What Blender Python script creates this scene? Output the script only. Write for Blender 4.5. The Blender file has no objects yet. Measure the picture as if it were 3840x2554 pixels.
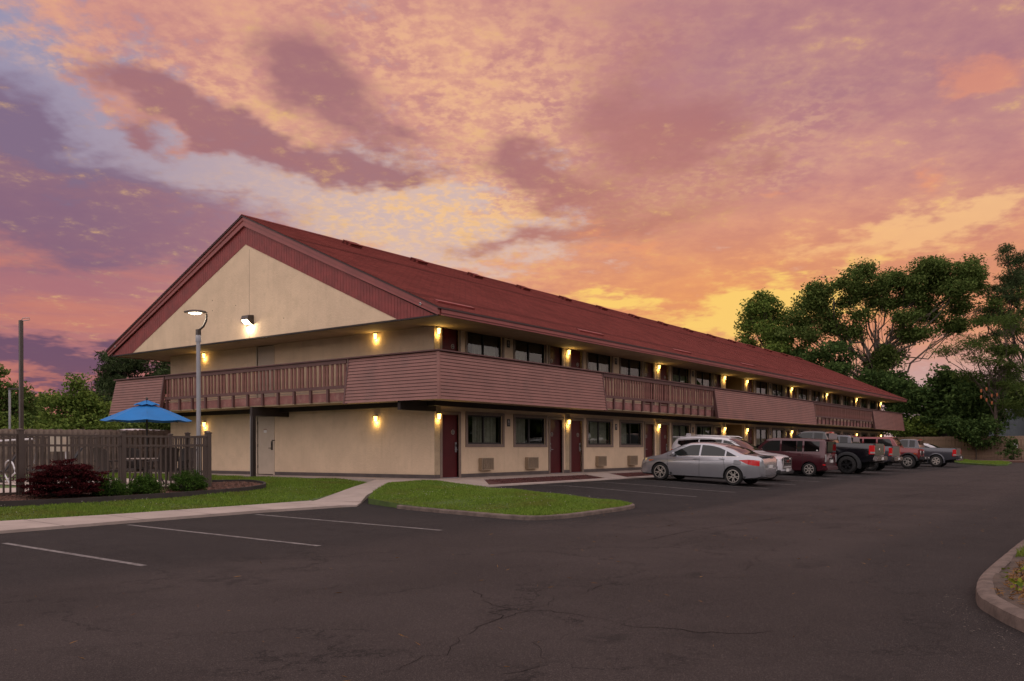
import bpy, bmesh, math, random
import numpy as np
from mathutils import Vector, Matrix

# ------------------------------------------------------------------ camera, sky, sun, exposure
SC = bpy.context.scene
COL = SC.collection
YAW = math.atan2(2389.0, 3230.0)              # the long front runs along +X, the gable end along +Y
FW = (math.cos(YAW), math.sin(YAW))
RT = (math.sin(YAW), -math.cos(YAW))
cam_data = bpy.data.cameras.new('camera')
cam_data.sensor_fit = 'HORIZONTAL'
cam_data.sensor_width = 36.0
cam_data.lens = 36.0 * 3230 / 3840
cam_data.shift_y = 409.0 / 3840
cam_data.clip_start = 0.1
cam_data.clip_end = 2000.0
cam = bpy.data.objects.new('camera', cam_data)
COL.objects.link(cam)
cam.location = (-20.559, -18.281, 1.12)
cam.rotation_euler = (math.pi / 2, 0.0, YAW - math.pi / 2)
cam.rotation_euler = (cam.rotation_euler.to_matrix() @ Matrix.Rotation(-20.0 / 6759, 3, 'Z')).to_euler()
SC.camera = cam
SC.view_settings.view_transform = 'Standard'
SC.view_settings.look = 'None'
SC.view_settings.gamma = 1.0
SC.view_settings.use_curve_mapping = False
SC.view_settings.exposure = 0.28
SC.cycles.use_denoising = True
SC.cycles.max_bounces = 5
SC.cycles.diffuse_bounces = 2
SC.cycles.glossy_bounces = 3
SC.cycles.transparent_max_bounces = 8
SC.cycles.sample_clamp_indirect = 4.0


def lin(r, g, b):
    return tuple(((c / 255) / 12.92 if c / 255 <= 0.04045 else ((c / 255 + 0.055) / 1.055) ** 2.4) for c in (r, g, b))


class E:
    """a socket of a node tree with arithmetic"""
    def __init__(s, t, o):
        s.t = t; s.o = o

    def m(s, op, b=None, c=None, clamp=False):
        n = s.t.nodes.new('ShaderNodeMath'); n.operation = op; n.use_clamp = clamp
        s.t.links.new(s.o, n.inputs[0])
        for i, v in ((1, b), (2, c)):
            if v is None:
                continue
            if isinstance(v, E):
                s.t.links.new(v.o, n.inputs[i])
            else:
                n.inputs[i].default_value = v
        return E(s.t, n.outputs[0])

    def __add__(s, b): return s.m('ADD', b)
    __radd__ = __add__
    def __sub__(s, b): return s.m('SUBTRACT', b)
    def __rsub__(s, b): return s.m('MULTIPLY_ADD', -1.0, b)
    def __mul__(s, b): return s.m('MULTIPLY', b)
    __rmul__ = __mul__
    def __truediv__(s, b): return s.m('DIVIDE', b)
    def clamp(s): return s.m('ADD', 0.0, clamp=True)

    def ss(s, a, b):
        """smooth step from a to b (a > b falls)"""
        n = s.t.nodes.new('ShaderNodeMapRange'); n.interpolation_type = 'SMOOTHSTEP'
        s.t.links.new(s.o, n.inputs[0])
        if a < b:
            n.inputs[1].default_value = a; n.inputs[2].default_value = b
            n.inputs[3].default_value = 0; n.inputs[4].default_value = 1
        else:
            n.inputs[1].default_value = b; n.inputs[2].default_value = a
            n.inputs[3].default_value = 1; n.inputs[4].default_value = 0
        return E(s.t, n.outputs[0])


def xyz(t, x, y, z=0.0):
    n = t.nodes.new('ShaderNodeCombineXYZ')
    for i, v in enumerate((x, y, z)):
        if isinstance(v, E):
            t.links.new(v.o, n.inputs[i])
        else:
            n.inputs[i].default_value = v
    return E(t, n.outputs[0])


def noise(t, vec, scale, detail=4.0, rough=0.5, dist=0.0, out=0):
    n = t.nodes.new('ShaderNodeTexNoise')
    n.inputs['Scale'].default_value = scale
    n.inputs['Detail'].default_value = detail
    n.inputs['Roughness'].default_value = rough
    n.inputs['Distortion'].default_value = dist
    if vec is not None:
        t.links.new(vec.o, n.inputs['Vector'])
    return E(t, n.outputs[out])


def mixc(t, fac, a, b, mode='MIX'):
    n = t.nodes.new('ShaderNodeMix'); n.data_type = 'RGBA'; n.blend_type = mode
    for sock, v in ((n.inputs[0], fac), (n.inputs[6], a), (n.inputs[7], b)):
        if isinstance(v, E):
            t.links.new(v.o, sock)
        elif isinstance(v, (int, float)):
            sock.default_value = v
        else:
            sock.default_value = (*v, 1.0)
    return E(t, n.outputs[2])


def sep(t, vec):
    n = t.nodes.new('ShaderNodeSeparateXYZ'); t.links.new(vec.o, n.inputs[0])
    return [E(t, o) for o in n.outputs]


SUN_AZ = math.radians(17.0)                   # sunset glow, right of the view axis
SUN_EL = math.radians(4.0)
sun_dir = Vector((FW[0] * math.cos(SUN_AZ) + RT[0] * math.sin(SUN_AZ),
                  FW[1] * math.cos(SUN_AZ) + RT[1] * math.sin(SUN_AZ), math.tan(SUN_EL))).normalized()


def make_world():
    world = bpy.data.worlds.new('World')
    SC.world = world
    world.use_nodes = True
    t = world.node_tree
    t.nodes.clear()
    out = t.nodes.new('ShaderNodeOutputWorld')
    bg = t.nodes.new('ShaderNodeBackground')
    t.links.new(bg.outputs[0], out.inputs[0])
    sky = t.nodes.new('ShaderNodeTexSky')
    sky.sky_type = 'NISHITA'; sky.sun_disc = False
    sky.sun_elevation = SUN_EL
    sky.sun_rotation = math.atan2(sun_dir.x, sun_dir.y)
    tc = t.nodes.new('ShaderNodeTexCoord')
    d = E(t, tc.outputs['Generated'])
    dx, dy, dz = sep(t, d)
    u = dx * RT[0] + dy * RT[1]
    v = dx * FW[0] + dy * FW[1]
    az = u.m('ARCTAN2', v) * (180 / math.pi)
    el = dz.m('ARCSINE') * (180 / math.pi)
    den = dz.m('MAXIMUM', 0.0) + 0.16
    P = xyz(t, u / den, v / den)                                   # the flat layer the clouds float in

    def noise2(vec, scale, detail, rough, out=0):
        n = t.nodes.new('ShaderNodeTexNoise'); n.noise_dimensions = '2D'
        n.inputs['Scale'].default_value = scale; n.inputs['Detail'].default_value = detail
        n.inputs['Roughness'].default_value = rough
        t.links.new(vec.o, n.inputs['Vector'])
        return E(t, n.outputs[out])
    # ragged edges: bend the coordinates with noise before any cloud is placed
    wr, wg, wb = sep(t, noise2(P, 3.2, 4.0, 0.62, 1))
    A = az + (wr - 0.5) * 7.0
    L = el + (wg - 0.5) * 4.5
    AL = xyz(t, A, L)
    AE = xyz(t, az, el)
    mid = noise2(P, 5.5, 5.0, 0.58)
    fine = noise2(P, 19.0, 4.0, 0.62)
    cell = noise2(P, 46.0, 2.0, 0.55)
    streak = noise2(xyz(t, az * 0.05 + wb * 0.3, el * 0.45), 1.0, 5.0, 0.6)

    def blob(px, py, sx, sy, rot=0.0, w=1.0, vec=None):
        a = math.degrees(math.atan((px - 1920) / 3230))
        e = math.degrees(math.atan((1686 - py) / math.hypot(3230, px - 1920)))
        m = t.nodes.new('ShaderNodeMapping'); m.vector_type = 'TEXTURE'
        t.links.new((vec or AL).o, m.inputs[0])
        m.inputs['Location'].default_value = (a, e, 0)
        m.inputs['Rotation'].default_value = (0, 0, math.radians(rot))
        k = 3.4 / 56.4
        m.inputs['Scale'].default_value = (sx * k, sy * k, 1)
        g = t.nodes.new('ShaderNodeTexGradient'); g.gradient_type = 'QUADRATIC_SPHERE'
        t.links.new(m.outputs[0], g.inputs[0])
        r = E(t, g.outputs[1])
        return r if w == 1.0 else r * w

    def total(bs):
        r = bs[0]
        for b in bs[1:]:
            r = r + b
        return r

    # clear sky seen through the gaps
    left = az.ss(-6.0, -28.0)
    gap = mixc(t, left, lin(206, 178, 174), lin(168, 150, 166))
    gap = mixc(t, blob(10, 60, 250, 260, 0, 1.0, AE), gap, lin(152, 146, 174))
    gap = mixc(t, 0.08, gap, mixc(t, 1.0, E(t, sky.outputs[0]), (0.10, 0.10, 0.10), 'MULTIPLY'))
    # the main sheet of cloud
    low = el.ss(18.0, 8.0)
    right = az.ss(-8.0, 10.0)
    soft = mid * 0.65 + fine * 0.35
    sheet = mixc(t, soft.ss(0.28, 0.72), lin(186, 128, 128), lin(216, 156, 136))
    sheet = mixc(t, (low * right) * 0.85, sheet, mixc(t, soft.ss(0.34, 0.66), lin(204, 132, 106), lin(222, 150, 104)))
    sheet = mixc(t, (el.ss(17.0, 10.0) * left) * 0.9, sheet, mixc(t, streak.ss(0.38, 0.64), lin(164, 108, 116), lin(190, 120, 108)))
    holes = total([blob(330, 540, 210, 80, -12, 1.0), blob(30, 120, 130, 190, 0, 0.8), blob(680, 620, 280, 45, -8, 0.9),
                   blob(1000, 700, 260, 45, -4, 0.9), blob(1500, 790, 330, 95, -4, 1.1), blob(1800, 930, 260, 60, 0, 1.1), blob(1180, 840, 200, 70, 0, 0.7),
                   blob(2130, 620, 90, 30, -8, 0.7), blob(2170, 830, 170, 36, 0, 0.6), blob(1250, 560, 260, 40, -10, 0.4),
                   blob(830, 420, 200, 30, -12, 0.25), blob(1700, 520, 200, 80, 0, 0.2)])
    fill = total([blob(2950, 520, 900, 420, 0, 0.30, AE), blob(300, 1080, 600, 200, 0, 0.35, AE)])
    col = mixc(t, (soft + fill * 0.6 - holes * 0.42).ss(0.20, 0.46), gap, sheet)
    # lit golden flecks and rolls
    gold_r = total([blob(1700, 330, 330, 260), blob(1250, 100, 300, 140, 0, 0.7), blob(560, 300, 260, 50, -8, 1.0),
                    blob(1000, 250, 190, 60, 0, 0.6), blob(2060, 450, 150, 150, 0, 1.1), blob(2800, 540, 230, 90, 20, 1.0), blob(2450, 200, 260, 120, 20, 0.6), blob(2620, 650, 200, 60, 10, 0.6), blob(3100, 420, 200, 50, 25, 0.5),
                    blob(2330, 740, 230, 70, 0, 0.6), blob(1500, 830, 380, 110, 0, 0.95), blob(1850, 760, 230, 90, 0, 0.7), blob(2900, 280, 260, 50, 25, 0.5),
                    blob(260, 250, 90, 26, -8, 0.8), blob(1150, 480, 220, 40, -10, 0.5)])
    gm = (fine * 0.55 + cell * 0.45).ss(0.40, 0.66)
    gsoft = (mid * 0.7 + fine * 0.3).ss(0.42, 0.66)
    gold = mixc(t, el.ss(24.0, 11.0), lin(232, 178, 140), lin(240, 196, 140))
    col = mixc(t, (gold_r * (gm * 0.66 + gsoft * 0.36 + 0.04)).clamp() * 0.85, col, gold)
    # shaded cloud bodies
    edge = (mid - 0.5) * 0.6 + (fine - 0.5) * 0.7
    dark1 = total([blob(1150, 230, 105, 80, -8, 1.1), blob(1270, 350, 150, 40, -14, 0.8), blob(560, 385, 160, 36, -12), blob(800, 470, 190, 38, -16),
                   blob(1020, 545, 170, 36, -12), blob(1210, 590, 110, 36, -8, 0.9), blob(530, 515, 55, 20, -8, 0.9), blob(1370, 660, 100, 28, 4, 0.8),
                   blob(1560, 500, 90, 24, -14, 0.6), blob(1960, 590, 80, 36, -20, 0.9), blob(2080, 690, 140, 42, -12, 1.1), blob(2420, 330, 190, 260, 25, 0.40),
                   blob(2560, 560, 230, 80, 10, 0.45), blob(1990, 900, 190, 26, 5, 0.8), blob(2450, 830, 300, 50, 5, 0.6), blob(2350, 420, 120, 120, 0, 0.4), blob(1450, 560, 110, 24, -10, 0.6), blob(1480, 690, 60, 20, 0, 0.6), blob(1640, 640, 70, 18, 0, 0.45), blob(880, 720, 110, 22, -6, 0.5), blob(2650, 450, 110, 40, 15, 0.5), blob(2820, 620, 120, 30, 10, 0.5), blob(1330, 470, 110, 30, -14, 0.55)])
    col = mixc(t, (dark1 * 1.05 + edge * 0.85).ss(0.05, 0.86) * 0.92, col, mixc(t, right, lin(156, 108, 114), lin(176, 116, 110)))
    dark2 = total([blob(40, 740, 330, 95, -4, 1.25), blob(480, 790, 230, 75, -10, 0.9), blob(800, 830, 220, 55, -6, 0.6), blob(10, 430, 90, 75, -20, 1.1)])
    col = mixc(t, (dark2 * 1.1 + edge * 0.55).ss(0.04, 0.80) * 0.82, col, mixc(t, left, lin(174, 122, 128), lin(118, 94, 120)))
    # violet veil high on the right
    veil = total([blob(2980, 110, 420, 140, 10), blob(3600, 60, 500, 120, 0), blob(3760, 430, 240, 130, 30, 0.7), blob(3250, 330, 330, 120, 20, 0.6), blob(2450, 20, 330, 50, 0, 0.5)])
    col = mixc(t, (veil * 1.05 + edge * 0.5).clamp() * 0.50, col, lin(146, 106, 126))
    # orange sparks
    sp = total([blob(3690, 200, 90, 24, -12, 0.9), blob(3610, 265, 80, 22, -15, 0.8), blob(3470, 690, 32, 36, 0, 0.9), blob(2890, 725, 120, 16, -3, 0.8),
                blob(2360, 940, 100, 18, 4), blob(2280, 870, 130, 20, 3, 0.7), blob(3650, 305, 70, 20, 10), blob(2810, 1000, 50, 22, 0, 0.7), blob(2230, 800, 70, 14, 0, 0.7)])
    col = mixc(t, (sp + edge * 1.1).ss(0.15, 1.0) * 0.5, col, lin(230, 148, 110))
    # bright rolls over the trees, and the sunset glow itself
    rolls = total([blob(3250, 885, 260, 26, 8), blob(3400, 930, 150, 36, 22), blob(3760, 810, 160, 40, 25, 0.9), blob(3560, 850, 120, 16, 25, 0.8)])
    col = mixc(t, (rolls + edge * 1.3).ss(0.15, 1.0) * 0.75, col, lin(242, 194, 138))
    col = mixc(t, blob(2700, 1120, 560, 150, 0, 0.62, AE), col, lin(238, 160, 92))
    glow = total([blob(2980, 1115, 125, 46, 0, 1.6), blob(2790, 1185, 150, 46, 8, 1.7), blob(2310, 1135, 95, 20, -4, 1.5), blob(3090, 1060, 120, 16, 5, 0.7)])
    col = mixc(t, (glow + (mid - 0.5) * 0.8 + (fine - 0.5) * 0.9).ss(0.05, 0.95) * 0.88, col, lin(246, 204, 110))
    # bands lying low on the left, and the pale air near the ground
    col = mixc(t, blob(250, 1440, 500, 60, 0, 0.7, AE), col, lin(202, 118, 94))
    band = total([blob(120, 1320, 300, 40, -4, 1.3), blob(330, 1452, 120, 13, -3), blob(200, 1484, 130, 9)])
    col = mixc(t, (band + (streak - 0.5) * 0.5).ss(0.12, 0.7) * 0.85, col, lin(94, 74, 100))
    col = mixc(t, (el.ss(8.0, 2.5) * az.ss(18.0, 25.0)) * 0.85, col, lin(188, 166, 170))
    hs = t.nodes.new('ShaderNodeHueSaturation')
    hs.inputs['Saturation'].default_value = 1.0; hs.inputs['Value'].default_value = 0.88
    t.links.new(col.o, hs.inputs['Color']); col = E(t, hs.outputs[0])
    # overhead and behind the viewer: unseen sky made brighter than in view, to light the walls
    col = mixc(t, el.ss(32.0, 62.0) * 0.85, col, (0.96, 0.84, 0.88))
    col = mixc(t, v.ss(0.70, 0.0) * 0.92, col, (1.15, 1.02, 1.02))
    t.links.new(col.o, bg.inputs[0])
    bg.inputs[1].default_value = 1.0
    world.cycles.sampling_method = 'MANUAL'
    world.cycles.sample_map_resolution = 512


make_world()
sun_data = bpy.data.lights.new('sun', 'SUN')
sun_data.energy = 0.5
sun_data.angle = math.radians(12.0)
sun_data.color = (1.0, 0.72, 0.45)
sun = bpy.data.objects.new('sun', sun_data)
COL.objects.link(sun)
sun.rotation_euler = sun_dir.to_track_quat('Z', 'Y').to_euler()

# ------------------------------------------------------------------ helpers
rnd = random.Random(7)
MATS = {}


def tag(o, label=None, cat=None, group=None, kind=None):
    if label: o['label'] = label
    if cat: o['category'] = cat
    if group: o['group'] = group
    if kind: o['kind'] = kind
    return o


def thing(name, label, cat, loc=(0, 0, 0), rz=0.0, group=None):
    o = bpy.data.objects.new(name, None)
    o.empty_display_size = 0.2
    COL.objects.link(o)
    o.location = loc
    o.rotation_euler = (0, 0, rz)
    return tag(o, label, cat, group)


def link(name, me, parent=None, loc=(0, 0, 0), rot=(0, 0, 0)):
    o = bpy.data.objects.new(name, me)
    COL.objects.link(o)
    o.parent = parent
    o.location = loc
    o.rotation_euler = rot
    return o


def copy_tree(o, parent=None):
    c = o.copy()
    COL.objects.link(c)
    c.parent = parent
    for ch in o.children:
        copy_tree(ch, c)
    return c


def smooth(me, deg=35):
    me.polygons.foreach_set('use_smooth', [True] * len(me.polygons))
    try:
        me.set_sharp_from_angle(angle=math.radians(deg))
    except Exception:
        pass


class MB:
    """collects faces and links them as one mesh object"""
    def __init__(s):
        s.v = []; s.f = []; s.mi = []

    def quad(s, a, b, c, d, m=0):
        n = len(s.v); s.v += [tuple(a), tuple(b), tuple(c), tuple(d)]; s.f.append((n, n + 1, n + 2, n + 3)); s.mi.append(m)
        return s

    def poly(s, pts, m=0):
        n = len(s.v); s.v += [tuple(p) for p in pts]; s.f.append(tuple(range(n, n + len(pts)))); s.mi.append(m)
        return s

    def box(s, x0, x1, y0, y1, z0, z1, m=0):
        n = len(s.v)
        s.v += [(x0, y0, z0), (x1, y0, z0), (x1, y1, z0), (x0, y1, z0), (x0, y0, z1), (x1, y0, z1), (x1, y1, z1), (x0, y1, z1)]
        for f in ((3, 2, 1, 0), (4, 5, 6, 7), (0, 1, 5, 4), (1, 2, 6, 5), (2, 3, 7, 6), (3, 0, 4, 7)):
            s.f.append(tuple(n + i for i in f)); s.mi.append(m)
        return s

    def prism(s, poly, ext, m=0):
        """polygon (3d points) swept along the vector ext"""
        n = len(s.v); k = len(poly)
        s.v += [tuple(p) for p in poly] + [tuple(Vector(p) + Vector(ext)) for p in poly]
        s.f.append(tuple(range(n + k - 1, n - 1, -1))); s.mi.append(m)
        s.f.append(tuple(range(n + k, n + 2 * k))); s.mi.append(m)
        for i in range(k):
            j = (i + 1) % k
            s.f.append((n + i, n + j, n + k + j, n + k + i)); s.mi.append(m)
        return s

    def tube(s, pts, rad, sides=8, m=0, cap=True):
        pts = [Vector(p) for p in pts]
        if not isinstance(rad, (list, tuple)):
            rad = [rad] * len(pts)
        n = len(s.v)
        ref = None
        for i, p in enumerate(pts):
            d = (pts[min(i + 1, len(pts) - 1)] - pts[max(i - 1, 0)])
            d = d.normalized() if d.length > 1e-9 else Vector((0, 0, 1))
            if ref is None:
                ref = Vector((0, 0, 1)) if abs(d.z) < 0.9 else Vector((1, 0, 0))
            a = d.cross(ref)
            a = a.normalized() if a.length > 1e-6 else d.orthogonal().normalized()
            b = d.cross(a); ref = b.cross(d) * -1 if False else ref
            for k in range(sides):
                th = 2 * math.pi * k / sides
                s.v.append(tuple(p + (a * math.cos(th) + b * math.sin(th)) * rad[i]))
        for i in range(len(pts) - 1):
            for k in range(sides):
                q = (k + 1) % sides
                s.f.append((n + i * sides + k, n + i * sides + q, n + (i + 1) * sides + q, n + (i + 1) * sides + k)); s.mi.append(m)
        if cap:
            s.f.append(tuple(n + k for k in range(sides - 1, -1, -1))); s.mi.append(m)
            e = n + (len(pts) - 1) * sides
            s.f.append(tuple(e + k for k in range(sides))); s.mi.append(m)
        return s

    def lathe(s, prof, sides=24, m=0, axis='z', c=(0, 0, 0), close=False):
        """profile of (radius, height) turned about an axis through c"""
        n = len(s.v); k = len(prof)
        for i in range(sides):
            th = 2 * math.pi * i / sides
            for r, h in prof:
                a, b = r * math.cos(th), r * math.sin(th)
                p = (a, b, h) if axis == 'z' else ((a, h, b) if axis == 'y' else (h, a, b))
                s.v.append((p[0] + c[0], p[1] + c[1], p[2] + c[2]))
        for i in range(sides):
            j = (i + 1) % sides
            for q in range(k if close else k - 1):
                q2 = (q + 1) % k
                s.f.append((n + i * k + q, n + j * k + q, n + j * k + q2, n + i * k + q2)); s.mi.append(m)
        return s

    def mesh(s, name, mats, sm=None):
        me = bpy.data.meshes.new(name)
        me.from_pydata(s.v, [], s.f)
        for x in (mats if isinstance(mats, (list, tuple)) else [mats]):
            me.materials.append(MATS[x])
        if any(s.mi):
            me.polygons.foreach_set('material_index', s.mi)
        if sm:
            smooth(me, sm)
        me.update()
        return me

    def build(s, name, mats, parent=None, loc=(0, 0, 0), rot=(0, 0, 0), sm=None):
        return link(name, s.mesh(name, mats, sm), parent, loc, rot)


def fix_normals(me):
    bm = bmesh.new(); bm.from_mesh(me)
    bmesh.ops.remove_doubles(bm, verts=bm.verts, dist=1e-5)
    bmesh.ops.recalc_face_normals(bm, faces=bm.faces)
    bm.to_mesh(me); bm.free()


def bevel(me, w=0.01, seg=1):
    bm = bmesh.new(); bm.from_mesh(me)
    bmesh.ops.bevel(bm, geom=list(bm.edges), offset=w, segments=seg, affect='EDGES', clamp_overlap=True)
    bm.to_mesh(me); bm.free()
    return me


# ------------------------------------------------------------------ materials
def mat(name, col, rough=0.7, var=0.12, scale=3.0, bump=0.0, bscale=60.0, metal=0.0, spec=0.5, emit=None, estr=0.0, coat=0.0, detail=4.0, var2=None, hue=None):
    m = bpy.data.materials.new(name); m.use_nodes = True
    t = m.node_tree
    b = t.nodes['Principled BSDF']
    b.inputs['Roughness'].default_value = rough
    b.inputs['Metallic'].default_value = metal
    b.inputs['Specular IOR Level'].default_value = spec
    b.inputs['Coat Weight'].default_value = coat
    b.inputs['Coat Roughness'].default_value = 0.04
    tc = t.nodes.new('ShaderNodeTexCoord')
    v = E(t, tc.outputs['Object'])
    c = None
    if var > 0:
        n = noise(t, v, scale, detail, 0.6)
        hi = tuple(min(1, x * (1 + var)) for x in col); lo = tuple(x * (1 - var) for x in col)
        c = mixc(t, n.ss(0.3, 0.7), lo, hi)
        if var2:
            n2 = noise(t, v, var2[0], 5.0, 0.65)
            c = mixc(t, n2.ss(0.48, 0.72) * var2[2], c, var2[1])
        t.links.new(c.o, b.inputs['Base Color'])
    else:
        b.inputs['Base Color'].default_value = (*col, 1)
    if bump > 0:
        bn = t.nodes.new('ShaderNodeBump'); bn.inputs['Strength'].default_value = bump; bn.inputs['Distance'].default_value = 0.01
        h = noise(t, v, bscale, 4.0, 0.6)
        t.links.new(h.o, bn.inputs['Height']); t.links.new(bn.outputs[0], b.inputs['Normal'])
    if emit:
        b.inputs['Emission Color'].default_value = (*emit, 1)
        b.inputs['Emission Strength'].default_value = estr
    MATS[name] = m
    return m


def nodes_of(name):
    t = MATS[name].node_tree
    return t, t.nodes['Principled BSDF'], E(t, [n for n in t.nodes if n.type == 'TEX_COORD'][0].outputs['Object'])


def glass(name, tint=(0.55, 0.58, 0.57), refl=(0.9, 0.9, 0.9), ior=1.6, rough=0.01):
    m = bpy.data.materials.new(name); m.use_nodes = True
    t = m.node_tree; t.nodes.clear()
    o = t.nodes.new('ShaderNodeOutputMaterial')
    tr = t.nodes.new('ShaderNodeBsdfTransparent'); tr.inputs[0].default_value = (*tint, 1)
    gl = t.nodes.new('ShaderNodeBsdfGlossy'); gl.inputs[0].default_value = (*refl, 1); gl.inputs['Roughness'].default_value = rough
    fr = t.nodes.new('ShaderNodeFresnel'); fr.inputs[0].default_value = ior
    mx = t.nodes.new('ShaderNodeMixShader')
    ge = t.nodes.new('ShaderNodeNewGeometry')
    fac = E(t, fr.outputs[0]) * (1.0 - E(t, ge.outputs['Backfacing']))
    t.links.new(fac.o, mx.inputs[0]); t.links.new(tr.outputs[0], mx.inputs[1]); t.links.new(gl.outputs[0], mx.inputs[2])
    t.links.new(mx.outputs[0], o.inputs[0])
    MATS[name] = m


mat('stucco', (0.66, 0.50, 0.352), 0.9, 0.06, 1.2, spec=0.2, var2=(2.5, (0.50, 0.385, 0.265), 0.3))
t, b, v = nodes_of('stucco')
sx, sy, sz = sep(t, v)
old = [l for l in t.links if l.to_socket == b.inputs['Base Color']][0].from_socket
run = noise(t, xyz(t, sx * 5.0, sy * 5.0, sz * 0.35), 1.0, 5.0, 0.65)           # rain streaks
c = mixc(t, run.ss(0.52, 0.76) * 0.16, E(t, old), (0.30, 0.225, 0.16))
splash = noise(t, v, 5.0, 5.0, 0.7) * 0.35
c = mixc(t, (sz + splash).ss(0.62, 0.34) * 0.35, c, (0.25, 0.175, 0.12))         # splash dirt at the foot
t.links.new(c.o, b.inputs['Base Color'])
bn = t.nodes.new('ShaderNodeBump'); bn.inputs['Strength'].default_value = 0.55; bn.inputs['Distance'].default_value = 0.03
h = noise(t, v, 7.0, 4.0, 0.6, 1.8) * 0.8 + noise(t, v, 40.0, 3.0, 0.6) * 0.35
t.links.new(h.o, bn.inputs['Height']); t.links.new(bn.outputs[0], b.inputs['Normal'])
mat('stucco_rough', (0.48, 0.37, 0.25), 0.9, 0.12, 3.0)
t, b, v = nodes_of('stucco_rough')
bn = t.nodes.new('ShaderNodeBump'); bn.inputs['Strength'].default_value = 1.0; bn.inputs['Distance'].default_value = 0.05
h = noise(t, v, 14.0, 3.0, 0.55, 2.2)
t.links.new(h.o, bn.inputs['Height']); t.links.new(bn.outputs[0], b.inputs['Normal'])
mat('soffit', (0.40, 0.30, 0.20), 0.8, 0.10, 2.0)
mat('paint_tan', (0.46, 0.37, 0.29), 0.55, 0.06, 2.0)
mat('trim', (0.19, 0.135, 0.11), 0.6, 0.10, 3.0)
mat('base_trim', (0.085, 0.066, 0.062), 0.7, 0.15, 3.0)
mat('dark_beam', (0.018, 0.010, 0.009), 0.7, 0.2, 2.0)
mat('siding', (0.215, 0.088, 0.072), 0.55, 0.10, 1.5, 0.08, 90.0, var2=(1.3, (0.145, 0.068, 0.060), 0.5))
mat('rail_paint', (0.095, 0.038, 0.035), 0.6, 0.12, 2.0)
mat('baluster_paint', (0.175, 0.070, 0.056), 0.7, 0.22, 4.0, 0.2, 50.0)
mat('rim_panel', (0.22, 0.085, 0.075), 0.7, 0.2, 2.5, var2=(5.0, (0.36, 0.25, 0.2), 0.35))
mat('pale_strip', (0.30, 0.21, 0.155), 0.7, 0.1, 3.0)
mat('fascia', (0.24, 0.052, 0.046), 0.5, 0.12, 1.0, var2=(2.2, (0.20, 0.04, 0.05), 0.5))
mat('plank_red', (0.205, 0.030, 0.027), 0.6, 0.2, 3.0, var2=(6.0, (0.14, 0.02, 0.022), 0.5))
mat('plank_gap', (0.02, 0.006, 0.006), 0.9, 0)
mat('edge_shade', (0.05, 0.02, 0.02), 0.7, 0.1)  # roof deck edge coloured dark for the shading gap above the fascia
mat('shingle', (0.172, 0.040, 0.034), 0.95, 0.14, 0.8, 0.4, 120.0, spec=0.12, var2=(9.0, (0.13, 0.026, 0.023), 0.35))
mat('door_red', (0.068, 0.006, 0.008), 0.5, 0.12, 2.0, spec=0.25)
mat('frame_dark', (0.012, 0.010, 0.010), 0.5, 0.1)
mat('curtain', (0.44, 0.40, 0.36), 0.9, 0.15, 6.0)
mat('blind', (0.10, 0.07, 0.062), 0.9, 0.1, 3.0)
mat('room_dark', (0.015, 0.013, 0.012), 0.9, 0)
mat('breeze_wall', (0.36, 0.24, 0.12), 0.9, 0.08)
mat('metal_grey', (0.30, 0.30, 0.32), 0.4, 0.1, 3.0, metal=0.7)
mat('pole_grey', (0.27, 0.27, 0.29), 0.5, 0.08, 2.0)
mat('bronze', (0.045, 0.032, 0.025), 0.45, 0.15)
mat('ac_case', (0.30, 0.22, 0.15), 0.6, 0.1)
mat('ac_grille', (0.10, 0.07, 0.05), 0.6, 0.1)
mat('lamp_lens', (0.9, 0.8, 0.5), 0.4, 0, emit=(1.0, 0.62, 0.15), estr=4.5)
mat('led_lens', (0.9, 0.9, 0.8), 0.4, 0, emit=(1.0, 0.80, 0.52), estr=4.0)
mat('white_paint', (0.62, 0.60, 0.58), 0.5, 0.06)
mat('sign_black', (0.012, 0.010, 0.011), 0.4, 0)
mat('sign_print', (0.36, 0.31, 0.30), 0.5, 0)
mat('alarm_red', (0.16, 0.016, 0.012), 0.4, 0)
glass('window_glass', (0.80, 0.83, 0.80), (0.85, 0.9, 0.86), 1.6)
mat('concrete', (0.33, 0.265, 0.235), 0.9, 0.10, 1.2, 0.35, 70.0, var2=(3.5, (0.25, 0.20, 0.18), 0.5))
mat('kerb_concrete', (0.135, 0.102, 0.088), 0.95, 0.25, 4.0, 0.8, 45.0, spec=0.2, var2=(6.0, (0.075, 0.058, 0.05), 0.75))
mat('line_paint', (0.19, 0.172, 0.168), 0.8, 0.15, 6.0)
t, b, v = nodes_of('line_paint')
wear = noise(t, v, 9.0, 6.0, 0.75)
old = [l for l in t.links if l.to_socket == b.inputs['Base Color']][0].from_socket
c = mixc(t, wear.ss(0.40, 0.62) * 0.9, E(t, old), (0.05, 0.042, 0.042))
t.links.new(c.o, b.inputs['Base Color'])
mat('lawn_soil', (0.062, 0.100, 0.020), 0.95, 0.25, 2.0, 0.4, 40.0, var2=(6.0, (0.08, 0.075, 0.03), 0.4))
mat('mulch', (0.085, 0.038, 0.026), 0.95, 0.4, 18.0, 0.9, 60.0, var2=(30.0, (0.16, 0.09, 0.065), 0.6))
mat('mulch_chip', (0.11, 0.050, 0.034), 0.9, 0.4, 7.0)
mat('lava_rock', (0.070, 0.020, 0.018), 0.95, 0.4, 14.0, 0.9, 50.0, var2=(26.0, (0.13, 0.06, 0.05), 0.6))
mat('lava_chip', (0.085, 0.024, 0.021), 0.9, 0.4, 5.0)
mat('soil', (0.060, 0.042, 0.032), 0.95, 0.35, 5.0, 0.8, 50.0, var2=(14.0, (0.10, 0.05, 0.03), 0.6))
mat('edging', (0.030, 0.022, 0.020), 0.8, 0.2, 3.0)
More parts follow.
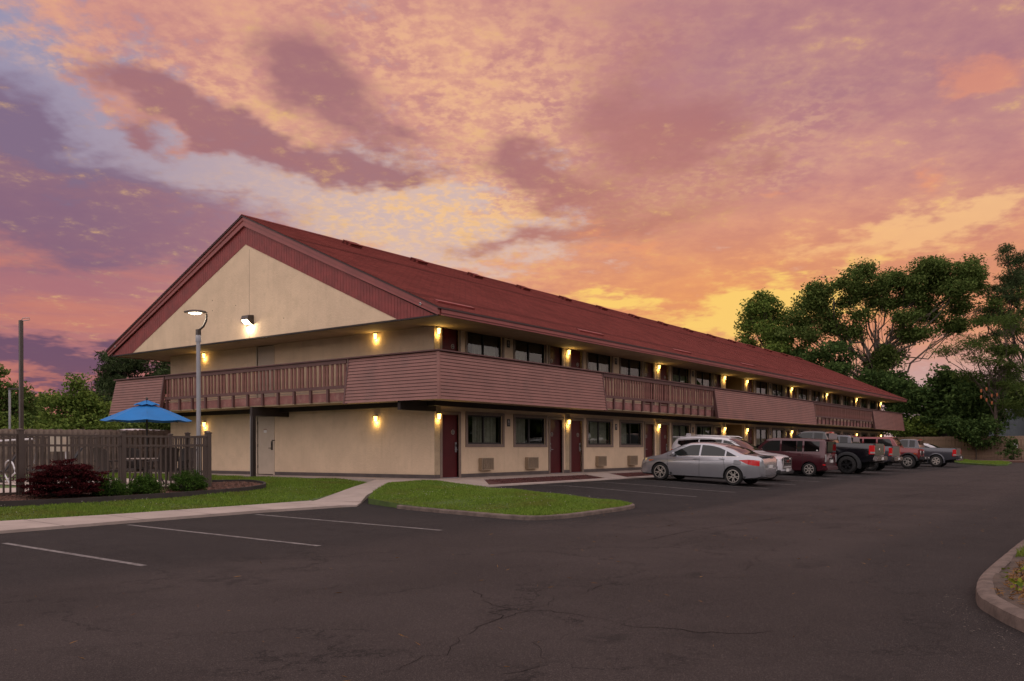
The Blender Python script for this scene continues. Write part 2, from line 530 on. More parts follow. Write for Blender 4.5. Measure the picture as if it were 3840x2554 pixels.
mat('earth', (0.05, 0.06, 0.02), 0.95, 0.3, 0.2)
mat('water', (0.06, 0.20, 0.19), 0.06, 0.1, 1.0, 0.15, 6.0)
mat('pool_tile', (0.12, 0.30, 0.30), 0.3, 0.1)
mat('deck', (0.42, 0.34, 0.30), 0.9, 0.08, 1.5, 0.2, 60.0)
mat('fence_metal', (0.060, 0.040, 0.032), 0.5, 0.12, 2.0)
mat('fence_wood', (0.185, 0.135, 0.112), 0.9, 0.35, 2.0, 0.4, 40.0, var2=(5.0, (0.09, 0.07, 0.065), 0.6))
mat('fence_cedar', (0.29, 0.195, 0.135), 0.9, 0.3, 1.5, 0.4, 30.0, var2=(3.0, (0.11, 0.075, 0.055), 0.6))
mat('umbrella_blue', (0.0005, 0.135, 0.40), 0.8, 0.08, 2.0)
mat('wicker', (0.030, 0.021, 0.018), 0.6, 0.25, 8.0, 0.5, 70.0)
mat('sling', (0.016, 0.015, 0.018), 0.7, 0.1)
mat('plastic_white', (0.60, 0.58, 0.60), 0.4, 0.05)
mat('box_cream', (0.42, 0.37, 0.30), 0.5, 0.08)
mat('steel_shed', (0.11, 0.125, 0.145), 0.5, 0.1, 2.0)


def leaf_mat(name, lo, hi, trans=0.25):
    m = bpy.data.materials.new(name); m.use_nodes = True
    t = m.node_tree; t.nodes.clear()
    o = t.nodes.new('ShaderNodeOutputMaterial')
    g = t.nodes.new('ShaderNodeNewGeometry')
    c = mixc(t, E(t, g.outputs['Random Per Island']), lo, hi)
    df = t.nodes.new('ShaderNodeBsdfDiffuse'); tl = t.nodes.new('ShaderNodeBsdfTranslucent')
    t.links.new(c.o, df.inputs[0]); t.links.new(c.o, tl.inputs[0])
    mx = t.nodes.new('ShaderNodeMixShader'); mx.inputs[0].default_value = trans
    t.links.new(df.outputs[0], mx.inputs[1]); t.links.new(tl.outputs[0], mx.inputs[2])
    t.links.new(mx.outputs[0], o.inputs[0])
    MATS[name] = m


leaf_mat('leaf_oak', (0.045, 0.082, 0.020), (0.160, 0.205, 0.058))
leaf_mat('leaf_dark', (0.026, 0.052, 0.018), (0.100, 0.155, 0.045))
leaf_mat('leaf_bright', (0.060, 0.105, 0.022), (0.17, 0.22, 0.05))
leaf_mat('leaf_pine', (0.028, 0.046, 0.022), (0.095, 0.125, 0.052))
leaf_mat('leaf_feather', (0.045, 0.075, 0.020), (0.11, 0.15, 0.040))
leaf_mat('leaf_maroon', (0.022, 0.006, 0.008), (0.10, 0.020, 0.022))
leaf_mat('leaf_shrub', (0.018, 0.045, 0.010), (0.075, 0.135, 0.026))
leaf_mat('leaf_yellow', (0.07, 0.11, 0.018), (0.20, 0.21, 0.03))
def patchy(name, dry, sc, amt):
    t = MATS[name].node_tree
    tc = t.nodes.new('ShaderNodeTexCoord')
    n = noise(t, E(t, tc.outputs['Object']), sc, 4.0, 0.65)
    for nd in [n_ for n_ in t.nodes if n_.type in ('BSDF_DIFFUSE', 'BSDF_TRANSLUCENT')]:
        src = nd.inputs[0].links[0].from_socket
        c = mixc(t, n.ss(0.45, 0.70) * amt, E(t, src), dry)
        t.links.new(c.o, nd.inputs[0])


leaf_mat('grass_blade', (0.085, 0.150, 0.022), (0.215, 0.305, 0.054), 0.3)
patchy('grass_blade', (0.17, 0.15, 0.045), 0.9, 0.55)
patchy('leaf_oak', (0.055, 0.075, 0.022), 0.35, 0.5)
patchy('leaf_dark', (0.020, 0.034, 0.012), 0.35, 0.5)
leaf_mat('clover_flower', (0.30, 0.28, 0.25), (0.55, 0.52, 0.47), 0.1)
leaf_mat('dry_needle', (0.12, 0.055, 0.02), (0.28, 0.16, 0.07), 0.1)
mat('bark', (0.085, 0.062, 0.048), 0.9, 0.3, 3.0, 0.6, 30.0)
mat('bark_pale', (0.105, 0.08, 0.062), 0.9, 0.3, 2.0, 0.6, 20.0)
mat('bark_dark', (0.028, 0.022, 0.018), 0.9, 0.3, 3.0)

# ------------------------------------------------------------------ ground
def smst(t):
    t = np.clip(t, 0, 1); return t * t * (3 - 2 * t)


def zg(x, y):
    """height of the asphalt: it falls a little from the building towards the drive"""
    x = np.asarray(x, float); y = np.asarray(y, float)
    t = np.maximum((-2.6 - y) / 6.5, (-x) / 7.0)
    return -0.25 * smst(t) * (1 - 0.55 * smst((x - 2) / 25)) + 0.12 * smst((x - 35) / 25)


def zl(x, y):
    """height of the lawn beside the gable end"""
    return np.clip(-0.2 + 0.09 * (np.asarray(y, float) + 1.6), -0.2, 0.17) + 0 * np.asarray(x, float)


def make_asphalt():
    m = mat('asphalt', (0.060, 0.047, 0.044), 0.9, 0, spec=0.18)
    t = m.node_tree; b = t.nodes['Principled BSDF']
    tc = t.nodes.new('ShaderNodeTexCoord'); v = E(t, tc.outputs['Object'])
    x, y, z = sep(t, v)
    wob = noise(t, v, 0.35, 5.0, 0.6)
    wob2 = noise(t, v, 1.6, 5.0, 0.65)
    lane = mixc(t, wob.ss(0.35, 0.65), (0.0245, 0.0192, 0.0188), (0.038, 0.0298, 0.0288))
    lane = mixc(t, wob2.ss(0.52, 0.75) * 0.35, lane, (0.016, 0.013, 0.013))
    seal = mixc(t, wob2.ss(0.35, 0.70), (0.0095, 0.0088, 0.0098), (0.018, 0.016, 0.0168))
    edge = (wob - 0.5) * 1.6 + (wob2 - 0.5) * 0.7
    # newer sealed strips: the stalls by the rooms, the stalls by the pool walk, and the far kerb side
    s1 = (y + edge + 10.0 - x.ss(-4.0, 18.0) * 1.2).ss(-0.35, 0.35) * x.ss(-8.5, -5.0)
    s2 = (y + edge + 9.0).ss(-0.8, 0.6) * x.ss(-5.0, -8.0)
    s3 = (y * -1.0 + edge - 15.2 - x.ss(-8.0, -14.0) * 1.3).ss(-0.5, 0.5) * x.ss(-17.0, -13.0)
    c = mixc(t, (s1 + s2 * 0.8 + s3 * 0.75).clamp(), lane, seal)
    grit = noise(t, v, 130.0, 2.0, 0.7)
    c = mixc(t, grit.ss(0.55, 0.70) * 0.6, c, (0.145, 0.118, 0.108))
    c = mixc(t, grit.ss(0.46, 0.32) * 0.7, c, (0.012, 0.010, 0.010))
    g2 = noise(t, v, 45.0, 3.0, 0.7)
    c = mixc(t, g2.ss(0.55, 0.75) * 0.35, c, (0.012, 0.010, 0.010))
    g3 = noise(t, v, 75.0, 2.0, 0.8)
    c = mixc(t, g3.ss(0.57, 0.70) * 0.55, c, (0.095, 0.076, 0.068))
    oil = noise(t, v, 0.9, 3.0, 0.5)
    c = mixc(t, (oil.ss(0.60, 0.70) * noise(t, v, 7.0, 4.0, 0.7).ss(0.40, 0.60)) * 0.6, c, (0.014, 0.012, 0.012))
    # fine hairline crazing
    vo = t.nodes.new('ShaderNodeTexVoronoi'); vo.feature = 'DISTANCE_TO_EDGE'; vo.inputs['Scale'].default_value = 0.55
    wv = t.nodes.new('ShaderNodeVectorMath'); wv.operation = 'ADD'
    nz = noise(t, v, 1.3, 6.0, 0.7, 0.0, 1)
    sc = t.nodes.new('ShaderNodeVectorMath'); sc.operation = 'SCALE'; sc.inputs['Scale'].default_value = 1.6
    t.links.new(nz.o, sc.inputs[0]); t.links.new(v.o, wv.inputs[0]); t.links.new(sc.outputs[0], wv.inputs[1]); t.links.new(wv.outputs[0], vo.inputs['Vector'])
    cr = E(t, vo.outputs['Distance']).ss(0.016, 0.003) * noise(t, v, 0.5, 3.0, 0.5).ss(0.46, 0.60)
    c = mixc(t, cr * 0.9, c, (0.012, 0.010, 0.010))
    t.links.new(c.o, b.inputs['Base Color'])
    bn = t.nodes.new('ShaderNodeBump'); bn.inputs['Strength'].default_value = 0.6; bn.inputs['Distance'].default_value = 0.006
    hh = grit * 1.0 + noise(t, v, 40.0, 3.0, 0.6) * 0.6
    t.links.new(hh.o, bn.inputs['Height']); t.links.new(bn.outputs[0], b.inputs['Normal'])
    xs = np.concatenate([np.arange(-46, 20, 0.75), np.arange(20, 63.1, 1.0)]); ys = np.arange(-62, 22.1, 0.75)
    X, Y = np.meshgrid(xs, ys)
    Z = zg(X, Y)
    n = len(xs)
    vs = np.stack([X.ravel(), Y.ravel(), Z.ravel()], 1)
    idx = np.arange(len(vs)).reshape(len(ys), n)
    fs = np.stack([idx[:-1, :-1].ravel(), idx[:-1, 1:].ravel(), idx[1:, 1:].ravel(), idx[1:, :-1].ravel()], 1)
    me = bpy.data.meshes.new('asphalt_lot'); me.from_pydata(vs.tolist(), [], fs.tolist()); me.materials.append(m)
    smooth(me, 60)
    return tag(link('asphalt_lot', me), kind='structure')


def slab(name, poly, top, mat_name, depth=0.35, cuts=0, kind='structure', parent=None):
    """polygon laid on the height function top, with skirts going down"""
    bm = bmesh.new()
    vs = [bm.verts.new((p[0], p[1], 0)) for p in poly]
    f = bm.faces.new(vs)
    if f.normal.z < 0:
        f.normal_flip()
    bm.normal_update()
    if f.normal.z < 0:
        bmesh.ops.reverse_faces(bm, faces=[f])
    bmesh.ops.triangulate(bm, faces=[f])
    for _ in range(cuts):
        bmesh.ops.subdivide_edges(bm, edges=[e for e in bm.edges if e.calc_length() > 0.6], cuts=1, use_grid_fill=True)
        bmesh.ops.triangulate(bm, faces=bm.faces)
    for vv in bm.verts:
        vv.co.z = float(top(vv.co.x, vv.co.y))
    be = [e for e in bm.edges if len(e.link_faces) == 1]
    r = bmesh.ops.extrude_edge_only(bm, edges=be)
    for g in r['geom']:
        if isinstance(g, bmesh.types.BMVert):
            g.co.z -= depth
    me = bpy.data.meshes.new(name)
    bmesh.ops.recalc_face_normals(bm, faces=bm.faces)
    if sum(f.normal.z * f.calc_area() for f in bm.faces) < 0:
        bmesh.ops.reverse_faces(bm, faces=bm.faces)
    bm.to_mesh(me); bm.free()
    me.materials.append(MATS[mat_name])
    o = link(name, me, parent)
    if parent is None:
        tag(o, kind=kind)
    return o


def ribbon(name, pts, width, zfn, mat_name, parent, lift=0.004, taper=False):
    """flat painted strip following the ground"""
    mb = MB(); P = []
    for i, p in enumerate(pts):
        a = Vector(pts[max(i - 1, 0)]); c = Vector(pts[min(i + 1, len(pts) - 1)])
        d = (c - a).normalized(); n = Vector((-d.y, d.x))
        w = width * (0.35 + 0.65 * math.sin(math.pi * min(1, max(0, i / (len(pts) - 1))))) if taper else width
        q = Vector(p)
        P.append((q + n * w / 2, q - n * w / 2))
    for i in range(len(P) - 1):
        qs = [P[i][1], P[i + 1][1], P[i + 1][0], P[i][0]]
        mb.quad(*[(q.x, q.y, float(zfn(q.x, q.y)) + lift) for q in qs])
    return mb.build(name, mat_name, parent)


def kerb(name, pts, w, h, top, mat_name, seg_len=0.5, round_r=0.03, label_kind='structure'):
    """rounded kerb swept along a polyline; the line is its outer edge, width to the left"""
    mb = MB(); rings = []
    L = [Vector(p) for p in pts]
    for i, p in enumerate(L):
        d = (L[min(i + 1, len(L) - 1)] - L[max(i - 1, 0)]).normalized(); n = Vector((-d.y, d.x))
        zb = float(top(p.x, p.y))
        prof = [(0, -0.15), (0.004, h - round_r), (0.01, h - round_r * 0.4), (round_r, h), (w - round_r * 0.5, h + 0.004), (w, h - 0.01), (w, -0.15)]
        rings.append([(p.x + n.x * a, p.y + n.y * a, zb + c + rnd.uniform(-1, 1) * 0.003) for a, c in prof])
    for i in range(len(rings) - 1):
        for k in range(len(rings[0]) - 1):
            mb.quad(rings[i][k], rings[i + 1][k], rings[i + 1][k + 1], rings[i][k + 1])
    mb.poly(rings[0]); mb.poly(rings[-1][::-1])
    o = mb.build(name, mat_name)
    fix_normals(o.data); smooth(o.data, 40)
    return tag(o, kind=label_kind)


def densify(pts, step=0.4, rad=0.0, closed=False):
    """resample a polyline with a spline feel (Chaikin twice)"""
    P = [Vector(p) for p in pts]
    for _ in range(3):
        Q = [P[0]]
        for a, b in zip(P[:-1], P[1:]):
            Q += [a * 0.75 + b * 0.25, a * 0.25 + b * 0.75]
        Q.append(P[-1]); P = Q
    return [(p.x, p.y) for p in P]


gm = MB()
gm.quad((-600, -600, -0.42), (600, -600, -0.42), (600, 600, -0.42), (-600, 600, -0.42))
tag(gm.build('ground', 'earth'), kind='structure')
asphalt = make_asphalt()

# concrete walk beside the stalls, the path up to the corner, and the walk round the building
SW_OUT = [(-46, -3.6), (-30, -3.4), (-14.1, -2.96), (-11.8, -2.78), (-8.7, -2.62), (-6.5, -2.78), (-6.14, -2.97)]
SW_IN = [(-46, -1.75), (-30, -1.65), (-13.4, -1.28), (-11.27, -1.37), (-7.9, -1.24), (-6.0, -1.11)]
slab('sidewalk', SW_OUT + [(-5.5, -2.45)] + SW_IN[::-1], lambda x, y: -0.2 + 0.02 * (y + 3), 'concrete', 0.3)
PATH = [(-6.0, -1.11), (-5.0, -0.60), (-3.2, 0.35), (-1.9, 0.95), (-1.3, 1.25), (-1.3, -1.3), (-1.55, -0.62), (-2.4, -0.35), (-4.43, -1.55), (-5.5, -2.45)]
slab('path', PATH, lambda x, y: -0.19 + 0.385 * min(max((x + 5.8) / 4.4, 0), 1), 'concrete', 0.4, 2)
tag(MB().box(-1.3, 0.05, -1.3, 16.5, -0.3, 0.2).build('walkway', 'concrete'), kind='structure')
wk = MB().box(0.05, 58.0, -1.3, 0.05, -0.3, 0.2).build('walkway', 'concrete'); tag(wk, kind='structure')
for i in range(12):
    wk2 = 7.0 + i * 7.66
    if wk2 < 55:
        slab('walkway', [(wk2, -1.28), (wk2, -2.2), (wk2 + 1.6, -2.2), (wk2 + 1.6, -1.28)], lambda x, y: 0.06 + 0.14 * (y + 2.2) / 0.92, 'concrete', 0.3)
slab('walkway', [(-1.3, -1.28), (-1.35, -2.23), (-0.02, -2.23), (0.9, -1.28)], lambda x, y: 0.055 + 0.14 * (y + 2.2) / 0.92, 'concrete', 0.3)
# expansion joints of the walks
for x in np.arange(-14.6, -6, 1.55):
    ribbon('joint', [(x, -2.95 + 0.035 * (x + 14)), (x + 0.03, -1.30)], 0.014, lambda a, b: -0.2 + 0.02 * (b + 3), 'edging', bpy.data.objects['sidewalk'], 0.002)
for y in np.arange(1.0, 14, 1.5):
    ribbon('joint', [(-1.3, y), (-0.02, y)], 0.012, lambda a, b: 0.2, 'edging', bpy.data.objects['walkway'], 0.002)

# stalls by the rooms: kerb, red rock beds, white lines
kerb('kerb', [(x, -2.38) for x in np.arange(-1.4, 57.5, 1.6)], 0.15, 0.06, lambda x, y: 0.0, 'concrete')
beds = [(0.9, 7.0)] + [(8.6 + i * 7.66, 14.66 + i * 7.66) for i in range(6)]
for a, c in beds:
    poly = [(a - 0.9 if a < 1 else a, -2.24), (c, -2.24), (c, -1.29), (a, -1.29)]
    bd = slab('rock_bed', poly, lambda x, y: 0.045 + 0.13 * (y + 2.2), 'lava_rock', 0.2)
for i, x in enumerate([2.0, 4.85, 7.65, 10.5, 13.4, 16.3, 19.3, 22.2, 25.1, 28.0, 31.0, 33.9, 36.8, 39.7, 42.6]):
    ribbon('stall_line', [(x + 0.02 * k, -2.7 - 5.3 * k / 6) for k in range(7)], 0.09, zg, 'line_paint', asphalt)
for far, near in (((-14.76, -4.6), (-14.93, -8.68)), ((-11.99, -3.12), (-12.31, -8.75)), ((-9.03, -2.95), (-9.52, -8.62)), ((-17.6, -4.0), (-17.8, -8.7))):
    pts = [(far[0] + (near[0] - far[0]) * k / 6, far[1] + (near[1] - far[1]) * k / 6) for k in range(7)]
    ribbon('stall_line', pts, 0.095, zg, 'line_paint', asphalt)

# cracks in the drive
mat('crack', (0.009, 0.0075, 0.0075), 0.95, 0, spec=0.1)


def crack(pts, w, jit=0.12, seed=0):
    r = random.Random(seed); P = []
    for a, c in zip(pts[:-1], pts[1:]):
        n = max(3, int(math.dist(a, c) / 0.10))
        for k in range(n):
            P.append((a[0] + (c[0] - a[0]) * k / n + r.gauss(0, jit * 0.25), a[1] + (c[1] - a[1]) * k / n + r.gauss(0, jit * 0.25)))
    P.append(pts[-1])
    i = 0
    while i < len(P) - 3:
        k = r.randint(5, 16)
        ribbon('crack', P[i:i + k], w * r.uniform(0.18, 0.5), zg, 'crack', asphalt, 0.003, True)
        i += k - r.randint(0, 2) - (0 if r.random() < 0.75 else -2)


crack([(-9.0, -12.2), (-6.9, -12.1), (-3.5, -12.4), (2.5, -12.81), (14, -12.8), (34, -12.79), (56, -12.9)], 0.05, 0.05, 1)
crack([(-16.9, -14.5), (-15.98, -14.38), (-15.18, -14.06), (-14.6, -13.8), (-14.38, -13.46), (-14.0, -12.9)], 0.022, 0.14, 2)
crack([(-15.18, -14.06), (-14.66, -14.05), (-14.44, -14.14), (-14.54, -14.58), (-14.62, -15.21), (-14.53, -15.6), (-14.2, -16.0)], 0.026, 0.14, 3)
crack([(-14.66, -14.05), (-13.81, -13.89), (-12.84, -13.85), (-12.21, -14.13), (-11.66, -14.88)], 0.022, 0.16, 4)
crack([(-12.2, -14.1), (-11.2, -14.6), (-10.65, -14.49), (-9.44, -14.18), (-7.6, -14.1)], 0.018, 0.15, 5)
crack([(-13.2, -12.9), (-11.9, -12.6), (-10.2, -12.9), (-8.0, -12.7), (-6.9, -12.1)], 0.014, 0.16, 6)
crack([(-16.0, -15.2), (-15.6, -14.8), (-15.2, -14.8), (-14.6, -14.9), (-13.5, -15.0), (-12.5, -15.5)], 0.014, 0.16, 7)
crack([(-12.8, -11.2), (-11.8, -11.5), (-10.7, -11.3), (-9.0, -11.5), (-7.0, -11.0)], 0.012, 0.16, 8)
crack([(-4.0, -13.2), (-1.0, -13.9), (3.0, -14.1), (8.0, -14.4), (16.0, -14.3)], 0.016, 0.16, 9)
crack([(-16.6, -11.6), (-15.6, -11.9), (-14.6, -11.7), (-13.6, -12.3)], 0.012, 0.16, 10)
crack([(-17.6, -15.4), (-17.0, -15.0), (-16.5, -15.1), (-16.0, -15.2)], 0.016, 0.16, 11)

# grassy island with a low kerb
ISL = [(-5.55, -2.62), (-6.15, -4.3), (-6.45, -5.5), (-6.75, -6.9), (-7.05, -8.3), (-6.95, -8.85), (-6.1, -9.05), (-4.69, -8.95), (-3.37, -8.85), (-2.5, -8.6), (-2.2, -8.0), (-1.9, -6.9), (-1.65, -4.9), (-1.4, -3.2), (-1.32, -2.2), (-1.32, -1.32), (-1.6, -0.72), (-2.4, -0.45), (-4.35, -1.62)]


def zi(x, y):
    base = float(zg(x, y)); e = min(1.0, max(0.0, min((x + 7.2) / 2.0, (-1.6 - x) / 1.5, (y + 9.2) / 2.5)))
    up = min(max((x + 5.5) / 4.2, 0), 1) * min(max((y + 3.5) / 2.5, 0), 1)
    return base + 0.075 + 0.09 * e * e + up * 0.19


ISLD = densify(ISL[:-1]) + [ISL[-1]]


def inset(poly, d):
    out = []; n = len(poly)
    for i in range(n):
        a, c = Vector(poly[i - 1]), Vector(poly[(i + 1) % n]); t_ = (c - a).normalized()
        out.append((poly[i][0] - t_.y * d, poly[i][1] + t_.x * d))
    return out


isl = slab('lawn', inset(ISLD, 0.09), zi, 'lawn_soil', 0.3, 2)
kerb('kerb', densify(ISL[1:15])[::1], 0.12, 0.085, zg, 'kerb_concrete')

# lawn between the walk and the gable end
LAWN = [(-46, -1.75), (-30, -1.65), (-13.4, -1.28), (-11.27, -1.37), (-7.9, -1.24), (-6.0, -1.11), (-5.0, -0.60), (-3.2, 0.35), (-1.9, 0.95), (-1.3, 1.25), (-1.3, 30), (-46, 30)]
slab('lawn', LAWN, lambda x, y: float(zl(x, y)) - 0.01, 'lawn_soil', 0.4, 3)
# mulch bed in front of the pool fence, with dark edging
BED = [(-46, 0.55), (-20, 0.55), (-12.66, 0.53), (-10.7, 0.46), (-8.17, 0.69), (-6.59, 0.94), (-5.6, 1.35), (-5.15, 1.8), (-5.05, 2.3), (-5.3, 2.9), (-5.9, 3.2)]
bedl = densify(BED[2:])
slab('mulch_bed', BED[:2] + bedl + [(-6.6, 3.0), (-7.2, 1.95), (-46, 1.95)], lambda x, y: float(zl(x, y)) + 0.045, 'mulch', 0.2, 1)
eb = MB()
pl = [(-30, 0.55)] + bedl
for (a, c) in zip(pl[:-1], pl[1:]):
    d = Vector((c[0] - a[0], c[1] - a[1])).normalized(); n = Vector((d.y, -d.x)) * 0.06
    za, zc = float(zl(*a)), float(zl(*c))
    q = [(a[0], a[1]), (c[0], c[1]), (c[0] + n.x, c[1] + n.y), (a[0] + n.x, a[1] + n.y)]
    eb.prism([(q[0][0], q[0][1], za - 0.1), (q[1][0], q[1][1], zc - 0.1), (q[2][0], q[2][1], zc - 0.1), (q[3][0], q[3][1], za - 0.1)], (0, 0, 0.21))
tag(eb.build('bed_edging', 'edging'), 'dark plastic edging curving along the front of the mulch bed', 'edging')

# pool deck and pool
DK = [(-46, 1.97), (-7.1, 1.97), (-6.75, 2.2), (-5.3, 6.5), (-4.9, 9.8), (-5.2, 11.2), (-46, 11.2)]
PX0, PX1, PY0, PY1 = -24.0, -9.6, 5.0, 8.2
deck_poly = [(-46, 1.97), (-7.1, 1.97), (-6.75, 2.2), (-5.9, 4.8), (-5.75, 5.0)]
slab('pool_deck', deck_poly + [(PX1, PY0), (PX0, PY0), (-46, PY0)], lambda x, y: 0.185, 'deck', 0.3)
slab('pool_deck', [(PX1, PY0), (-5.75, 5.0), (-5.3, 6.5), (-4.9, 9.8), (-5.2, 11.2), (-46, 11.2), (-46, PY1), (PX1, PY1)], lambda x, y: 0.185, 'deck', 0.3)
pb = MB()
pb.quad((PX0, PY0, 0.18), (PX0, PY0, -0.4), (PX1, PY0, -0.4), (PX1, PY0, 0.18)); pb.quad((PX0, PY1, -0.4), (PX0, PY1, 0.18), (PX1, PY1, 0.18), (PX1, PY1, -0.4)); pb.quad((PX1, PY0, -0.4), (PX1, PY1, -0.4), (PX1, PY1, 0.18), (PX1, PY0, 0.18))
tag(pb.build('pool_basin', 'pool_tile'), kind='structure')
tag(MB().quad((PX0, PY0, 0.10), (PX1, PY0, 0.10), (PX1, PY1, 0.10), (PX0, PY1, 0.10)).build('pool_water', 'water'), kind='structure')

# island at the near right: kerb, bare soil, needles, a few green sprouts
RK = [(-15.5, -18.9), (-14.4, -18.15), (-13.22, -17.56), (-12.88, -17.37), (-12.48, -17.2), (-12.25, -17.1), (-11.8, -17.01), (-11.32, -16.95), (-10.78, -16.91), (-10.12, -16.89), (-9.04, -16.88), (-7.58, -16.86), (-6.46, -16.86), (0, -16.9), (20, -17.0), (40, -17.2)]
rkd = densify(RK)
kerb('kerb', rkd[::-1], 0.15, 0.115, zg, 'kerb_concrete', round_r=0.05)
slab('planting_island', [(p[0] + 0.03, p[1] - 0.13) for p in rkd] + [(40, -40), (-15.5, -40)], lambda x, y: float(zg(x, y)) + 0.10 + 0.02 * math.sin(x * 3) * math.sin(y * 2.3), 'soil', 0.3)
slab('lawn', [(-8.6, -17.03), (-6.4, -17.01), (0, -17.05), (40, -17.4), (40, -39), (-6.0, -39), (-7.2, -19)], lambda x, y: float(zg(x, y)) + 0.135, 'lawn_soil', 0.2)

# far end of the drive: mulch strip and grass tongue in front of the cedar fence
slab('mulch_bed', [(56.5, -16), (56.2, -9.5), (58.5, -6.5), (63.5, -5.5), (63.5, -16)], lambda x, y: float(zg(x, y)) + 0.10, 'mulch', 0.2)
slab('lawn', [(46.0, -10.6), (44.7, -10.1), (49.3, -7.2), (52.0, -6.4), (58.4, -2.2), (63.5, -2.0), (63.5, -5.6), (58.4, -6.6), (56.2, -9.5), (52, -10.2)], lambda x, y: float(zg(x, y)) + 0.09, 'lawn_soil', 0.2)

# ------------------------------------------------------------------ motel building
motel = thing('motel_building', 'long two storey cream stucco motel with red shingle gable roof and wraparound balcony', 'motel')
WX, WY = 56.7, 14.75
F1, F2 = 0.20, 3.0
ZS = 5.10                                      # eave soffit
LAMPX = [0.16, 7.83, 15.54, 23.22, 26.43, 33.99, 41.41, 49.04, 56.54]
MODS = [0.16, 7.83, 15.54, 26.43, 33.99, 41.41, 49.04]          # lamp piers that start a pair of rooms
BZ = (23.50, 26.15)                                              # open stair passage
SLOPE = 4.1 / 9.095


def zr(y):
    return 5.30 + (min(y, WY - y) + 1.72) * SLOPE


def text_mesh(s, size, mat_name, extrude=0.001):
    cu = bpy.data.curves.new('lettering', 'FONT')
    cu.body = s; cu.size = size; cu.extrude = extrude; cu.align_x = 'CENTER'; cu.align_y = 'CENTER'
    o = bpy.data.objects.new('lettering', cu); COL.objects.link(o)
    dg = bpy.context.evaluated_depsgraph_get()
    me = bpy.data.meshes.new_from_object(o.evaluated_get(dg))
    bpy.data.objects.remove(o); bpy.data.curves.remove(cu)
    me.materials.clear(); me.materials.append(MATS[mat_name])
    return me


def wall_open(name, a0, a1, z0, z1, holes, place, mat_name, depth=0.16):
    """flat wall with real openings; place(a, d, z) gives the 3d point at depth d behind the face"""
    mb = MB()
    xs = sorted({a0, a1} | {h[0] for h in holes} | {h[1] for h in holes})
    zs = sorted({z0, z1} | {h[2] for h in holes} | {h[3] for h in holes})
    for i in range(len(xs) - 1):
        for k in range(len(zs) - 1):
            cx, cz = (xs[i] + xs[i + 1]) / 2, (zs[k] + zs[k + 1]) / 2
            if any(h[0] < cx < h[1] and h[2] < cz < h[3] for h in holes):
                continue
            mb.quad(place(xs[i], 0, zs[k]), place(xs[i + 1], 0, zs[k]), place(xs[i + 1], 0, zs[k + 1]), place(xs[i], 0, zs[k + 1]))
    for h in holes:
        c = [(h[0], h[2]), (h[1], h[2]), (h[1], h[3]), (h[0], h[3])]
        for q in range(4):
            p, r = c[q], c[(q + 1) % 4]
            mb.quad(place(p[0], 0, p[1]), place(p[0], depth, p[1]), place(r[0], depth, r[1]), place(r[0], 0, r[1]))
    o = mb.build(name, mat_name, motel)
    fix_normals(o.data)
    return o


# openings of one pair of rooms, measured from its lamp pier
DOOR_A, WIN_A, WIN_B, DOOR_B = (0.21, 1.03), (1.50, 3.42), (4.19, 6.11), (6.42, 7.24)
fp = lambda a, d, z: (a, d, z)
for fl, ztop in ((F1, 2.66), (F2, ZS)):
    holes = []
    for m in MODS:
        for d in (DOOR_A, DOOR_B):
            holes.append((m + d[0], m + d[1], fl, fl + 2.08))
        for w in (WIN_A, WIN_B):
            holes.append((m + w[0], m + w[1], fl + 1.11, fl + 2.09))
    holes.append((BZ[0], BZ[1], fl, fl + 2.28))
    wall_open('front_wall', 0, WX, fl - 0.02 if fl == F1 else 2.66, ztop, holes, fp, 'stucco')
wall_open('gable_wall', 0, WY, 0.15, ZS, [(8.0, 8.95, F1, F1 + 2.2), (8.0, 8.95, F2, F2 + 2.06)], lambda a, d, z: (d, a, z), 'stucco', 0.05)
bw = MB()
bw.quad((0, WY, 0.1), (WX, WY, 0.1), (WX, WY, ZS), (0, WY, ZS)); bw.quad((WX, 0, 0.1), (WX, WY, 0.1), (WX, WY, ZS), (WX, 0, ZS))
bw.build('rear_wall', 'stucco', motel)
# dark rooms behind the openings
rm = MB()
for fl in (F1, F2):
    for a, c in ((0.05, BZ[0] - 0.05), (BZ[1] + 0.05, WX - 0.05)):
        rm.quad((a, 1.2, fl), (c, 1.2, fl), (c, 1.2, fl + 2.3), (a, 1.2, fl + 2.3))
        rm.quad((a, 0.16, fl), (c, 0.16, fl), (c, 1.2, fl), (a, 1.2, fl)); rm.quad((a, 0.16, fl + 2.3), (c, 0.16, fl + 2.3), (c, 1.2, fl + 2.3), (a, 1.2, fl + 2.3))
rm.build('room_interior', 'room_dark', motel)
bz = MB()
for fl in (F1, F2):
    h = fl + 2.28
    bz.quad((BZ[0], 0.16, fl), (BZ[0], 4, fl), (BZ[0], 4, h), (BZ[0], 0.16, h)); bz.quad((BZ[1], 0.16, fl), (BZ[1], 0.16, h), (BZ[1], 4, h), (BZ[1], 4, fl))
    bz.quad((BZ[0], 4, fl), (BZ[1], 4, fl), (BZ[1], 4, h), (BZ[0], 4, h)); bz.quad((BZ[0], 0.16, h), (BZ[1], 0.16, h), (BZ[1], 4, h), (BZ[0], 4, h)); bz.quad((BZ[0], 0.16, fl), (BZ[0], 4, fl), (BZ[1], 4, fl), (BZ[1], 0.16, fl))
bz.build('stair_passage', 'breeze_wall', motel)
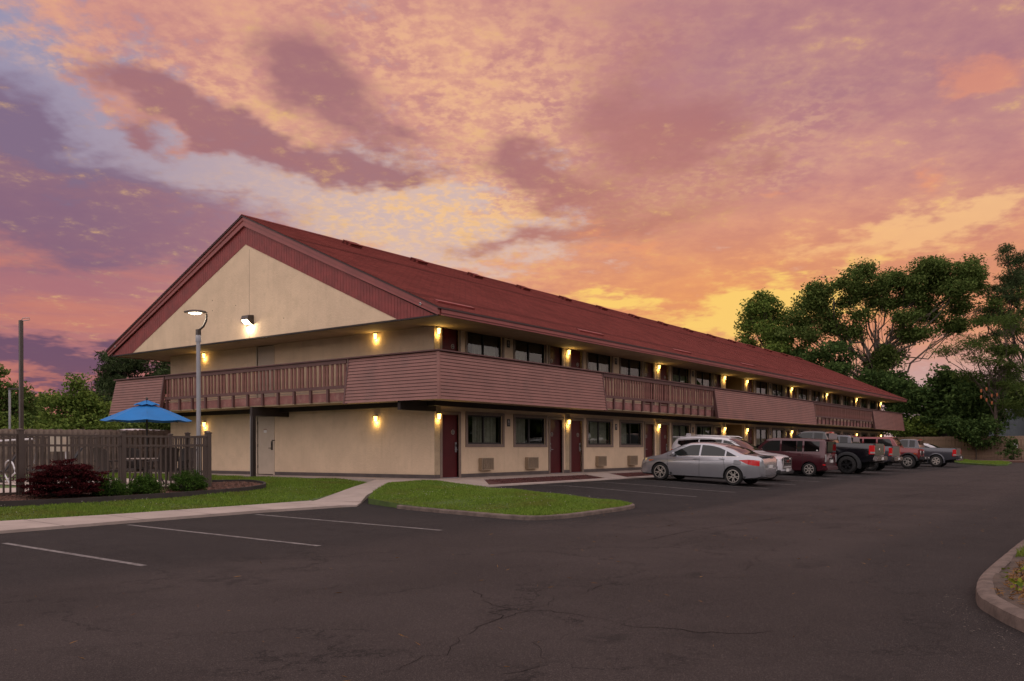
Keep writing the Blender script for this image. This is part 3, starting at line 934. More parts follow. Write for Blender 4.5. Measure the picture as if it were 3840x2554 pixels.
# base strip along the foot of the walls
prev = 0.0
edges = []
for m in MODS:
    for d in (DOOR_A, DOOR_B):
        edges.append((m + d[0] - 0.10, m + d[1] + 0.10))
edges.append(BZ)
edges.sort()
for a, c in edges:
    if a - prev > 0.05:
        MB().box(prev, a, -0.022, 0.02, 0.19, 0.32).build('base_strip', 'base_trim', motel)
    prev = c
MB().box(-0.022, 0.02, -0.02, 7.9, 0.19, 0.32).build('base_strip', 'base_trim', motel)
MB().box(-0.022, 0.02, 9.05, WY, 0.19, 0.32).build('base_strip', 'base_trim', motel)
# rough piers behind the lamps
pm = MB().box(-0.15, 0.15, -0.012, 0.01, 0.0, 2.34).mesh('lamp_pier', 'stucco_rough')
for x in LAMPX:
    for fl in (F1, F2):
        link('lamp_pier', pm, motel, (min(max(x - (0.02 if x > 1 else 0.01), 0.155), WX - 0.16), 0, fl + 0.02))

# --- windows: surround, dark sash, two panes, curtain, blind
ww, wh = 1.92, 0.98
sur = MB()
for a, c, z0, z1 in ((-0.11, 0, -0.10, wh + 0.10), (ww, ww + 0.11, -0.10, wh + 0.10), (0, ww, -0.10, 0), (0, ww, wh, wh + 0.10)):
    sur.box(a, c, -0.028, 0.004, z0, z1)
sur_m = sur.mesh('window', 'trim')
sash = MB()
for a, c, z0, z1 in ((0.0, 0.045, 0, wh), (ww - 0.07, ww, 0, wh), (0.045, ww - 0.07, 0, 0.055), (0.045, ww - 0.07, wh - 0.05, wh), (ww / 2 - 0.06, ww / 2, 0.055, wh - 0.05)):
    sash.box(a, c, 0.045, 0.10, z0, z1)
sash_m = sash.mesh('sash', 'frame_dark')
pane_ms = [MB().box(0.045, ww / 2 - 0.06, 0.082, 0.087, 0.055, wh - 0.05).mesh('pane', 'window_glass'),
           MB().box(ww / 2, ww - 0.07, 0.064, 0.069, 0.055, wh - 0.05).mesh('pane', 'window_glass')]


def curtain_mesh(a, c, seed):
    r = random.Random(seed); mb = MB(); n = int((c - a) / 0.022); pts = []
    ph = r.random() * 6
    for i in range(n + 1):
        x = a + (c - a) * i / n
        pts.append((x, 0.24 + 0.018 * math.sin(x * 62 + ph) + 0.008 * math.sin(x * 151 + ph)))
    for p, q in zip(pts[:-1], pts[1:]):
        mb.quad((p[0], p[1], 0.0), (q[0], q[1], 0.0), (q[0], q[1], wh), (p[0], p[1], wh))
    return mb.mesh('curtain', 'curtain', 60)


cur_ms = [curtain_mesh(0.55, 1.86, 1), curtain_mesh(0.06, 0.95, 2), curtain_mesh(0.03, 1.88, 3), curtain_mesh(0.98, 1.88, 4)]
blind_m = MB().box(0.03, ww - 0.03, 0.15, 0.16, wh * 0.62, wh).mesh('blind', 'blind')
k = 0
for fl in (F1, F2):
    for m in MODS:
        for j, w in enumerate((WIN_A, WIN_B)):
            o = link('window', sur_m, motel, (m + w[0], 0, fl + 1.11))
            link('sash', sash_m, o); link('pane', pane_ms[0], o); link('pane', pane_ms[1], o)
            link('curtain', cur_ms[(j + (2 if m > 8 and k % 3 else 0)) % 4], o)
            if fl == F2:
                link('blind', blind_m, o)
            k += 1

# --- room doors
leaf_m = MB().box(0, 0.82, 0.055, 0.10, 0.02, 2.06).mesh('door', 'door_red')
fr = MB()
for a, c, z0, z1 in ((-0.11, 0.0, 0, 2.17), (0.82, 0.93, 0, 2.17), (0.0, 0.82, 2.06, 2.17)):
    fr.box(a, c, -0.026, 0.11, z0, z1)
frame_m = fr.mesh('door_frame', 'trim')
sill_m = MB().box(0, 0.82, -0.05, 0.11, 0.0, 0.02).mesh('threshold', 'metal_grey')


def handle_mesh(side):
    x = 0.74 if side > 0 else 0.08
    mb = MB().box(x - 0.035, x + 0.035, 0.035, 0.055, 0.84, 1.17)
    mb.lathe([(0.0, 0.0), (0.018, 0.0), (0.018, -0.05), (0.0, -0.05)], 10, 0, 'y', (x, 0.035, 0.92))
    mb.box(min(x, x - side * 0.12), max(x, x - side * 0.12), -0.018, -0.004, 0.91, 0.93)
    mb.box(x - 0.022, x + 0.022, 0.020, 0.035, 1.02, 1.10, 1)
    return mb.mesh('handle', ['metal_grey', 'sign_black'])


hand_m = {1: handle_mesh(1), -1: handle_mesh(-1)}
plate_m = MB().lathe([(0.0, -0.004), (0.062, -0.004), (0.062, 0.004), (0.0, 0.004)], 20, 0, 'y').lathe([(0.066, -0.006), (0.078, -0.006), (0.078, 0.002), (0.066, 0.002)], 20, 1, 'y').mesh('number_plate', ['sign_black', 'sign_print'])
nums = {}
for fl, base in ((F1, 127), (F2, 226)):
    q = 0
    for m in MODS:
        for j, d in enumerate((DOOR_A, DOOR_B)):
            o = link('door', leaf_m, motel, (m + d[0], 0, fl))
            link('door_frame', frame_m, o); link('threshold', sill_m, o)
            s = 1 if j == 0 else -1
            link('handle', hand_m[s], o)
            px = 0.60 if s > 0 else 0.20
            link('number_plate', plate_m, o, (px, 0.049, 1.50))
            if m < 17:
                nm = text_mesh(str(base + 2 * q), 0.062, 'sign_print')
                link('room_number', nm, o, (px, 0.043, 1.50), (math.pi / 2, 0, 0))
            q += 1

# --- service doors in the gable wall, painted like the wall
for fl, hgt in ((F1, 2.2), (F2, 2.06)):
    o = MB().box(0.012, 0.05, 8.02, 8.93, fl + 0.03, fl + hgt - 0.02).build('service_door', 'paint_tan', motel)
    fm = MB()
    for a, c, z0, z1 in ((7.93, 8.0, fl, fl + hgt + 0.07), (8.95, 9.02, fl, fl + hgt + 0.07), (8.0, 8.95, fl + hgt, fl + hgt + 0.07)):
        fm.box(-0.014, 0.05, a, c, z0, z1)
    fm.build('door_frame', 'paint_tan', o)
    if fl == F1:
        MB().box(-0.004, 0.012, 8.06, 8.15, 1.13, 1.46).box(-0.05, -0.035, 8.08, 8.24, 1.19, 1.215).box(-0.02, -0.004, 8.085, 8.125, 1.30, 1.38, 1).build('handle', ['bronze', 'sign_black'], o)
        MB().box(-0.03, -0.014, 7.90, 8.07, 1.47, 1.51).build('latch_guard', 'bronze', o)
        MB().box(0.009, 0.012, 8.42, 8.58, 1.78, 1.88).box(0.009, 0.012, 8.41, 8.59, 1.90, 1.92, 1).build('notice', ['white_paint', 'alarm_red'], o)
        for z in (0.45, 1.25, 2.1):
            MB().box(-0.006, 0.012, 8.93, 8.95, z, z + 0.11).build('hinge', 'bronze', o)

# --- balcony: slab, soffit, beams
sl = MB()
sl.box(-1.46, WX + 0.9, -1.46, 0.0, 2.70, 2.98); sl.box(-1.46, 0.0, 0.0, WY + 1.46, 2.70, 2.98); sl.box(0, 4, WY, WY + 1.46, 2.70, 2.98)
sl.build('balcony_slab', 'rim_panel', motel)
sf = MB()
sf.box(-1.44, WX + 0.9, -1.44, 0.0, 2.66, 2.70); sf.box(-1.44, 0.0, 0.0, WY + 1.44, 2.66, 2.70)
sf.build('balcony_soffit', 'soffit', motel)
MB().box(-0.30, WX + 0.7, -0.42, -0.30, 2.50, 2.655).build('ledger_beam', 'dark_beam', motel)
MB().box(-0.42, -0.30, -0.42, WY + 0.4, 2.50, 2.655).build('ledger_beam', 'dark_beam', motel)
for y in (-0.02, 7.16, 14.6):
    MB().box(-1.62, 0.0, y - 0.06, y + 0.06, 2.34, 2.655).build('cross_beam', 'dark_beam', motel)
pst = MB().box(-1.60, -1.47, 7.09, 7.22, 0.18, 2.34).build('post', 'dark_beam', motel)
MB().tube([(-1.56, 7.27, 0.2), (-1.56, 7.27, 2.45), (-1.50, 7.27, 2.58)], 0.022, 8).box(-1.59, -1.53, 7.22, 7.29, 1.2, 1.22).box(-1.59, -1.53, 7.22, 7.29, 2.0, 2.02).build('conduit', 'metal_grey', pst)
MB().box(-1.95, -1.1, 6.75, 7.6, 0.0, 0.19).build('post_pad', 'kerb_concrete', pst)

# --- skirt panels of lapped boards (d = distance out from the wall)
NB = 14
Z0, Z1, D0, D1 = 2.60, 4.03, 1.74, 1.53
BH = (Z1 - Z0) / NB


def skirt(axis, a0, a1, corner0=False, corner1=False, rev=1):
    """axis 'x': along the front; 'y': along the gable end. corners are mitred"""
    def pt(a, d, z):
        return (a, -d, z) if axis == 'x' else (-d, a, z)
    mb = MB()
    w = 0.07
    e0 = lambda d: (-d + 0.02 if corner0 else a0)
    e1 = lambda d: (a1 + d - 0.02 if corner1 else a1)
    A = [(D0 - 0.03, Z0 + 0.01), (D1 - 0.03, Z1), (D1 - 0.03 - w, Z1), (D0 - 0.03 - w, Z0 + 0.01)]
    lo = [pt(e0(d) + 0.01, d, z) for d, z in A]; hi = [pt(e1(d) - 0.01, d, z) for d, z in A]
    n = len(mb.v); mb.v += lo + hi
    for f in ((0, 1, 2, 3), (7, 6, 5, 4), (0, 4, 5, 1), (1, 5, 6, 2), (2, 6, 7, 3), (3, 7, 4, 0)):
        mb.f.append(tuple(n + i for i in f)); mb.mi.append(0)
    sk = mb.build('balcony_skirt', 'plank_gap', motel)  # near-black backing colours in the gap shadow between the boards
    fix_normals(sk.data)
    for k in range(NB):
        z0 = Z0 + k * BH; z1 = z0 + BH - 0.014
        d0 = D0 + (D1 - D0) * k / NB; d1 = D0 + (D1 - D0) * (k + 1) / NB
        prof = [(d0 + 0.008, z0), (d1 - 0.006, z1), (d1 - 0.026, z1), (d0 - 0.024, z0 + 0.004)]
        b2 = MB(); lo = [pt(e0(d), d, z) for d, z in prof]; hi = [pt(e1(d), d, z) for d, z in prof]
        b2.v = lo + hi
        for f in ((0, 1, 2, 3), (7, 6, 5, 4), (0, 4, 5, 1), (1, 5, 6, 2), (2, 6, 7, 3), (3, 7, 4, 0)):
            b2.f.append(f); b2.mi.append(0)
        bo = b2.build('board', 'siding', sk); fix_normals(bo.data)
    for e, cn in ((a0, corner0), (a1, corner1)):
        if not cn:
            t2 = MB(); s = 0.035
            q = [(D0 + 0.014, Z0 - 0.012), (D1 + 0.010, Z1 + 0.005), (D1 - 0.12, Z1 + 0.005), (D0 - 0.12, Z0 - 0.012)]
            lo = [pt(e - s, d, z) for d, z in q]; hi = [pt(e + s, d, z) for d, z in q]
            t2.v = lo + hi
            for f in ((0, 1, 2, 3), (7, 6, 5, 4), (0, 4, 5, 1), (1, 5, 6, 2), (2, 6, 7, 3), (3, 7, 4, 0)):
                t2.f.append(f); t2.mi.append(0)
            to = t2.build('end_trim', 'rail_paint', sk); fix_normals(to.data)
    return sk


s1 = skirt('x', -1.7, 7.88, corner0=True)
s2 = skirt('x', 18.4, 33.6)
s3 = skirt('x', 47.8, WX + 0.75)
s4 = skirt('y', -1.7, 2.28, corner0=True)
s5 = skirt('y', 12.75, WY, corner1=True)
# corner board
cb = MB(); s = 0.055
lo = [(-D0 - 0.02, -D0 - 0.02), (-D0 + s, -D0 - 0.02), (-D0 + s, -D0 + s), (-D0 - 0.02, -D0 + s)]
sh = D0 - D1
cb.v = [(x, y, Z0 - 0.01) for x, y in lo] + [(x + sh, y + sh, Z1) for x, y in lo]
for f in ((3, 2, 1, 0), (4, 5, 6, 7), (0, 1, 5, 4), (1, 2, 6, 5), (2, 3, 7, 6), (3, 0, 4, 7)):
    cb.f.append(f); cb.mi.append(0)
cb.build('corner_board', 'siding', s1)
# cap rail, one run per side
MB().box(-1.60, WX + 0.75, -1.60, -1.43, 4.035, 4.075).build('cap_rail', 'rail_paint', motel)
MB().box(-1.60, -1.43, -1.43, WY + 1.6, 4.035, 4.075).build('cap_rail', 'rail_paint', motel)
MB().box(WX + 0.58, WX + 0.75, -1.43, 6, 4.035, 4.075).build('cap_rail', 'rail_paint', motel)


def railing(axis, a0, a1):
    def bx(mb, s0, s1_, d0, d1, z0, z1, m=0):
        if axis == 'x':
            mb.box(s0, s1_, -d1, -d0, z0, z1, m)
        else:
            mb.box(-d1, -d0, s0, s1_, z0, z1, m)
        return mb
    top = bx(MB(), a0 + 0.04, a1 - 0.04, 1.505, 1.545, 3.90, 4.033)
    r = top.build('railing', 'rail_paint', motel)
    bx(MB(), a0 + 0.04, a1 - 0.04, 1.50, 1.545, 3.10, 3.20).build('bottom_rail', 'rail_paint', r)
    n = int((a1 - a0 - 0.2) / 0.205)
    ms = [bx(MB(), -0.05, 0.05, 1.465, 1.502, 3.12, 3.95).mesh('baluster', 'baluster_paint')]
    for i in range(n + 1):
        a = a0 + 0.14 + (a1 - a0 - 0.28) * i / n
        o = link('baluster', ms[0], r, (a, 0, 0) if axis == 'x' else (0, a, 0))
        o.rotation_euler = (0, rnd.gauss(0, 0.006), 0) if axis == 'x' else (rnd.gauss(0, 0.006), 0, 0)
        if axis == 'y':
            o.location.z = -math.sin(o.rotation_euler.x) * 0
    nb = int((a1 - a0) / 0.80)
    bm_ = bx(MB(), -0.045, 0.045, 1.462, 1.535, 2.68, 3.10).mesh('bracket', 'rail_paint')
    for i in range(nb + 1):
        a = a0 + 0.12 + (a1 - a0 - 0.24) * i / nb
        link('bracket', bm_, r, (a, 0, 0) if axis == 'x' else (0, a, 0))
        if i < nb:
            w = (a1 - a0 - 0.24) / nb
            bx(MB(), a + 0.06, a + w - 0.06, 1.462, 1.472, 3.012 + rnd.uniform(-0.008, 0.008), 3.045).build('pale_strip', 'pale_strip', r)
    return r


railing('x', 7.93, 18.35)
railing('x', 33.65, 47.75)
railing('y', 2.33, 12.70)

# --- roof
def make_roof():
    t = MATS['shingle'].node_tree; b = t.nodes['Principled BSDF']
    tc = [n for n in t.nodes if n.type == 'TEX_COORD'][0]
    x, y, z = sep(t, E(t, tc.outputs['Object']))
    br = t.nodes.new('ShaderNodeTexBrick')
    br.inputs['Scale'].default_value = 1.0; br.inputs['Mortar Size'].default_value = 0.006; br.inputs['Brick Width'].default_value = 0.31; br.inputs['Row Height'].default_value = 0.1432
    br.inputs['Color1'].default_value = (0.88, 0.88, 0.88, 1); br.inputs['Color2'].default_value = (1.06, 1.06, 1.06, 1); br.inputs['Mortar'].default_value = (0.5, 0.5, 0.5, 1)
    t.links.new(xyz(t, x, y * (1 / math.cos(math.atan(SLOPE)))).o, br.inputs['Vector'])
    old = [l for l in t.links if l.to_socket == b.inputs['Base Color']][0].from_socket
    c = mixc(t, 1.0, E(t, old), E(t, br.outputs['Color']), 'MULTIPLY')
    t.links.new(c.o, b.inputs['Base Color'])
    X0, X1 = -1.84, 58.3
    ye, yr = -1.80, WY / 2
    mb = MB(); N = 72
    for side in (0, 1):
        def P(x, yy, lift):
            z = 5.30 + (yy + 1.72) * SLOPE + lift
            return (x, yy if side == 0 else WY - yy, z)
        for i in range(N):
            a = ye + (yr - ye) * i / N; c2 = ye + (yr - ye) * (i + 1) / N
            mb.quad(P(X0, a, 0.016), P(X1, a, 0.016), P(X1, c2, 0.002), P(X0, c2, 0.002))
            mb.quad(P(X0, a, 0.0), P(X1, a, 0.0), P(X1, a, 0.016), P(X0, a, 0.016))
    r = mb.build('roof', 'shingle', motel)
    dk = MB()
    for side in (0, 1):
        f = (lambda yy: yy) if side == 0 else (lambda yy: WY - yy)
        q = [(f(ye), 5.30 + (ye + 1.72) * SLOPE - 0.002), (f(yr), 5.30 + (yr + 1.72) * SLOPE - 0.002), (f(yr), 5.30 + (yr + 1.72) * SLOPE - 0.05), (f(ye), 5.30 + (ye + 1.72) * SLOPE - 0.05)]
        dk.prism([(X0 + 0.01, a, z) for a, z in q], (X1 - X0 - 0.02, 0, 0))
    o = dk.build('roof_deck', 'edge_shade', r); fix_normals(o.data)
    # ridge caps
    cap = MB(); zc = 5.30 + (yr + 1.72) * SLOPE
    q = [(yr - 0.16, zc - 0.16 * SLOPE + 0.018), (yr, zc + 0.035), (yr + 0.16, zc - 0.16 * SLOPE + 0.018), (yr, zc + 0.012)]
    cap.prism([(X0, a, z) for a, z in q], (X1 - X0, 0, 0))
    o = cap.build('ridge_cap', 'shingle', r); fix_normals(o.data)
    # box vents below the ridge and flat pads above the eave
    vm = MB()
    vm.prism([(0, -0.22, 0.0), (0, -0.26, 0.12), (0, 0.20, 0.12), (0, 0.24, 0.0)], (0.62, 0, 0)); vm.box(-0.02, 0.64, -0.30, 0.22, 0.12, 0.14)
    vmm = vm.mesh('roof_vent', 'shingle'); fix_normals(vmm)
    ang = math.atan(SLOPE)
    for i in range(15):
        x = 2.3 + i * 3.78
        link('roof_vent', vmm, r, (x, 6.55, 5.30 + (6.55 + 1.72) * SLOPE), (ang, 0, 0))
    pm2 = MB().box(0, 1.75, -0.09, 0.09, 0.0, 0.055).mesh('snow_guard', 'plank_red')
    for i in range(7):
        x = -1.3 + i * 7.95
        link('snow_guard', pm2, r, (x, -1.22, 5.30 + (-1.22 + 1.72) * SLOPE + 0.012), (ang, 0, 0))
    return r


roof = make_roof()
MB().box(-1.66, 58.1, -1.74, -1.68, 5.04, 5.20).box(-1.66, 58.1, -1.77, -1.74, 5.10, 5.215).build('fascia', 'fascia', motel)
MB().box(-1.6, 58.0, WY + 1.68, WY + 1.74, 5.04, 5.20).build('fascia', 'fascia', motel)
MB().box(-1.60, 58.1, -1.68, 0.02, ZS - 0.04, ZS).box(-1.60, 0.02, 0.02, WY + 1.68, ZS - 0.04, ZS).box(0.02, 58.1, WY, WY + 1.68, ZS - 0.04, ZS).box(WX, 58.1, 0.02, WY, ZS - 0.04, ZS).build('eave_soffit', 'soffit', motel)
# gable end: rake boards, red planks, stucco triangle
gb = MB()
for s in (0, 1):
    f = (lambda yy: yy) if s == 0 else (lambda yy: WY - yy)
    y0, y1 = -1.74, WY / 2
    q = [(f(y0), zr(y0) - 0.05), (f(y1), zr(y1) - 0.05), (f(y1), zr(y1) - 0.36), (f(y0 + 0.06), 5.05), (f(y0), 5.05)]
    o = MB().prism([(-1.76, a, z) for a, z in q], (0.06, 0, 0)).build('rake_board', 'fascia', motel); fix_normals(o.data)
    q = [(f(y0), zr(y0) - 0.05), (f(y1), zr(y1) - 0.05), (f(y1), zr(y1) - 0.17), (f(y0), zr(y0) - 0.17)]
    o = MB().prism([(-1.79, a, z) for a, z in q], (0.03, 0, 0)).build('rake_trim', 'fascia', motel); fix_normals(o.data)
band = MB().prism([(-1.655, -1.68, 5.06), (-1.655, WY / 2, zr(WY / 2) - 0.3), (-1.655, WY + 1.68, 5.06)], (0.03, 0, 0)).build('plank_band', 'plank_gap', motel)
fix_normals(band.data)
pw = 0.132
NP = int((WY + 2 * 1.62) / pw)
st = (WY + 2 * 1.62) / NP
for i in range(NP):
    a = -1.62 + i * st + 0.004; c = a + st - 0.010
    if a < WY / 2 < c:
        tops = [(a, zr(a) - 0.33), (WY / 2, zr(WY / 2) - 0.33), (c, zr(c) - 0.33)]
        bots = [(c, zr(c) - 1.0), (WY / 2, zr(WY / 2) - 1.0), (a, zr(a) - 1.0)]
    else:
        tops = [(a, zr(a) - 0.33), (c, zr(c) - 0.33)]
        bots = [(c, max(5.045, zr(c) - 1.0)), (a, max(5.045, zr(a) - 1.0))]
    if tops[0][1] < bots[-1][1] + 0.02 or tops[-1][1] < bots[0][1] + 0.02:
        continue
    o = MB().prism([(-1.682, y, z) for y, z in tops + bots], (0.026, 0, 0)).build('plank', 'plank_red', band)
    fix_normals(o.data)
yb = -1.72 + (5.06 + 0.985 - 5.30) / SLOPE
tri = MB().prism([(-1.668, yb, 5.075), (-1.668, WY / 2, zr(WY / 2) - 0.985), (-1.668, WY - yb, 5.075)], (0.02, 0, 0))
o = tri.build('gable_panel', 'stucco', motel); fix_normals(o.data)
MB().box(-1.671, -1.667, 7.16, 7.172, 5.08, 8.2).build('control_joint', 'trim', o)
for y, z in ((9.35, 6.62), (9.35, 6.25), (7.95, 6.3), (5.3, 5.6)):
    MB().box(-1.672, -1.667, y - 0.015, y + 0.015, z - 0.015, z + 0.015).build('bolt_hole', 'dark_beam', o)
MB().box(-1.70, -1.62, -1.66, WY + 1.66, 5.02, 5.062).build('drip_strip', 'dark_beam', motel)
MB().quad((58.05, -1.7, 5.05), (58.05, WY + 1.7, 5.05), (58.05, WY / 2, 9.3), (58.05, WY / 2, 9.3)).build('gable_panel', 'stucco', motel)
fix_normals(bpy.data.objects['gable_panel.001'].data)

# ------------------------------------------------------------------ lamps and fittings fixed to the motel
def point(parent, loc, energy, color, radius=0.04):
    ld = bpy.data.lights.new('bulb', 'POINT'); ld.energy = energy; ld.color = color; ld.shadow_soft_size = radius
    o = bpy.data.objects.new('bulb', ld); COL.objects.link(o); o.parent = parent; o.location = loc
    return o


# local: wall at y = 0, front towards -y
lh = MB()
lh.box(-0.055, 0.055, -0.018, 0.0, -0.01, 0.25)
lh.prism([(-0.062, -0.018, 0.20), (-0.062, -0.125, 0.20), (-0.062, -0.105, 0.232), (-0.062, -0.018, 0.242)], (0.124, 0, 0))
house_m = lh.mesh('housing', 'bronze'); fix_normals(house_m)
lens_m = MB().prism([(-0.049, -0.019, 0.015), (-0.049, -0.085, 0.03), (-0.049, -0.115, 0.198), (-0.049, -0.019, 0.198)], (0.098, 0, 0)).mesh('lens', 'lamp_lens')
fix_normals(lens_m)
ORD = ['first', 'second', 'third', 'fourth', 'fifth', 'sixth', 'seventh', 'eighth', 'ninth', 'tenth', 'eleventh', 'twelfth', 'thirteenth', 'fourteenth']


def wall_lamp(loc, rz, label, group, e=4.5):
    o = thing('wall_lamp', label, 'lamp', loc, rz, group)
    link('housing', house_m, o).scale = (0.88, 0.9, 0.9); link('lens', lens_m, o).scale = (0.88, 0.9, 0.9)
    point(o, (0, -0.085, -0.03), e, (1.0, 0.64, 0.18), 0.03)


for i, x in enumerate(LAMPX):
    xx = min(max(x, 0.15), WX - 0.12)
    n = 'at the corner' if i == 0 else ORD[i] + ' from the corner'
    wall_lamp((xx, -0.013, 2.09), 0, f'lit wall lamp beside the ground floor doors, {n}', 'lamps along the ground floor front')
    wall_lamp((xx, -0.013, 4.82), 0, f'lit wall lamp beside the upper floor doors, {n}', 'lamps along the upper floor front')
for y, nm in ((2.57, 'the siding skirt'), (12.3, 'the pool')):
    wall_lamp((-0.001, y, 2.07), -math.pi / 2, f'lit wall lamp low on the gable end wall, toward {nm}', 'lamps on the gable end')
    wall_lamp((-0.001, y, 4.84), -math.pi / 2, f'lit wall lamp on the upper gable end wall, toward {nm}', 'lamps on the gable end')

# wall pack on the gable triangle
wp = thing('wall_floodlight', 'bronze floodlight glowing white in the middle of the gable triangle', 'floodlight', (-1.668, 7.12, 5.62), -math.pi / 2)
o = MB().box(-0.20, 0.20, -0.02, 0, -0.14, 0.24).prism([(-0.19, -0.02, -0.09), (-0.19, -0.10, -0.09), (-0.19, -0.27, 0.08), (-0.19, -0.22, 0.22), (-0.19, -0.02, 0.24)], (0.38, 0, 0)).build('housing', 'bronze', wp); fix_normals(o.data)
MB().quad((-0.17, -0.112, -0.082), (0.17, -0.112, -0.082), (0.17, -0.262, 0.068), (-0.17, -0.262, 0.068)).build('lens', 'led_lens', wp)
point(wp, (0, -0.14, -0.13), 26.0, (1.0, 0.80, 0.55), 0.05)

# small black signs between the windows, with a pale pictogram
sg = MB().box(-0.095, 0.095, -0.012, 0, -0.13, 0.13)
sg_m = bevel(sg.mesh('plate', 'sign_black'), 0.006)
ic = MB().poly([(-0.05, -0.0135, 0.0), (0.05, -0.0135, 0.0), (0.045, -0.0135, 0.075), (0.02, -0.0135, 0.09), (-0.045, -0.0135, 0.085)]).box(-0.06, 0.06, -0.0135, -0.012, -0.03, -0.022).box(-0.055, 0.055, -0.0135, -0.012, -0.05, -0.042).box(-0.05, 0.05, -0.0135, -0.012, -0.07, -0.062)
ic_m = ic.mesh('pictogram', 'sign_print')
for fl, nm in ((F1, 'ground floor'), (F2, 'upper floor')):
    for i, m in enumerate(MODS):
        o = thing('room_sign', f'small black wall sign between two {nm} windows, {ORD[i]} from the corner', 'sign', (m + 3.79, -0.001, fl + 1.87), 0, 'black signs between the room windows')
        link('plate', sg_m, o); link('pictogram', ic_m, o)
al = thing('fire_alarm', 'small red fire alarm box above an upper floor window sign', 'alarm', (0.16 + 3.81, -0.001, F2 + 2.10))
MB().box(-0.06, 0.06, -0.05, 0, -0.055, 0.055).build('case', 'alarm_red', al); MB().lathe([(0.0, -0.06), (0.03, -0.06), (0.035, -0.05)], 12, 0, 'y').build('lens', 'sign_print', al)

# through-wall air conditioners under the ground floor windows
ac = MB()
for a, c, z0, z1 in ((-0.33, -0.30, 0, 0.42), (0.30, 0.33, 0, 0.42), (-0.30, 0.30, 0, 0.03), (-0.30, 0.30, 0.39, 0.42)):
    ac.box(a, c, -0.15, 0, z0, z1)
ac_case = ac.mesh('case', 'ac_case')
slat_m = MB().box(-0.30, 0.30, -0.14, -0.10, 0, 0.016).mesh('slat', 'ac_case')
rib_m = MB().box(-0.008, 0.008, -0.145, -0.10, 0.03, 0.39).mesh('rib', 'ac_case')
back_m = MB().box(-0.30, 0.30, -0.06, 0, 0.03, 0.39).mesh('coil', 'ac_grille')
q = 0
for m in MODS[:3]:
    for dx in (2.42, 5.12):
        o = thing('air_conditioner', f'louvred tan wall air conditioner under the {ORD[q]} ground floor window from the corner', 'air conditioner', (m + dx, -0.001, 0.42), 0, 'wall air conditioners along the front')
        link('case', ac_case, o); link('coil', back_m, o)
        for i in range(11):
            link('slat', slat_m, o, (0, 0, 0.04 + i * 0.032))
        for x in (-0.2, -0.1, 0.0, 0.1, 0.2):
            link('rib', rib_m, o, (x, 0, 0))
        q += 1
# cameras under the eaves
for y, nm in ((-1.05, 'near the front corner of'), (15.9, 'near the pool side end of')):
    o = thing('security_camera', f'small white dome camera {nm} the red gable planks', 'camera', (-1.69, y, 5.42), -math.pi / 2)
    MB().lathe([(0.0, -0.11), (0.04, -0.10), (0.045, -0.05), (0.05, 0.0), (0.0, 0.0)], 12, 0, 'y').build('body', 'plastic_white', o, sm=40)
    MB().lathe([(0.0, -0.125), (0.022, -0.115), (0.03, -0.095)], 12, 0, 'y').build('eye', 'sign_black', o, sm=40)

# ------------------------------------------------------------------ pool fence of flat metal pickets
def picket_fence(name, label, pts, zf, h=1.36, step=0.137, group=None, posts=None):
    root = thing(name, label, 'fence', (pts[0][0], pts[0][1], 0), 0, group)
    ox, oy = pts[0]
    pk = MB().box(-0.019, 0.019, -0.012, 0.012, 0.0, 1.0).mesh('picket', 'fence_metal')
    ps = MB().box(-0.055, 0.055, -0.055, 0.055, 0.0, 1.0).mesh('post', 'fence_metal')
    cp = MB().box(-0.068, 0.068, -0.068, 0.068, 0.0, 0.03).lathe([(0.085, 0.03), (0.0, 0.055)], 4, 0, 'z').mesh('post_cap', 'fence_metal')
    for a, c in zip(pts[:-1], pts[1:]):
        L = math.dist(a, c); ang = math.atan2(c[1] - a[1], c[0] - a[0])
        d = ((c[0] - a[0]) / L, (c[1] - a[1]) / L)
        za, zc = zf(*a), zf(*c)
        for z, hh in ((0.10, 0.045), (1.15, 0.05), (1.38, 0.05)):
            mb = MB(); n = (-d[1] * 0.02, d[0] * 0.02)
            q = [(a[0] + n[0], a[1] + n[1], za + z), (a[0] - n[0], a[1] - n[1], za + z), (c[0] - n[0], c[1] - n[1], zc + z), (c[0] + n[0], c[1] + n[1], zc + z)]
            mb.prism([(p[0] - ox, p[1] - oy, p[2]) for p in q], (0, 0, hh))
            o = mb.build('rail', 'fence_metal', root); fix_normals(o.data)
        k = int(L / step)
        for i in range(1, k):
            s = i * L / k; z = za + (zc - za) * s / L
            o = link('picket', pk, root, (a[0] + d[0] * s - ox, a[1] + d[1] * s - oy, z + 0.03), (0, 0, ang)); o.scale.z = h - 0.01
        m = max(1, round(L / 2.3))
        for i in range(m + 1):
            s = i * L / m; z = za + (zc - za) * s / L
            o = link('post', ps, root, (a[0] + d[0] * s - ox, a[1] + d[1] * s - oy, z - 0.1), (0, 0, ang)); o.scale.z = 1.60
            link('post_cap', cp, root, (a[0] + d[0] * s - ox, a[1] + d[1] * s - oy, z + 1.5), (0, 0, ang))
    return root


zf = lambda x, y: float(zl(x, y)) + 0.02
picket_fence('pool_fence', 'brown metal picket fence behind the red shrub and green bushes', [(-6.95, 1.82), (-16.5, 1.70)], lambda x, y: 0.07)
picket_fence('pool_fence', 'brown metal picket fence side running back past the patio table toward the motel', [(-6.90, 1.95), (-5.45, 6.0)], lambda x, y: 0.10, step=0.20)
picket_fence('pool_fence', 'brown metal picket fence at the back of the pool, in front of the board fence', [(-5.2, 10.9), (-19.0, 12.2)], lambda x, y: 0.15)

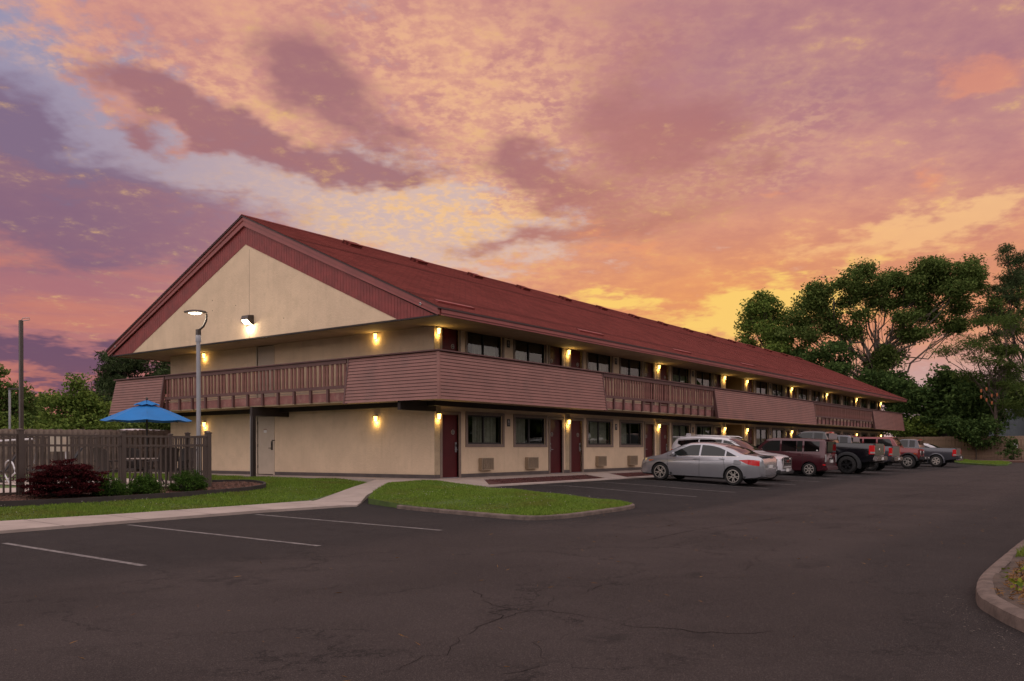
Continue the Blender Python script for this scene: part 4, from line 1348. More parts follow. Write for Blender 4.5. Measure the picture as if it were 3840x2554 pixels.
# ------------------------------------------------------------------ board fences
def board_fence(name, label, a, c, zb, h, w, gap, mat_name, dog=True, back=True, seed=1):
    r = random.Random(seed)
    root = thing(name, label, 'fence', (a[0], a[1], 0))
    L = math.dist(a, c); ang = math.atan2(c[1] - a[1], c[0] - a[0]); d = ((c[0] - a[0]) / L, (c[1] - a[1]) / L); n = (-d[1], d[0])

    def bm(hh):
        cut = 0.03 if dog else 0.0
        q = [(-w / 2, 0, 0), (w / 2, 0, 0), (w / 2, 0, hh - cut), (w / 2 - cut, 0, hh), (-w / 2 + cut, 0, hh), (-w / 2, 0, hh - cut)] if dog else [(-w / 2, 0, 0), (w / 2, 0, 0), (w / 2, 0, hh), (-w / 2, 0, hh)]
        m = MB().prism(q, (0, 0.02, 0)).mesh('board', mat_name); fix_normals(m); return m
    ms = [bm(h), bm(h - 0.015), bm(h + 0.012)]
    k = int(L / (w + gap))
    for i in range(k + 1):
        s = i * (w + gap)
        for row, off in ((0, 0.0), (1, 0.10)) if back else ((0, 0.0),):
            if row == 1:
                s += (w + gap) / 2
            o = link('board', ms[r.randrange(3)], root, (d[0] * s + n[0] * off, d[1] * s + n[1] * off, zb), (0, r.gauss(0, 0.004), ang))
    for z in (0.25, h * 0.5, h - 0.28):
        mb = MB()
        mb.box(0, L, 0.022, 0.098, zb + z, zb + z + 0.09)
        o = mb.build('rail', mat_name, root, (0, 0, 0), (0, 0, ang))
    return root


board_fence('board_fence', 'weathered grey brown board fence behind the pool, beside the motel corner', (3.2, 15.3), (-17.5, 25.0), 0.16, 1.86, 0.14, 0.07, 'fence_wood', seed=3)
board_fence('board_fence', 'tan cedar shadowbox fence closing the far end of the drive', (63.2, 4.0), (63.2, -13.0), 0.10, 2.05, 0.15, 0.10, 'fence_cedar', dog=False, seed=4)
board_fence('board_fence', 'cedar fence behind the far end of the motel building', (63.4, 4.2), (63.4, 20.0), 0.10, 2.05, 0.15, 0.03, 'fence_cedar', dog=False, back=False, seed=5)
fn = thing('fence_notice', 'small white notice nailed to the cedar fence', 'sign', (63.09, -9.25, 1.15), -math.pi / 2)
MB().box(-0.14, 0.14, -0.012, 0, 0, 0.38).build('panel', 'white_paint', fn)
tag(MB().box(57.2, 57.9, -5.6, -5.0, 0.1, 0.2).build('wheel_stop', 'white_paint'), 'pale concrete block on the grass behind the grey pickup', 'block')

# ------------------------------------------------------------------ patio set with blue umbrella
TX, TY, TZ = -7.35, 4.1, 0.185


def umbrella():
    root = thing('patio_umbrella', 'open blue octagonal patio umbrella with vented top over the table', 'umbrella', (TX, TY, TZ))
    R, ze, zt = 1.19, 1.77, 2.19
    can = MB(); N = 8; S = 6
    for i in range(N):
        a0 = 2 * math.pi * (i + 0.3) / N; a1 = 2 * math.pi * (i + 1.3) / N
        prev = None
        for j in range(S + 1):
            t_ = j / S; rr = 0.20 + (R - 0.20) * t_
            z = zt - (zt - ze) * (t_ ** 1.12)
            row = []
            for q in range(5):
                u_ = q / 4; sag = 0.055 * t_ * math.sin(math.pi * u_)
                x = rr * ((1 - u_) * math.cos(a0) + u_ * math.cos(a1)); y = rr * ((1 - u_) * math.sin(a0) + u_ * math.sin(a1))
                row.append((x, y, z - sag * 0.8 + (0.012 if j == S and 0 < q < 4 else 0)))
            if prev:
                for q in range(4):
                    can.quad(prev[q], row[q], row[q + 1], prev[q + 1])
            prev = row
    o = can.build('canopy', 'umbrella_blue', root); fix_normals(o.data); smooth(o.data, 12)
    v_ = MB()
    for i in range(N):
        a0 = 2 * math.pi * (i + 0.3) / N; a1 = 2 * math.pi * (i + 1.3) / N; am = (a0 + a1) / 2
        top = (0.03 * math.cos(am), 0.03 * math.sin(am), 2.34)
        p0 = (0.34 * math.cos(a0), 0.34 * math.sin(a0), 2.215); p1 = (0.34 * math.cos(a1), 0.34 * math.sin(a1), 2.215); pm_ = (0.325 * math.cos(am), 0.325 * math.sin(am), 2.185)
        v_.poly([top, p0, pm_]); v_.poly([top, pm_, p1])
    o2 = v_.build('vent', 'umbrella_blue', o); fix_normals(o2.data)
    MB().tube([(0, 0, 0.0), (0, 0, 2.36)], 0.024, 10).build('pole', 'sign_black', root)
    MB().lathe([(0.0, 2.35), (0.03, 2.36), (0.035, 2.39), (0.02, 2.42), (0.0, 2.43)], 12).build('finial', 'bronze', root, sm=40)
    rb = MB().tube([(0.02, 0, 0), (1.15, 0, -0.42)], 0.008, 5).mesh('rib', 'sign_black')
    for i in range(N):
        link('rib', rb, root, (0, 0, 2.16), (0, 0, 2 * math.pi * (i + 0.3) / N))
    MB().box(-0.012, 0.012, -0.04, 0.04, -0.22, 0.0).build('tie_strap', 'umbrella_blue', root, (0.55, -0.35, 2.0))
    MB().lathe([(0.0, 0.0), (0.25, 0.0), (0.25, 0.05), (0.06, 0.10), (0.04, 0.30), (0.0, 0.30)], 20).build('base', 'bronze', root, sm=40)


umbrella()
tb = thing('patio_table', 'round brown patio table under the blue umbrella', 'table', (TX, TY, TZ))
MB().lathe([(0.03, 0.70), (0.60, 0.70), (0.61, 0.715), (0.60, 0.73), (0.03, 0.73)], 32).build('table_top', 'deck', tb, sm=40)
lg = MB().tube([(0.28, 0, 0.70), (0.30, 0, 0.35), (0.46, 0, 0.0)], [0.02, 0.018, 0.022], 8).mesh('leg', 'wicker')
for i in range(4):
    link('leg', lg, tb, (0, 0, 0), (0, 0, math.pi / 4 + i * math.pi / 2))


def patio_chair():
    root = thing('patio_chair', '', 'chair')
    MB().box(-0.27, 0.27, -0.26, 0.26, 0.36, 0.43).build('seat', 'wicker', root)
    bk = MB(); n = 10; prev = None
    for j in range(n + 1):
        z = 0.40 + 0.62 * j / n; y = 0.24 + 0.16 * (j / n) ** 1.3; wv = 0.26 + 0.025 * math.sin(math.pi * j / n * 0.8)
        top = -0.03 * 0
        row = []
        for q in range(9):
            u_ = -1 + q / 4
            row.append((wv * u_, y - 0.05 * u_ * u_, z - (0.05 * abs(u_) ** 3 if j == n else 0)))
        if prev:
            for q in range(8):
                bk.quad(prev[q], prev[q + 1], row[q + 1], row[q]); bk.quad(*[(p[0], p[1] + 0.035, p[2]) for p in (prev[q], row[q], row[q + 1], prev[q + 1])])
            for q in (0, 8):
                a_, b_ = prev[q], row[q]; bk.quad(a_, b_, (b_[0], b_[1] + 0.035, b_[2]), (a_[0], a_[1] + 0.035, a_[2]))
        prev = row
    bk.build('backrest', 'wicker', root)
    for s in (-1, 1):
        MB().tube([(s * 0.25, -0.22, 0.40), (s * 0.27, -0.24, 0.0)], [0.024, 0.02], 8).build('leg', 'wicker', root)
        MB().tube([(s * 0.25, 0.24, 0.40), (s * 0.27, 0.30, 0.0)], [0.024, 0.02], 8).build('leg', 'wicker', root)
        MB().tube([(s * 0.29, 0.30, 0.66), (s * 0.31, 0.0, 0.66), (s * 0.30, -0.22, 0.64), (s * 0.27, -0.24, 0.42)], 0.022, 8).build('armrest', 'wicker', root)
    return root


ch = patio_chair()
spots = [(-0.95, 0.15, math.pi / 2 + 0.1, 'dark woven patio chair on the pool side of the table'), (-0.10, -0.92, math.pi, 'dark woven patio chair with its back to the picket fence and bushes'),
         (0.30, 0.95, 0.1, 'dark woven patio chair on the far side of the table, facing the drive'), (1.00, -0.02, -math.pi / 2 + 0.25, 'dark woven patio chair between the table and the lamp post')]
for i, (dx, dy, rz, lb) in enumerate(spots):
    o = ch if i == 0 else copy_tree(ch)
    o.location = (TX + dx, TY + dy, TZ); o.rotation_euler = (0, 0, rz); tag(o, lb, 'chair', 'chairs round the patio table')

# ------------------------------------------------------------------ pool furniture and kit
def lounger():
    root = thing('sun_lounger', '', 'sun lounger')
    for s in (-1, 1):
        MB().tube([(-0.75, s * 0.30, 0.32), (0.45, s * 0.30, 0.32)], 0.022, 8).build('side_rail', 'wicker', root)
        MB().prism([(-0.62, s * 0.30 - 0.02, 0.0), (-0.52, s * 0.30 - 0.02, 0.0), (-0.40, s * 0.30 - 0.02, 0.31), (-0.52, s * 0.30 - 0.02, 0.31)], (0, 0.04, 0)).build('leg', 'wicker', root)
        MB().prism([(0.20, s * 0.30 - 0.02, 0.0), (0.30, s * 0.30 - 0.02, 0.0), (0.16, s * 0.30 - 0.02, 0.31), (0.04, s * 0.30 - 0.02, 0.31)], (0, 0.04, 0)).build('leg', 'wicker', root)
    MB().box(-0.75, 0.35, -0.28, 0.28, 0.335, 0.355).build('seat', 'sling', root)
    MB().prism([(0.33, -0.30, 0.34), (0.36, -0.30, 0.33), (0.80, -0.30, 1.02), (0.765, -0.30, 1.04)], (0, 0.60, 0)).build('backrest', 'sling', root)
    return root


lo = lounger()
for i, (x, y, rz, lb) in enumerate([(-10.6, 8.75, -0.35, 'black sling sun lounger beside the white life ring'), (-9.2, 9.35, -0.35, 'black sling sun lounger between the life ring and the pool ladder'), (-7.1, 9.9, -0.35, 'black sling sun lounger half hidden behind the fence post')]):
    o = lo if i == 0 else copy_tree(lo)
    o.location = (x, y, 0.185); o.rotation_euler = (0, 0, rz); tag(o, lb, 'sun lounger', 'sun loungers beside the pool')
st_ = thing('ring_stand', 'thin white post holding the life ring', 'stand', (-9.95, 8.6, 0.185))
MB().tube([(0, 0, 0), (0, 0, 0.95), (0.08, 0, 1.05)], 0.018, 8).build('post', 'plastic_white', st_)
lr = thing('life_ring', 'white life ring with looped rope beside the pool loungers', 'life ring', (-10.05, 8.55, 0.72), math.radians(30))
pr = [(0.26 + 0.07 * math.cos(2 * math.pi * i / 10), 0.07 * math.sin(2 * math.pi * i / 10)) for i in range(10)]
o = MB().lathe(pr, 28, 0, 'y', close=True).build('ring', 'plastic_white', lr, sm=60); fix_normals(o.data); smooth(o.data, 60)
MB().tube([(0.42 * math.cos(a) + 0.02 * math.sin(5 * a), 0.03, 0.36 * math.sin(a)) for a in np.linspace(0.3, 6.0, 40)], 0.012, 6).build('rope', 'plastic_white', lr)
rp = thing('rescue_pole', 'long white rescue pole with blue hook lying along the pool fence', 'pole', (-11.9, 9.6, 0))
MB().tube([(0, 0, 1.22), (4.3, 0.7, 1.50)], 0.03, 8).tube([(0, 0, 1.19), (2.6, 0.42, 1.36)], 0.022, 8).build('shaft', 'plastic_white', rp)
MB().tube([(4.3, 0.7, 1.50), (4.45, 0.72, 1.40), (4.42, 0.72, 1.1), (4.36, 0.72, 0.75), (4.5, 0.72, 0.62)], 0.012, 6).build('hook', 'metal_grey', rp)
ld = thing('pool_ladder', 'pair of white curved pool ladder rails behind the red shrub', 'ladder', (-9.75, 8.1, 0.185))
for k_ in (0, 0.62):
    MB().tube([(k_, 0.55 + 0.0, 0.0)] + [(k_, 0.25 - 0.36 * math.cos(a), 0.30 + 0.36 * math.sin(a)) for a in np.linspace(math.pi, 0.0, 10)][::-1] + [(k_, -0.11, -0.25)], 0.022, 8).build('rail', 'plastic_white', ld)
eb_ = thing('meter_box', 'cream electrical box on a fence post behind the pool', 'electrical box', (-6.55, 10.75, 0.15))
MB().box(-0.32, 0.30, -0.10, 0.0, 0.95, 1.46).build('case', 'box_cream', eb_)
MB().box(0.02, 0.24, -0.11, -0.10, 1.24, 1.42).build('door', 'paint_tan', eb_); MB().box(0.02, 0.24, -0.11, -0.10, 1.00, 1.20).build('door', 'paint_tan', eb_)
MB().tube([(0.2, -0.05, 0.95), (0.2, -0.05, 0.0)], 0.02, 8).build('conduit', 'plastic_white', eb_)
MB().box(-0.06, 0.06, -0.09, 0.03, 0.0, 1.45).build('post', 'fence_metal', eb_)
ps_ = thing('pool_rules_sign', 'small white pool sign with a red prohibition ring hung on the back fence', 'sign', (-11.1, 9.8, 0.85), math.radians(-8))
MB().box(-0.14, 0.14, -0.01, 0, 0, 0.42).build('panel', 'white_paint', ps_)
MB().lathe([(0.055, -0.013), (0.075, -0.013), (0.075, -0.010), (0.055, -0.010)], 18, 0, 'y', (0, 0, 0.30), True).build('symbol', 'alarm_red', ps_)
MB().box(-0.10, 0.10, -0.013, -0.010, 0.06, 0.075).box(-0.10, 0.10, -0.013, -0.010, 0.10, 0.115).build('print', 'sign_black', ps_)
MB().box(-0.012, 0.012, 0.0, 0.02, -0.68, 0.40).build('stake', 'fence_metal', ps_)

# ------------------------------------------------------------------ street lamp and poles
sl_ = thing('street_lamp', 'grey round lamp post with a lit curved head in front of the gable end', 'street lamp', (-4.46, 6.02, 0.17))
MB().tube([(0, 0, -0.1), (0, 0, 4.55)], [0.072, 0.066], 16).build('pole', 'pole_grey', sl_, sm=40)
MB().lathe([(0.085, 4.40), (0.088, 4.42), (0.088, 4.58), (0.07, 4.62), (0.0, 4.62)], 16).build('collar', 'pole_grey', sl_, sm=40)
hd = thing_rz = math.atan2(RT[1], RT[0])
MB().box(-0.06, 0.06, -0.06, 0.06, 4.60, 4.80).build('base_block', 'bronze', sl_)
dr = (RT[0], RT[1])
arm = [(dr[0] * a, dr[1] * a, z) for a, z in ((0.02, 4.78), (0.16, 4.90), (0.25, 5.08), (0.27, 5.26), (0.26, 5.34))]
MB().tube(arm, 0.038, 10).build('arm', 'bronze', sl_, sm=50)
hb = MB()
hc = (-0.10 * dr[0], -0.10 * dr[1])
hb.lathe([(0.0, 0.06), (0.20, 0.055), (0.34, 0.02), (0.36, -0.01), (0.34, -0.03), (0.0, -0.035)], 28)
ho = hb.build('lamp_head', 'bronze', sl_, (hc[0], hc[1], 5.36), (0, 0, hd), sm=40)
ho.scale = (1.0, 0.55, 1.0)
lo2 = MB().lathe([(0.0, -0.085), (0.12, -0.075), (0.21, -0.05), (0.22, -0.034)], 24).build('lens', 'led_lens', sl_, (hc[0], hc[1], 5.36), (0, 0, hd), sm=60)
lo2.scale = (1.0, 0.6, 1.0)
point(sl_, (hc[0], hc[1], 5.20), 22.0, (1.0, 0.85, 0.65), 0.12)


def far_px(px, w):
    r = (px - 1920) / 3230 * w
    return (cam.location.x + w * FW[0] + r * RT[0], cam.location.y + w * FW[1] + r * RT[1])


x, y = far_px(80, 45)
p1 = thing('parking_light_pole', 'tall dark square pole with a thin looped lamp head beyond the pool fence', 'light pole', (x, y, -0.3))
MB().box(-0.085, 0.085, -0.085, 0.085, 0, 8.25).build('pole', 'bronze', p1)
MB().tube([(0, 0, 8.22), (RT[0] * 0.1, RT[1] * 0.1, 8.36), (RT[0] * 0.45, RT[1] * 0.45, 8.37), (RT[0] * 0.47, RT[1] * 0.47, 8.27), (RT[0] * 0.1, RT[1] * 0.1, 8.22)], 0.02, 6).build('lamp_arm', 'metal_grey', p1)
x, y = far_px(37, 60)
p2 = thing('parking_light_pole', 'shorter grey pole with a flat box lamp among the trees past the pool', 'light pole', (x, y, -0.3))
MB().tube([(0, 0, 0), (0, 0, 5.7)], 0.075, 10).build('pole', 'pole_grey', p2)
MB().box(-0.1, 0.55, -0.16, 0.16, 5.7, 5.82).build('lamp_head', 'bronze', p2, (0, 0, 0), (0, 0, hd + 0.6))
x, y = far_px(145, 75)
p3 = thing('wooden_pole', 'thin tan wooden pole far behind the pool fence', 'pole', (x, y, -0.3))
MB().tube([(0, 0, 0), (0, 0, 4.7)], [0.06, 0.05], 8).build('shaft', 'fence_cedar', p3)
# metal shed beyond the cedar fence
x, y = far_px(3790, 92)
sh_ = thing('metal_shed', 'blue grey corrugated metal shed wall beyond the cedar fence', 'shed', (x, y, 0))
MB().box(0, 8, -6.5, 6.5, 0, 5.2).build('wall', 'steel_shed', sh_)
MB().box(-0.2, 8.2, -6.7, 6.7, 5.2, 5.32).build('roof', 'metal_grey', sh_)
rbm = MB().box(-0.05, 0.0, -0.04, 0.04, 0, 5.2).mesh('rib', 'steel_shed')
for i in range(26):
    link('rib', rbm, sh_, (0, -6.3 + i * 0.5, 0))

# ------------------------------------------------------------------ plants
def raw_mesh(name, V, F, mats, mi=None):
    me = bpy.data.meshes.new(name)
    V = np.asarray(V, np.float32); F = np.asarray(F, np.int32)
    k = F.shape[1]
    me.vertices.add(len(V)); me.vertices.foreach_set('co', V.ravel())
    me.loops.add(F.size); me.loops.foreach_set('vertex_index', F.ravel())
    me.polygons.add(len(F)); me.polygons.foreach_set('loop_start', np.arange(0, F.size, k, dtype=np.int32))
    try:
        me.polygons.foreach_set('loop_total', np.full(len(F), k, np.int32))
    except Exception:
        pass
    for m in mats:
        me.materials.append(MATS[m])
    if mi is not None:
        me.polygons.foreach_set('material_index', np.asarray(mi, np.int32))
    me.update(calc_edges=True)
    me.validate()
    return me


def unit(a):
    return a / np.maximum(np.linalg.norm(a, axis=1, keepdims=True), 1e-9)


def leaves(C, size, rng, up=0.5, aspect=0.55, droop=0.0):
    """one pointed quad per centre"""
    n = len(C)
    nor = rng.normal(size=(n, 3)); nor[:, 2] += up * 2; nor = unit(nor)
    t = rng.normal(size=(n, 3)); t[:, 2] -= droop
    t = unit(t - nor * (t * nor).sum(1, keepdims=True)); b = np.cross(nor, t)
    s = size * rng.uniform(0.6, 1.35, (n, 1))
    fold = nor * s * 0.18
    V = np.stack([C - t * s, C + b * s * aspect + fold, C + t * s, C - b * s * aspect + fold], 1).reshape(-1, 3)
    F = np.arange(4 * n).reshape(n, 4)
    return V, F


def clump_pts(lobes, per, m, rng, flat=0.6, spread=0.45):
    """leaf centres and the clump centres: lobes are (x, y, z, rx, ry, rz)"""
    P = []; K = []
    for (x, y, z, rx, ry, rz) in lobes:
        vol = max(4, int(2.6 * per * (rx * ry * rz) ** (2 / 3)))
        d = unit(rng.normal(size=(vol, 3))) * (rng.uniform(0.25, 1.0, (vol, 1)) ** 0.45)
        c = np.array([x, y, z]) + d * np.array([rx, ry, rz])
        K.append(c)
        for q in c:
            k = int(m * 1.25 * rng.uniform(0.5, 1.4))
            s = spread * rng.uniform(0.6, 1.3)
            P.append(q + np.clip(rng.normal(size=(k, 3)), -1.5, 1.5) * np.array([s, s, s * flat]))
    return np.concatenate(P), K


def bez(a, c, lift, n=7, rng=None, wob=0.0):
    a = Vector(a); c = Vector(c); m = (a + c) / 2 + Vector((0, 0, lift))
    out = []
    for i in range(n + 1):
        t_ = i / n
        p = a * (1 - t_) ** 2 + m * 2 * t_ * (1 - t_) + c * t_ * t_
        if rng is not None and 0 < i < n:
            p += Vector(rng.normal(size=3) * wob)
        out.append(p)
    return out


def tree(name, label, base, lobes, trunk_h, r0, leaf, leaf_size, per, m, seed, bark='bark', flat=0.6, spread=0.45, up=0.5, group=None, trunk_to=None, limb_r=0.35, aspect=0.55, sub=5, droop=0.0, cat='tree'):
    """base (x,y,z); lobes in local coordinates"""
    rng = np.random.default_rng(seed)
    root = thing(name, label, cat, base, 0, group)
    P, K = clump_pts(lobes, per, m, rng, flat, spread)
    V, F = leaves(P, leaf_size, rng, up, aspect, droop)
    link('crown', raw_mesh('crown', V, F, [leaf]), root)
    tb_ = MB()
    top = Vector(trunk_to if trunk_to else (0, 0, trunk_h * 1.25))
    tp = bez((0, 0, 0), top, 0, 8, rng, r0 * 0.25)
    tb_.tube(tp, [r0 * (1.25 if i == 0 else 1.0 - 0.92 * (i / 8) ** 1.3) for i in range(9)], 10)
    nl = max(1, len(lobes) // 3)
    for qi, (lb, kc) in enumerate(zip(lobes, K)):
        c = Vector(lb[:3])
        if (qi >= nl and qi % 2) or (qi < nl and nl > 14 and qi % 5 == 4):
            continue
        f = min(0.98, max(0.35, (c.z * 0.62) / max(0.1, top.z)))
        st = tp[min(8, int(f * 8))]
        d = (c - st).length
        rr = max(0.02, min(r0 * limb_r, 0.013 * d + 0.015)) * (1.0 if qi < nl else 0.45)
        lp = bez(st, c, -0.10 * d, 7, rng, 0.035 * d)
        tb_.tube(lp, [rr * (1 - 0.75 * i / 7) for i in range(8)], 7)
        idx = rng.permutation(len(kc))[:sub]
        for q in idx:
            e = Vector(kc[q]); s_ = lp[int(rng.integers(3, 8))]
            tb_.tube(bez(s_, e, 0.06 * (e - s_).length, 4, rng, 0.05), [rr * 0.32, rr * 0.26, rr * 0.2, rr * 0.13, rr * 0.06], 5, 0, False)
    tb_.build('trunk', bark, root, sm=60)
    return root


def px_lobes(base_px, w, rows, zb, rng, off=(0, 0), sc=1.0, deep=0.75, zoff=0.0, fill=2):
    """lobes sketched as (px, py, rx, ry) on the photograph's grid, set at distance w, with depth of their own"""
    k = w / 3230.0; out = []
    rows = list(rows)
    for (x, y, rx, ry) in list(rows):
        for _ in range(fill):
            rows.append((x + rng.normal() * rx * 0.75, y + rng.normal() * ry * 0.75, rx * rng.uniform(0.35, 0.65), ry * rng.uniform(0.4, 0.8)))
    for (x, y, rx, ry) in rows:
        x = off[0] + x / sc; y = off[1] + y / sc; rx /= sc; ry /= sc
        lat = (x - base_px) * k; z = 1.12 + (1686 - (x - 1920) * 0.00296 - y) * k - zb + zoff
        rd = max(rx * k * deep, 0.5); dep = rng.normal() * rx * k * 0.9
        out.append((RT[0] * lat + FW[0] * dep, RT[1] * lat + FW[1] * dep, z, rx * k, rd, ry * k))
    return out


rg = np.random.default_rng(11)
# --- trees past the far end
bx_, by_ = far_px(3290, 88)
rows = [(650, 330, 85, 50), (590, 420, 70, 45), (545, 520, 85, 45), (690, 430, 60, 40), (830, 275, 80, 50), (965, 215, 65, 45), (985, 320, 105, 50), (1150, 255, 100, 60), (1330, 225, 100, 55), (1450, 160, 100, 55),
        (1545, 235, 105, 65), (1660, 240, 75, 60), (1300, 370, 115, 55), (1480, 350, 125, 60), (1610, 420, 100, 60), (1370, 480, 125, 45), (900, 500, 50, 24), (770, 565, 105, 32), (560, 620, 100, 38), (1160, 530, 80, 36), (1240, 620, 105, 40),
        (1010, 400, 55, 32), (1540, 560, 100, 36), (1110, 760, 105, 60), (1010, 860, 95, 60), (700, 480, 55, 30), (620, 380, 60, 40), (850, 400, 60, 36), (880, 620, 70, 30), (1120, 420, 60, 40), (1440, 280, 90, 50), (1220, 300, 80, 45)]
tree('spreading_tree', 'tall spreading tree with pale bare limbs rising behind the far end of the motel', (bx_, by_, 0), px_lobes(3290, 88, rows, 0, rg, (2700, 900), 1.742), 13, 0.62, 'leaf_oak', 0.14, 8.0, 62, 21, 'bark_pale', 0.6, 0.58, 0.6, trunk_to=(0.3, 0.2, 14.5), limb_r=0.5, sub=3)
bx_, by_ = far_px(2890, 92)
rows = [(335, 370, 40, 35), (320, 440, 70, 45), (260, 440, 60, 40), (210, 420, 40, 30), (200, 500, 60, 45), (300, 530, 90, 55), (400, 510, 60, 40), (180, 580, 60, 50), (280, 620, 100, 55), (400, 610, 80, 45), (220, 690, 90, 50), (360, 690, 110, 50), (440, 720, 100, 40), (520, 740, 70, 30), (300, 760, 120, 50)]
tree('pointed_tree', 'narrow pointed green tree rising over the roof line', (bx_, by_, 0), px_lobes(2890, 92, rows, 0, rg, (2700, 900), 1.742), 14, 0.35, 'leaf_bright', 0.15, 5.0, 46, 22, 'bark', 0.7, 0.42, 0.4, trunk_to=(0, 0, 16.0))
bx_, by_ = far_px(3290, 84)
rows = [(620, 760, 130, 70), (760, 720, 110, 60), (850, 820, 120, 70), (950, 900, 90, 60), (1180, 900, 110, 60), (1100, 960, 120, 60), (1230, 1020, 110, 70), (1180, 1130, 120, 80), (740, 830, 90, 50)]
tree('dense_tree', 'dense dark tree filling the gap behind the end of the red roof', (bx_ + 1.5, by_ + 1, 0), px_lobes(3290, 84, rows, 0, rg, (2700, 900), 1.742), 7, 0.4, 'leaf_dark', 0.16, 4.4, 44, 23, 'bark_dark')
bx_, by_ = far_px(3540, 80)
rows = [(1400, 1000, 90, 60), (1330, 1080, 110, 60), (1500, 1040, 120, 70), (1620, 1060, 110, 70), (1420, 1130, 130, 70), (1560, 1150, 130, 70), (1700, 1120, 90, 70), (1350, 1200, 120, 60), (1500, 1220, 130, 60), (1660, 1210, 120, 60), (1400, 890, 80, 60), (1500, 930, 90, 60), (1620, 960, 90, 60), (1740, 1010, 80, 60), (1680, 1290, 80, 45), (1620, 1280, 70, 40)]
tree('leafy_tree', 'dark leafy tree whose branches hang over the cedar fence', (bx_, by_, 0), px_lobes(3540, 80, rows, 0, rg, (2700, 900), 1.742), 6, 0.32, 'leaf_dark', 0.18, 4.6, 46, 24, 'bark_dark', 0.7, 0.42, 0.6, droop=0.5)
bx_, by_ = far_px(3560, 79)
rows = [(1100, 1190, 60, 40), (1250, 1230, 70, 40), (1400, 1240, 80, 36), (1190, 1160, 60, 40), (1540, 1245, 70, 34)]
tree('leafy_shrub', 'lighter green shrub showing over the cedar fence behind the grey pickup', (bx_ - 2, by_ + 2, 0), px_lobes(3560, 79, rows, 0, rg, (2700, 900), 1.742), 2.2, 0.1, 'leaf_bright', 0.13, 6.5, 34, 25, 'bark_dark', cat='shrub')
bx_, by_ = far_px(3735, 74)
rows = [(1500, 720, 60, 24), (1600, 700, 80, 26), (1700, 640, 110, 34), (1800, 560, 110, 34), (1900, 520, 100, 36), (1960, 610, 100, 36), (1780, 700, 120, 34), (1900, 730, 110, 36), (1640, 790, 90, 30), (1780, 830, 110, 34), (1930, 860, 110, 40), (1700, 890, 100, 30), (1830, 950, 80, 30), (1950, 960, 90, 36), (1960, 350, 60, 30), (1980, 440, 60, 30), (1880, 1080, 80, 30), (1960, 1120, 80, 36)]
tree('feathery_tree', 'light feathery leaved tree with a few orange pods reaching over the drive', (bx_, by_, 0), px_lobes(3735, 74, rows, 0, rg, (2700, 900), 1.742, fill=1), 6, 0.22, 'leaf_feather', 0.15, 5.2, 54, 26, 'bark', 0.4, 0.55, 0.7, aspect=0.22)
bx_, by_ = far_px(3870, 90)
rows = [(1900, 60, 40, 34), (1880, 130, 50, 34), (1960, 110, 60, 40), (1900, 230, 90, 44), (1850, 300, 80, 40), (1960, 300, 110, 50), (1800, 370, 80, 36), (1900, 400, 110, 44), (1780, 450, 70, 28), (1860, 500, 110, 40), (1960, 520, 100, 50), (1720, 520, 60, 22), (1800, 620, 90, 30), (1930, 700, 100, 50), (1950, 880, 90, 60), (2080, 250, 120, 60), (2120, 420, 130, 60), (2060, 120, 90, 50)]
tree('pine_tree', 'tall dark pine standing at the far right above the other trees', (bx_, by_, 0), px_lobes(3870, 90, rows, 0, rg, (2700, 900), 1.742, fill=1), 16, 0.45, 'leaf_pine', 0.25, 5.0, 54, 27, 'bark_dark', 0.55, 0.42, 0.3, trunk_to=(0, 0, 20), aspect=0.13)
for i, (px_, w_, h_, r_, mt, lb) in enumerate([(3080, 108, 8.0, 5.0, 'leaf_dark', 'low dark tree far behind the motel roof'), (3460, 104, 9.0, 5.5, 'leaf_dark', 'dark background tree between the spreading tree and the leafy tree'), (3660, 108, 9.5, 5.5, 'leaf_dark', 'dark background tree left of the metal shed'), (3960, 100, 10.0, 5.0, 'leaf_oak', 'rounded background tree behind the metal shed')]):
    x, y = far_px(px_, w_)
    rr = np.random.default_rng(60 + i)
    lobes = [(rr.normal() * r_ * 0.45, rr.normal() * r_ * 0.45, h_ * rr.uniform(0.30, 0.85), r_ * 0.42, r_ * 0.42, r_ * 0.30) for _ in range(12)]
    tree('background_tree', lb, (x, y, 0), lobes, h_ * 0.5, 0.25, mt, 0.24, 3.6, 40, 70 + i, 'bark_dark', spread=0.6)
bx_, by_ = far_px(3660, 73.5)
rows = [(3600, 1600, 44, 26), (3650, 1612, 44, 26), (3700, 1600, 40, 24), (3640, 1650, 30, 18), (3625, 1634, 34, 20), (3560, 1590, 30, 20)]
tree('hanging_vine', 'leafy branches spilling over the top of the cedar fence', (bx_, by_, 0), px_lobes(3660, 73.5, rows, 0, rg), 1.5, 0.05, 'leaf_dark', 0.13, 8.0, 40, 28, 'bark_dark', 0.8, 0.32, 0.5, cat='vine', droop=0.8)
bx_, by_ = far_px(3800, 71.5)
rows = [(3792, 1670, 8, 14), (3796, 1692, 12, 10), (3806, 1708, 20, 14), (3790, 1650, 6, 8)]
tree('climbing_vine', 'small vine climbing the cedar fence beside the white notice', (bx_, by_, 0), px_lobes(3800, 71.5, rows, 0, rg, fill=1), 0.8, 0.02, 'leaf_dark', 0.09, 10.0, 26, 29, 'bark_dark', 0.8, 0.14, 0.5, cat='vine')
po = thing('seed_pods', 'cluster of orange brown seed pods hanging from the feathery tree', 'seed pods', far_px(3710, 73) + (6.1,))
mat('pod', (0.35, 0.11, 0.04), 0.7, 0.2)
pm_ = MB().lathe([(0.0, -0.34), (0.07, -0.26), (0.08, -0.08), (0.0, 0.0)], 6).mesh('pod', 'pod', 40)
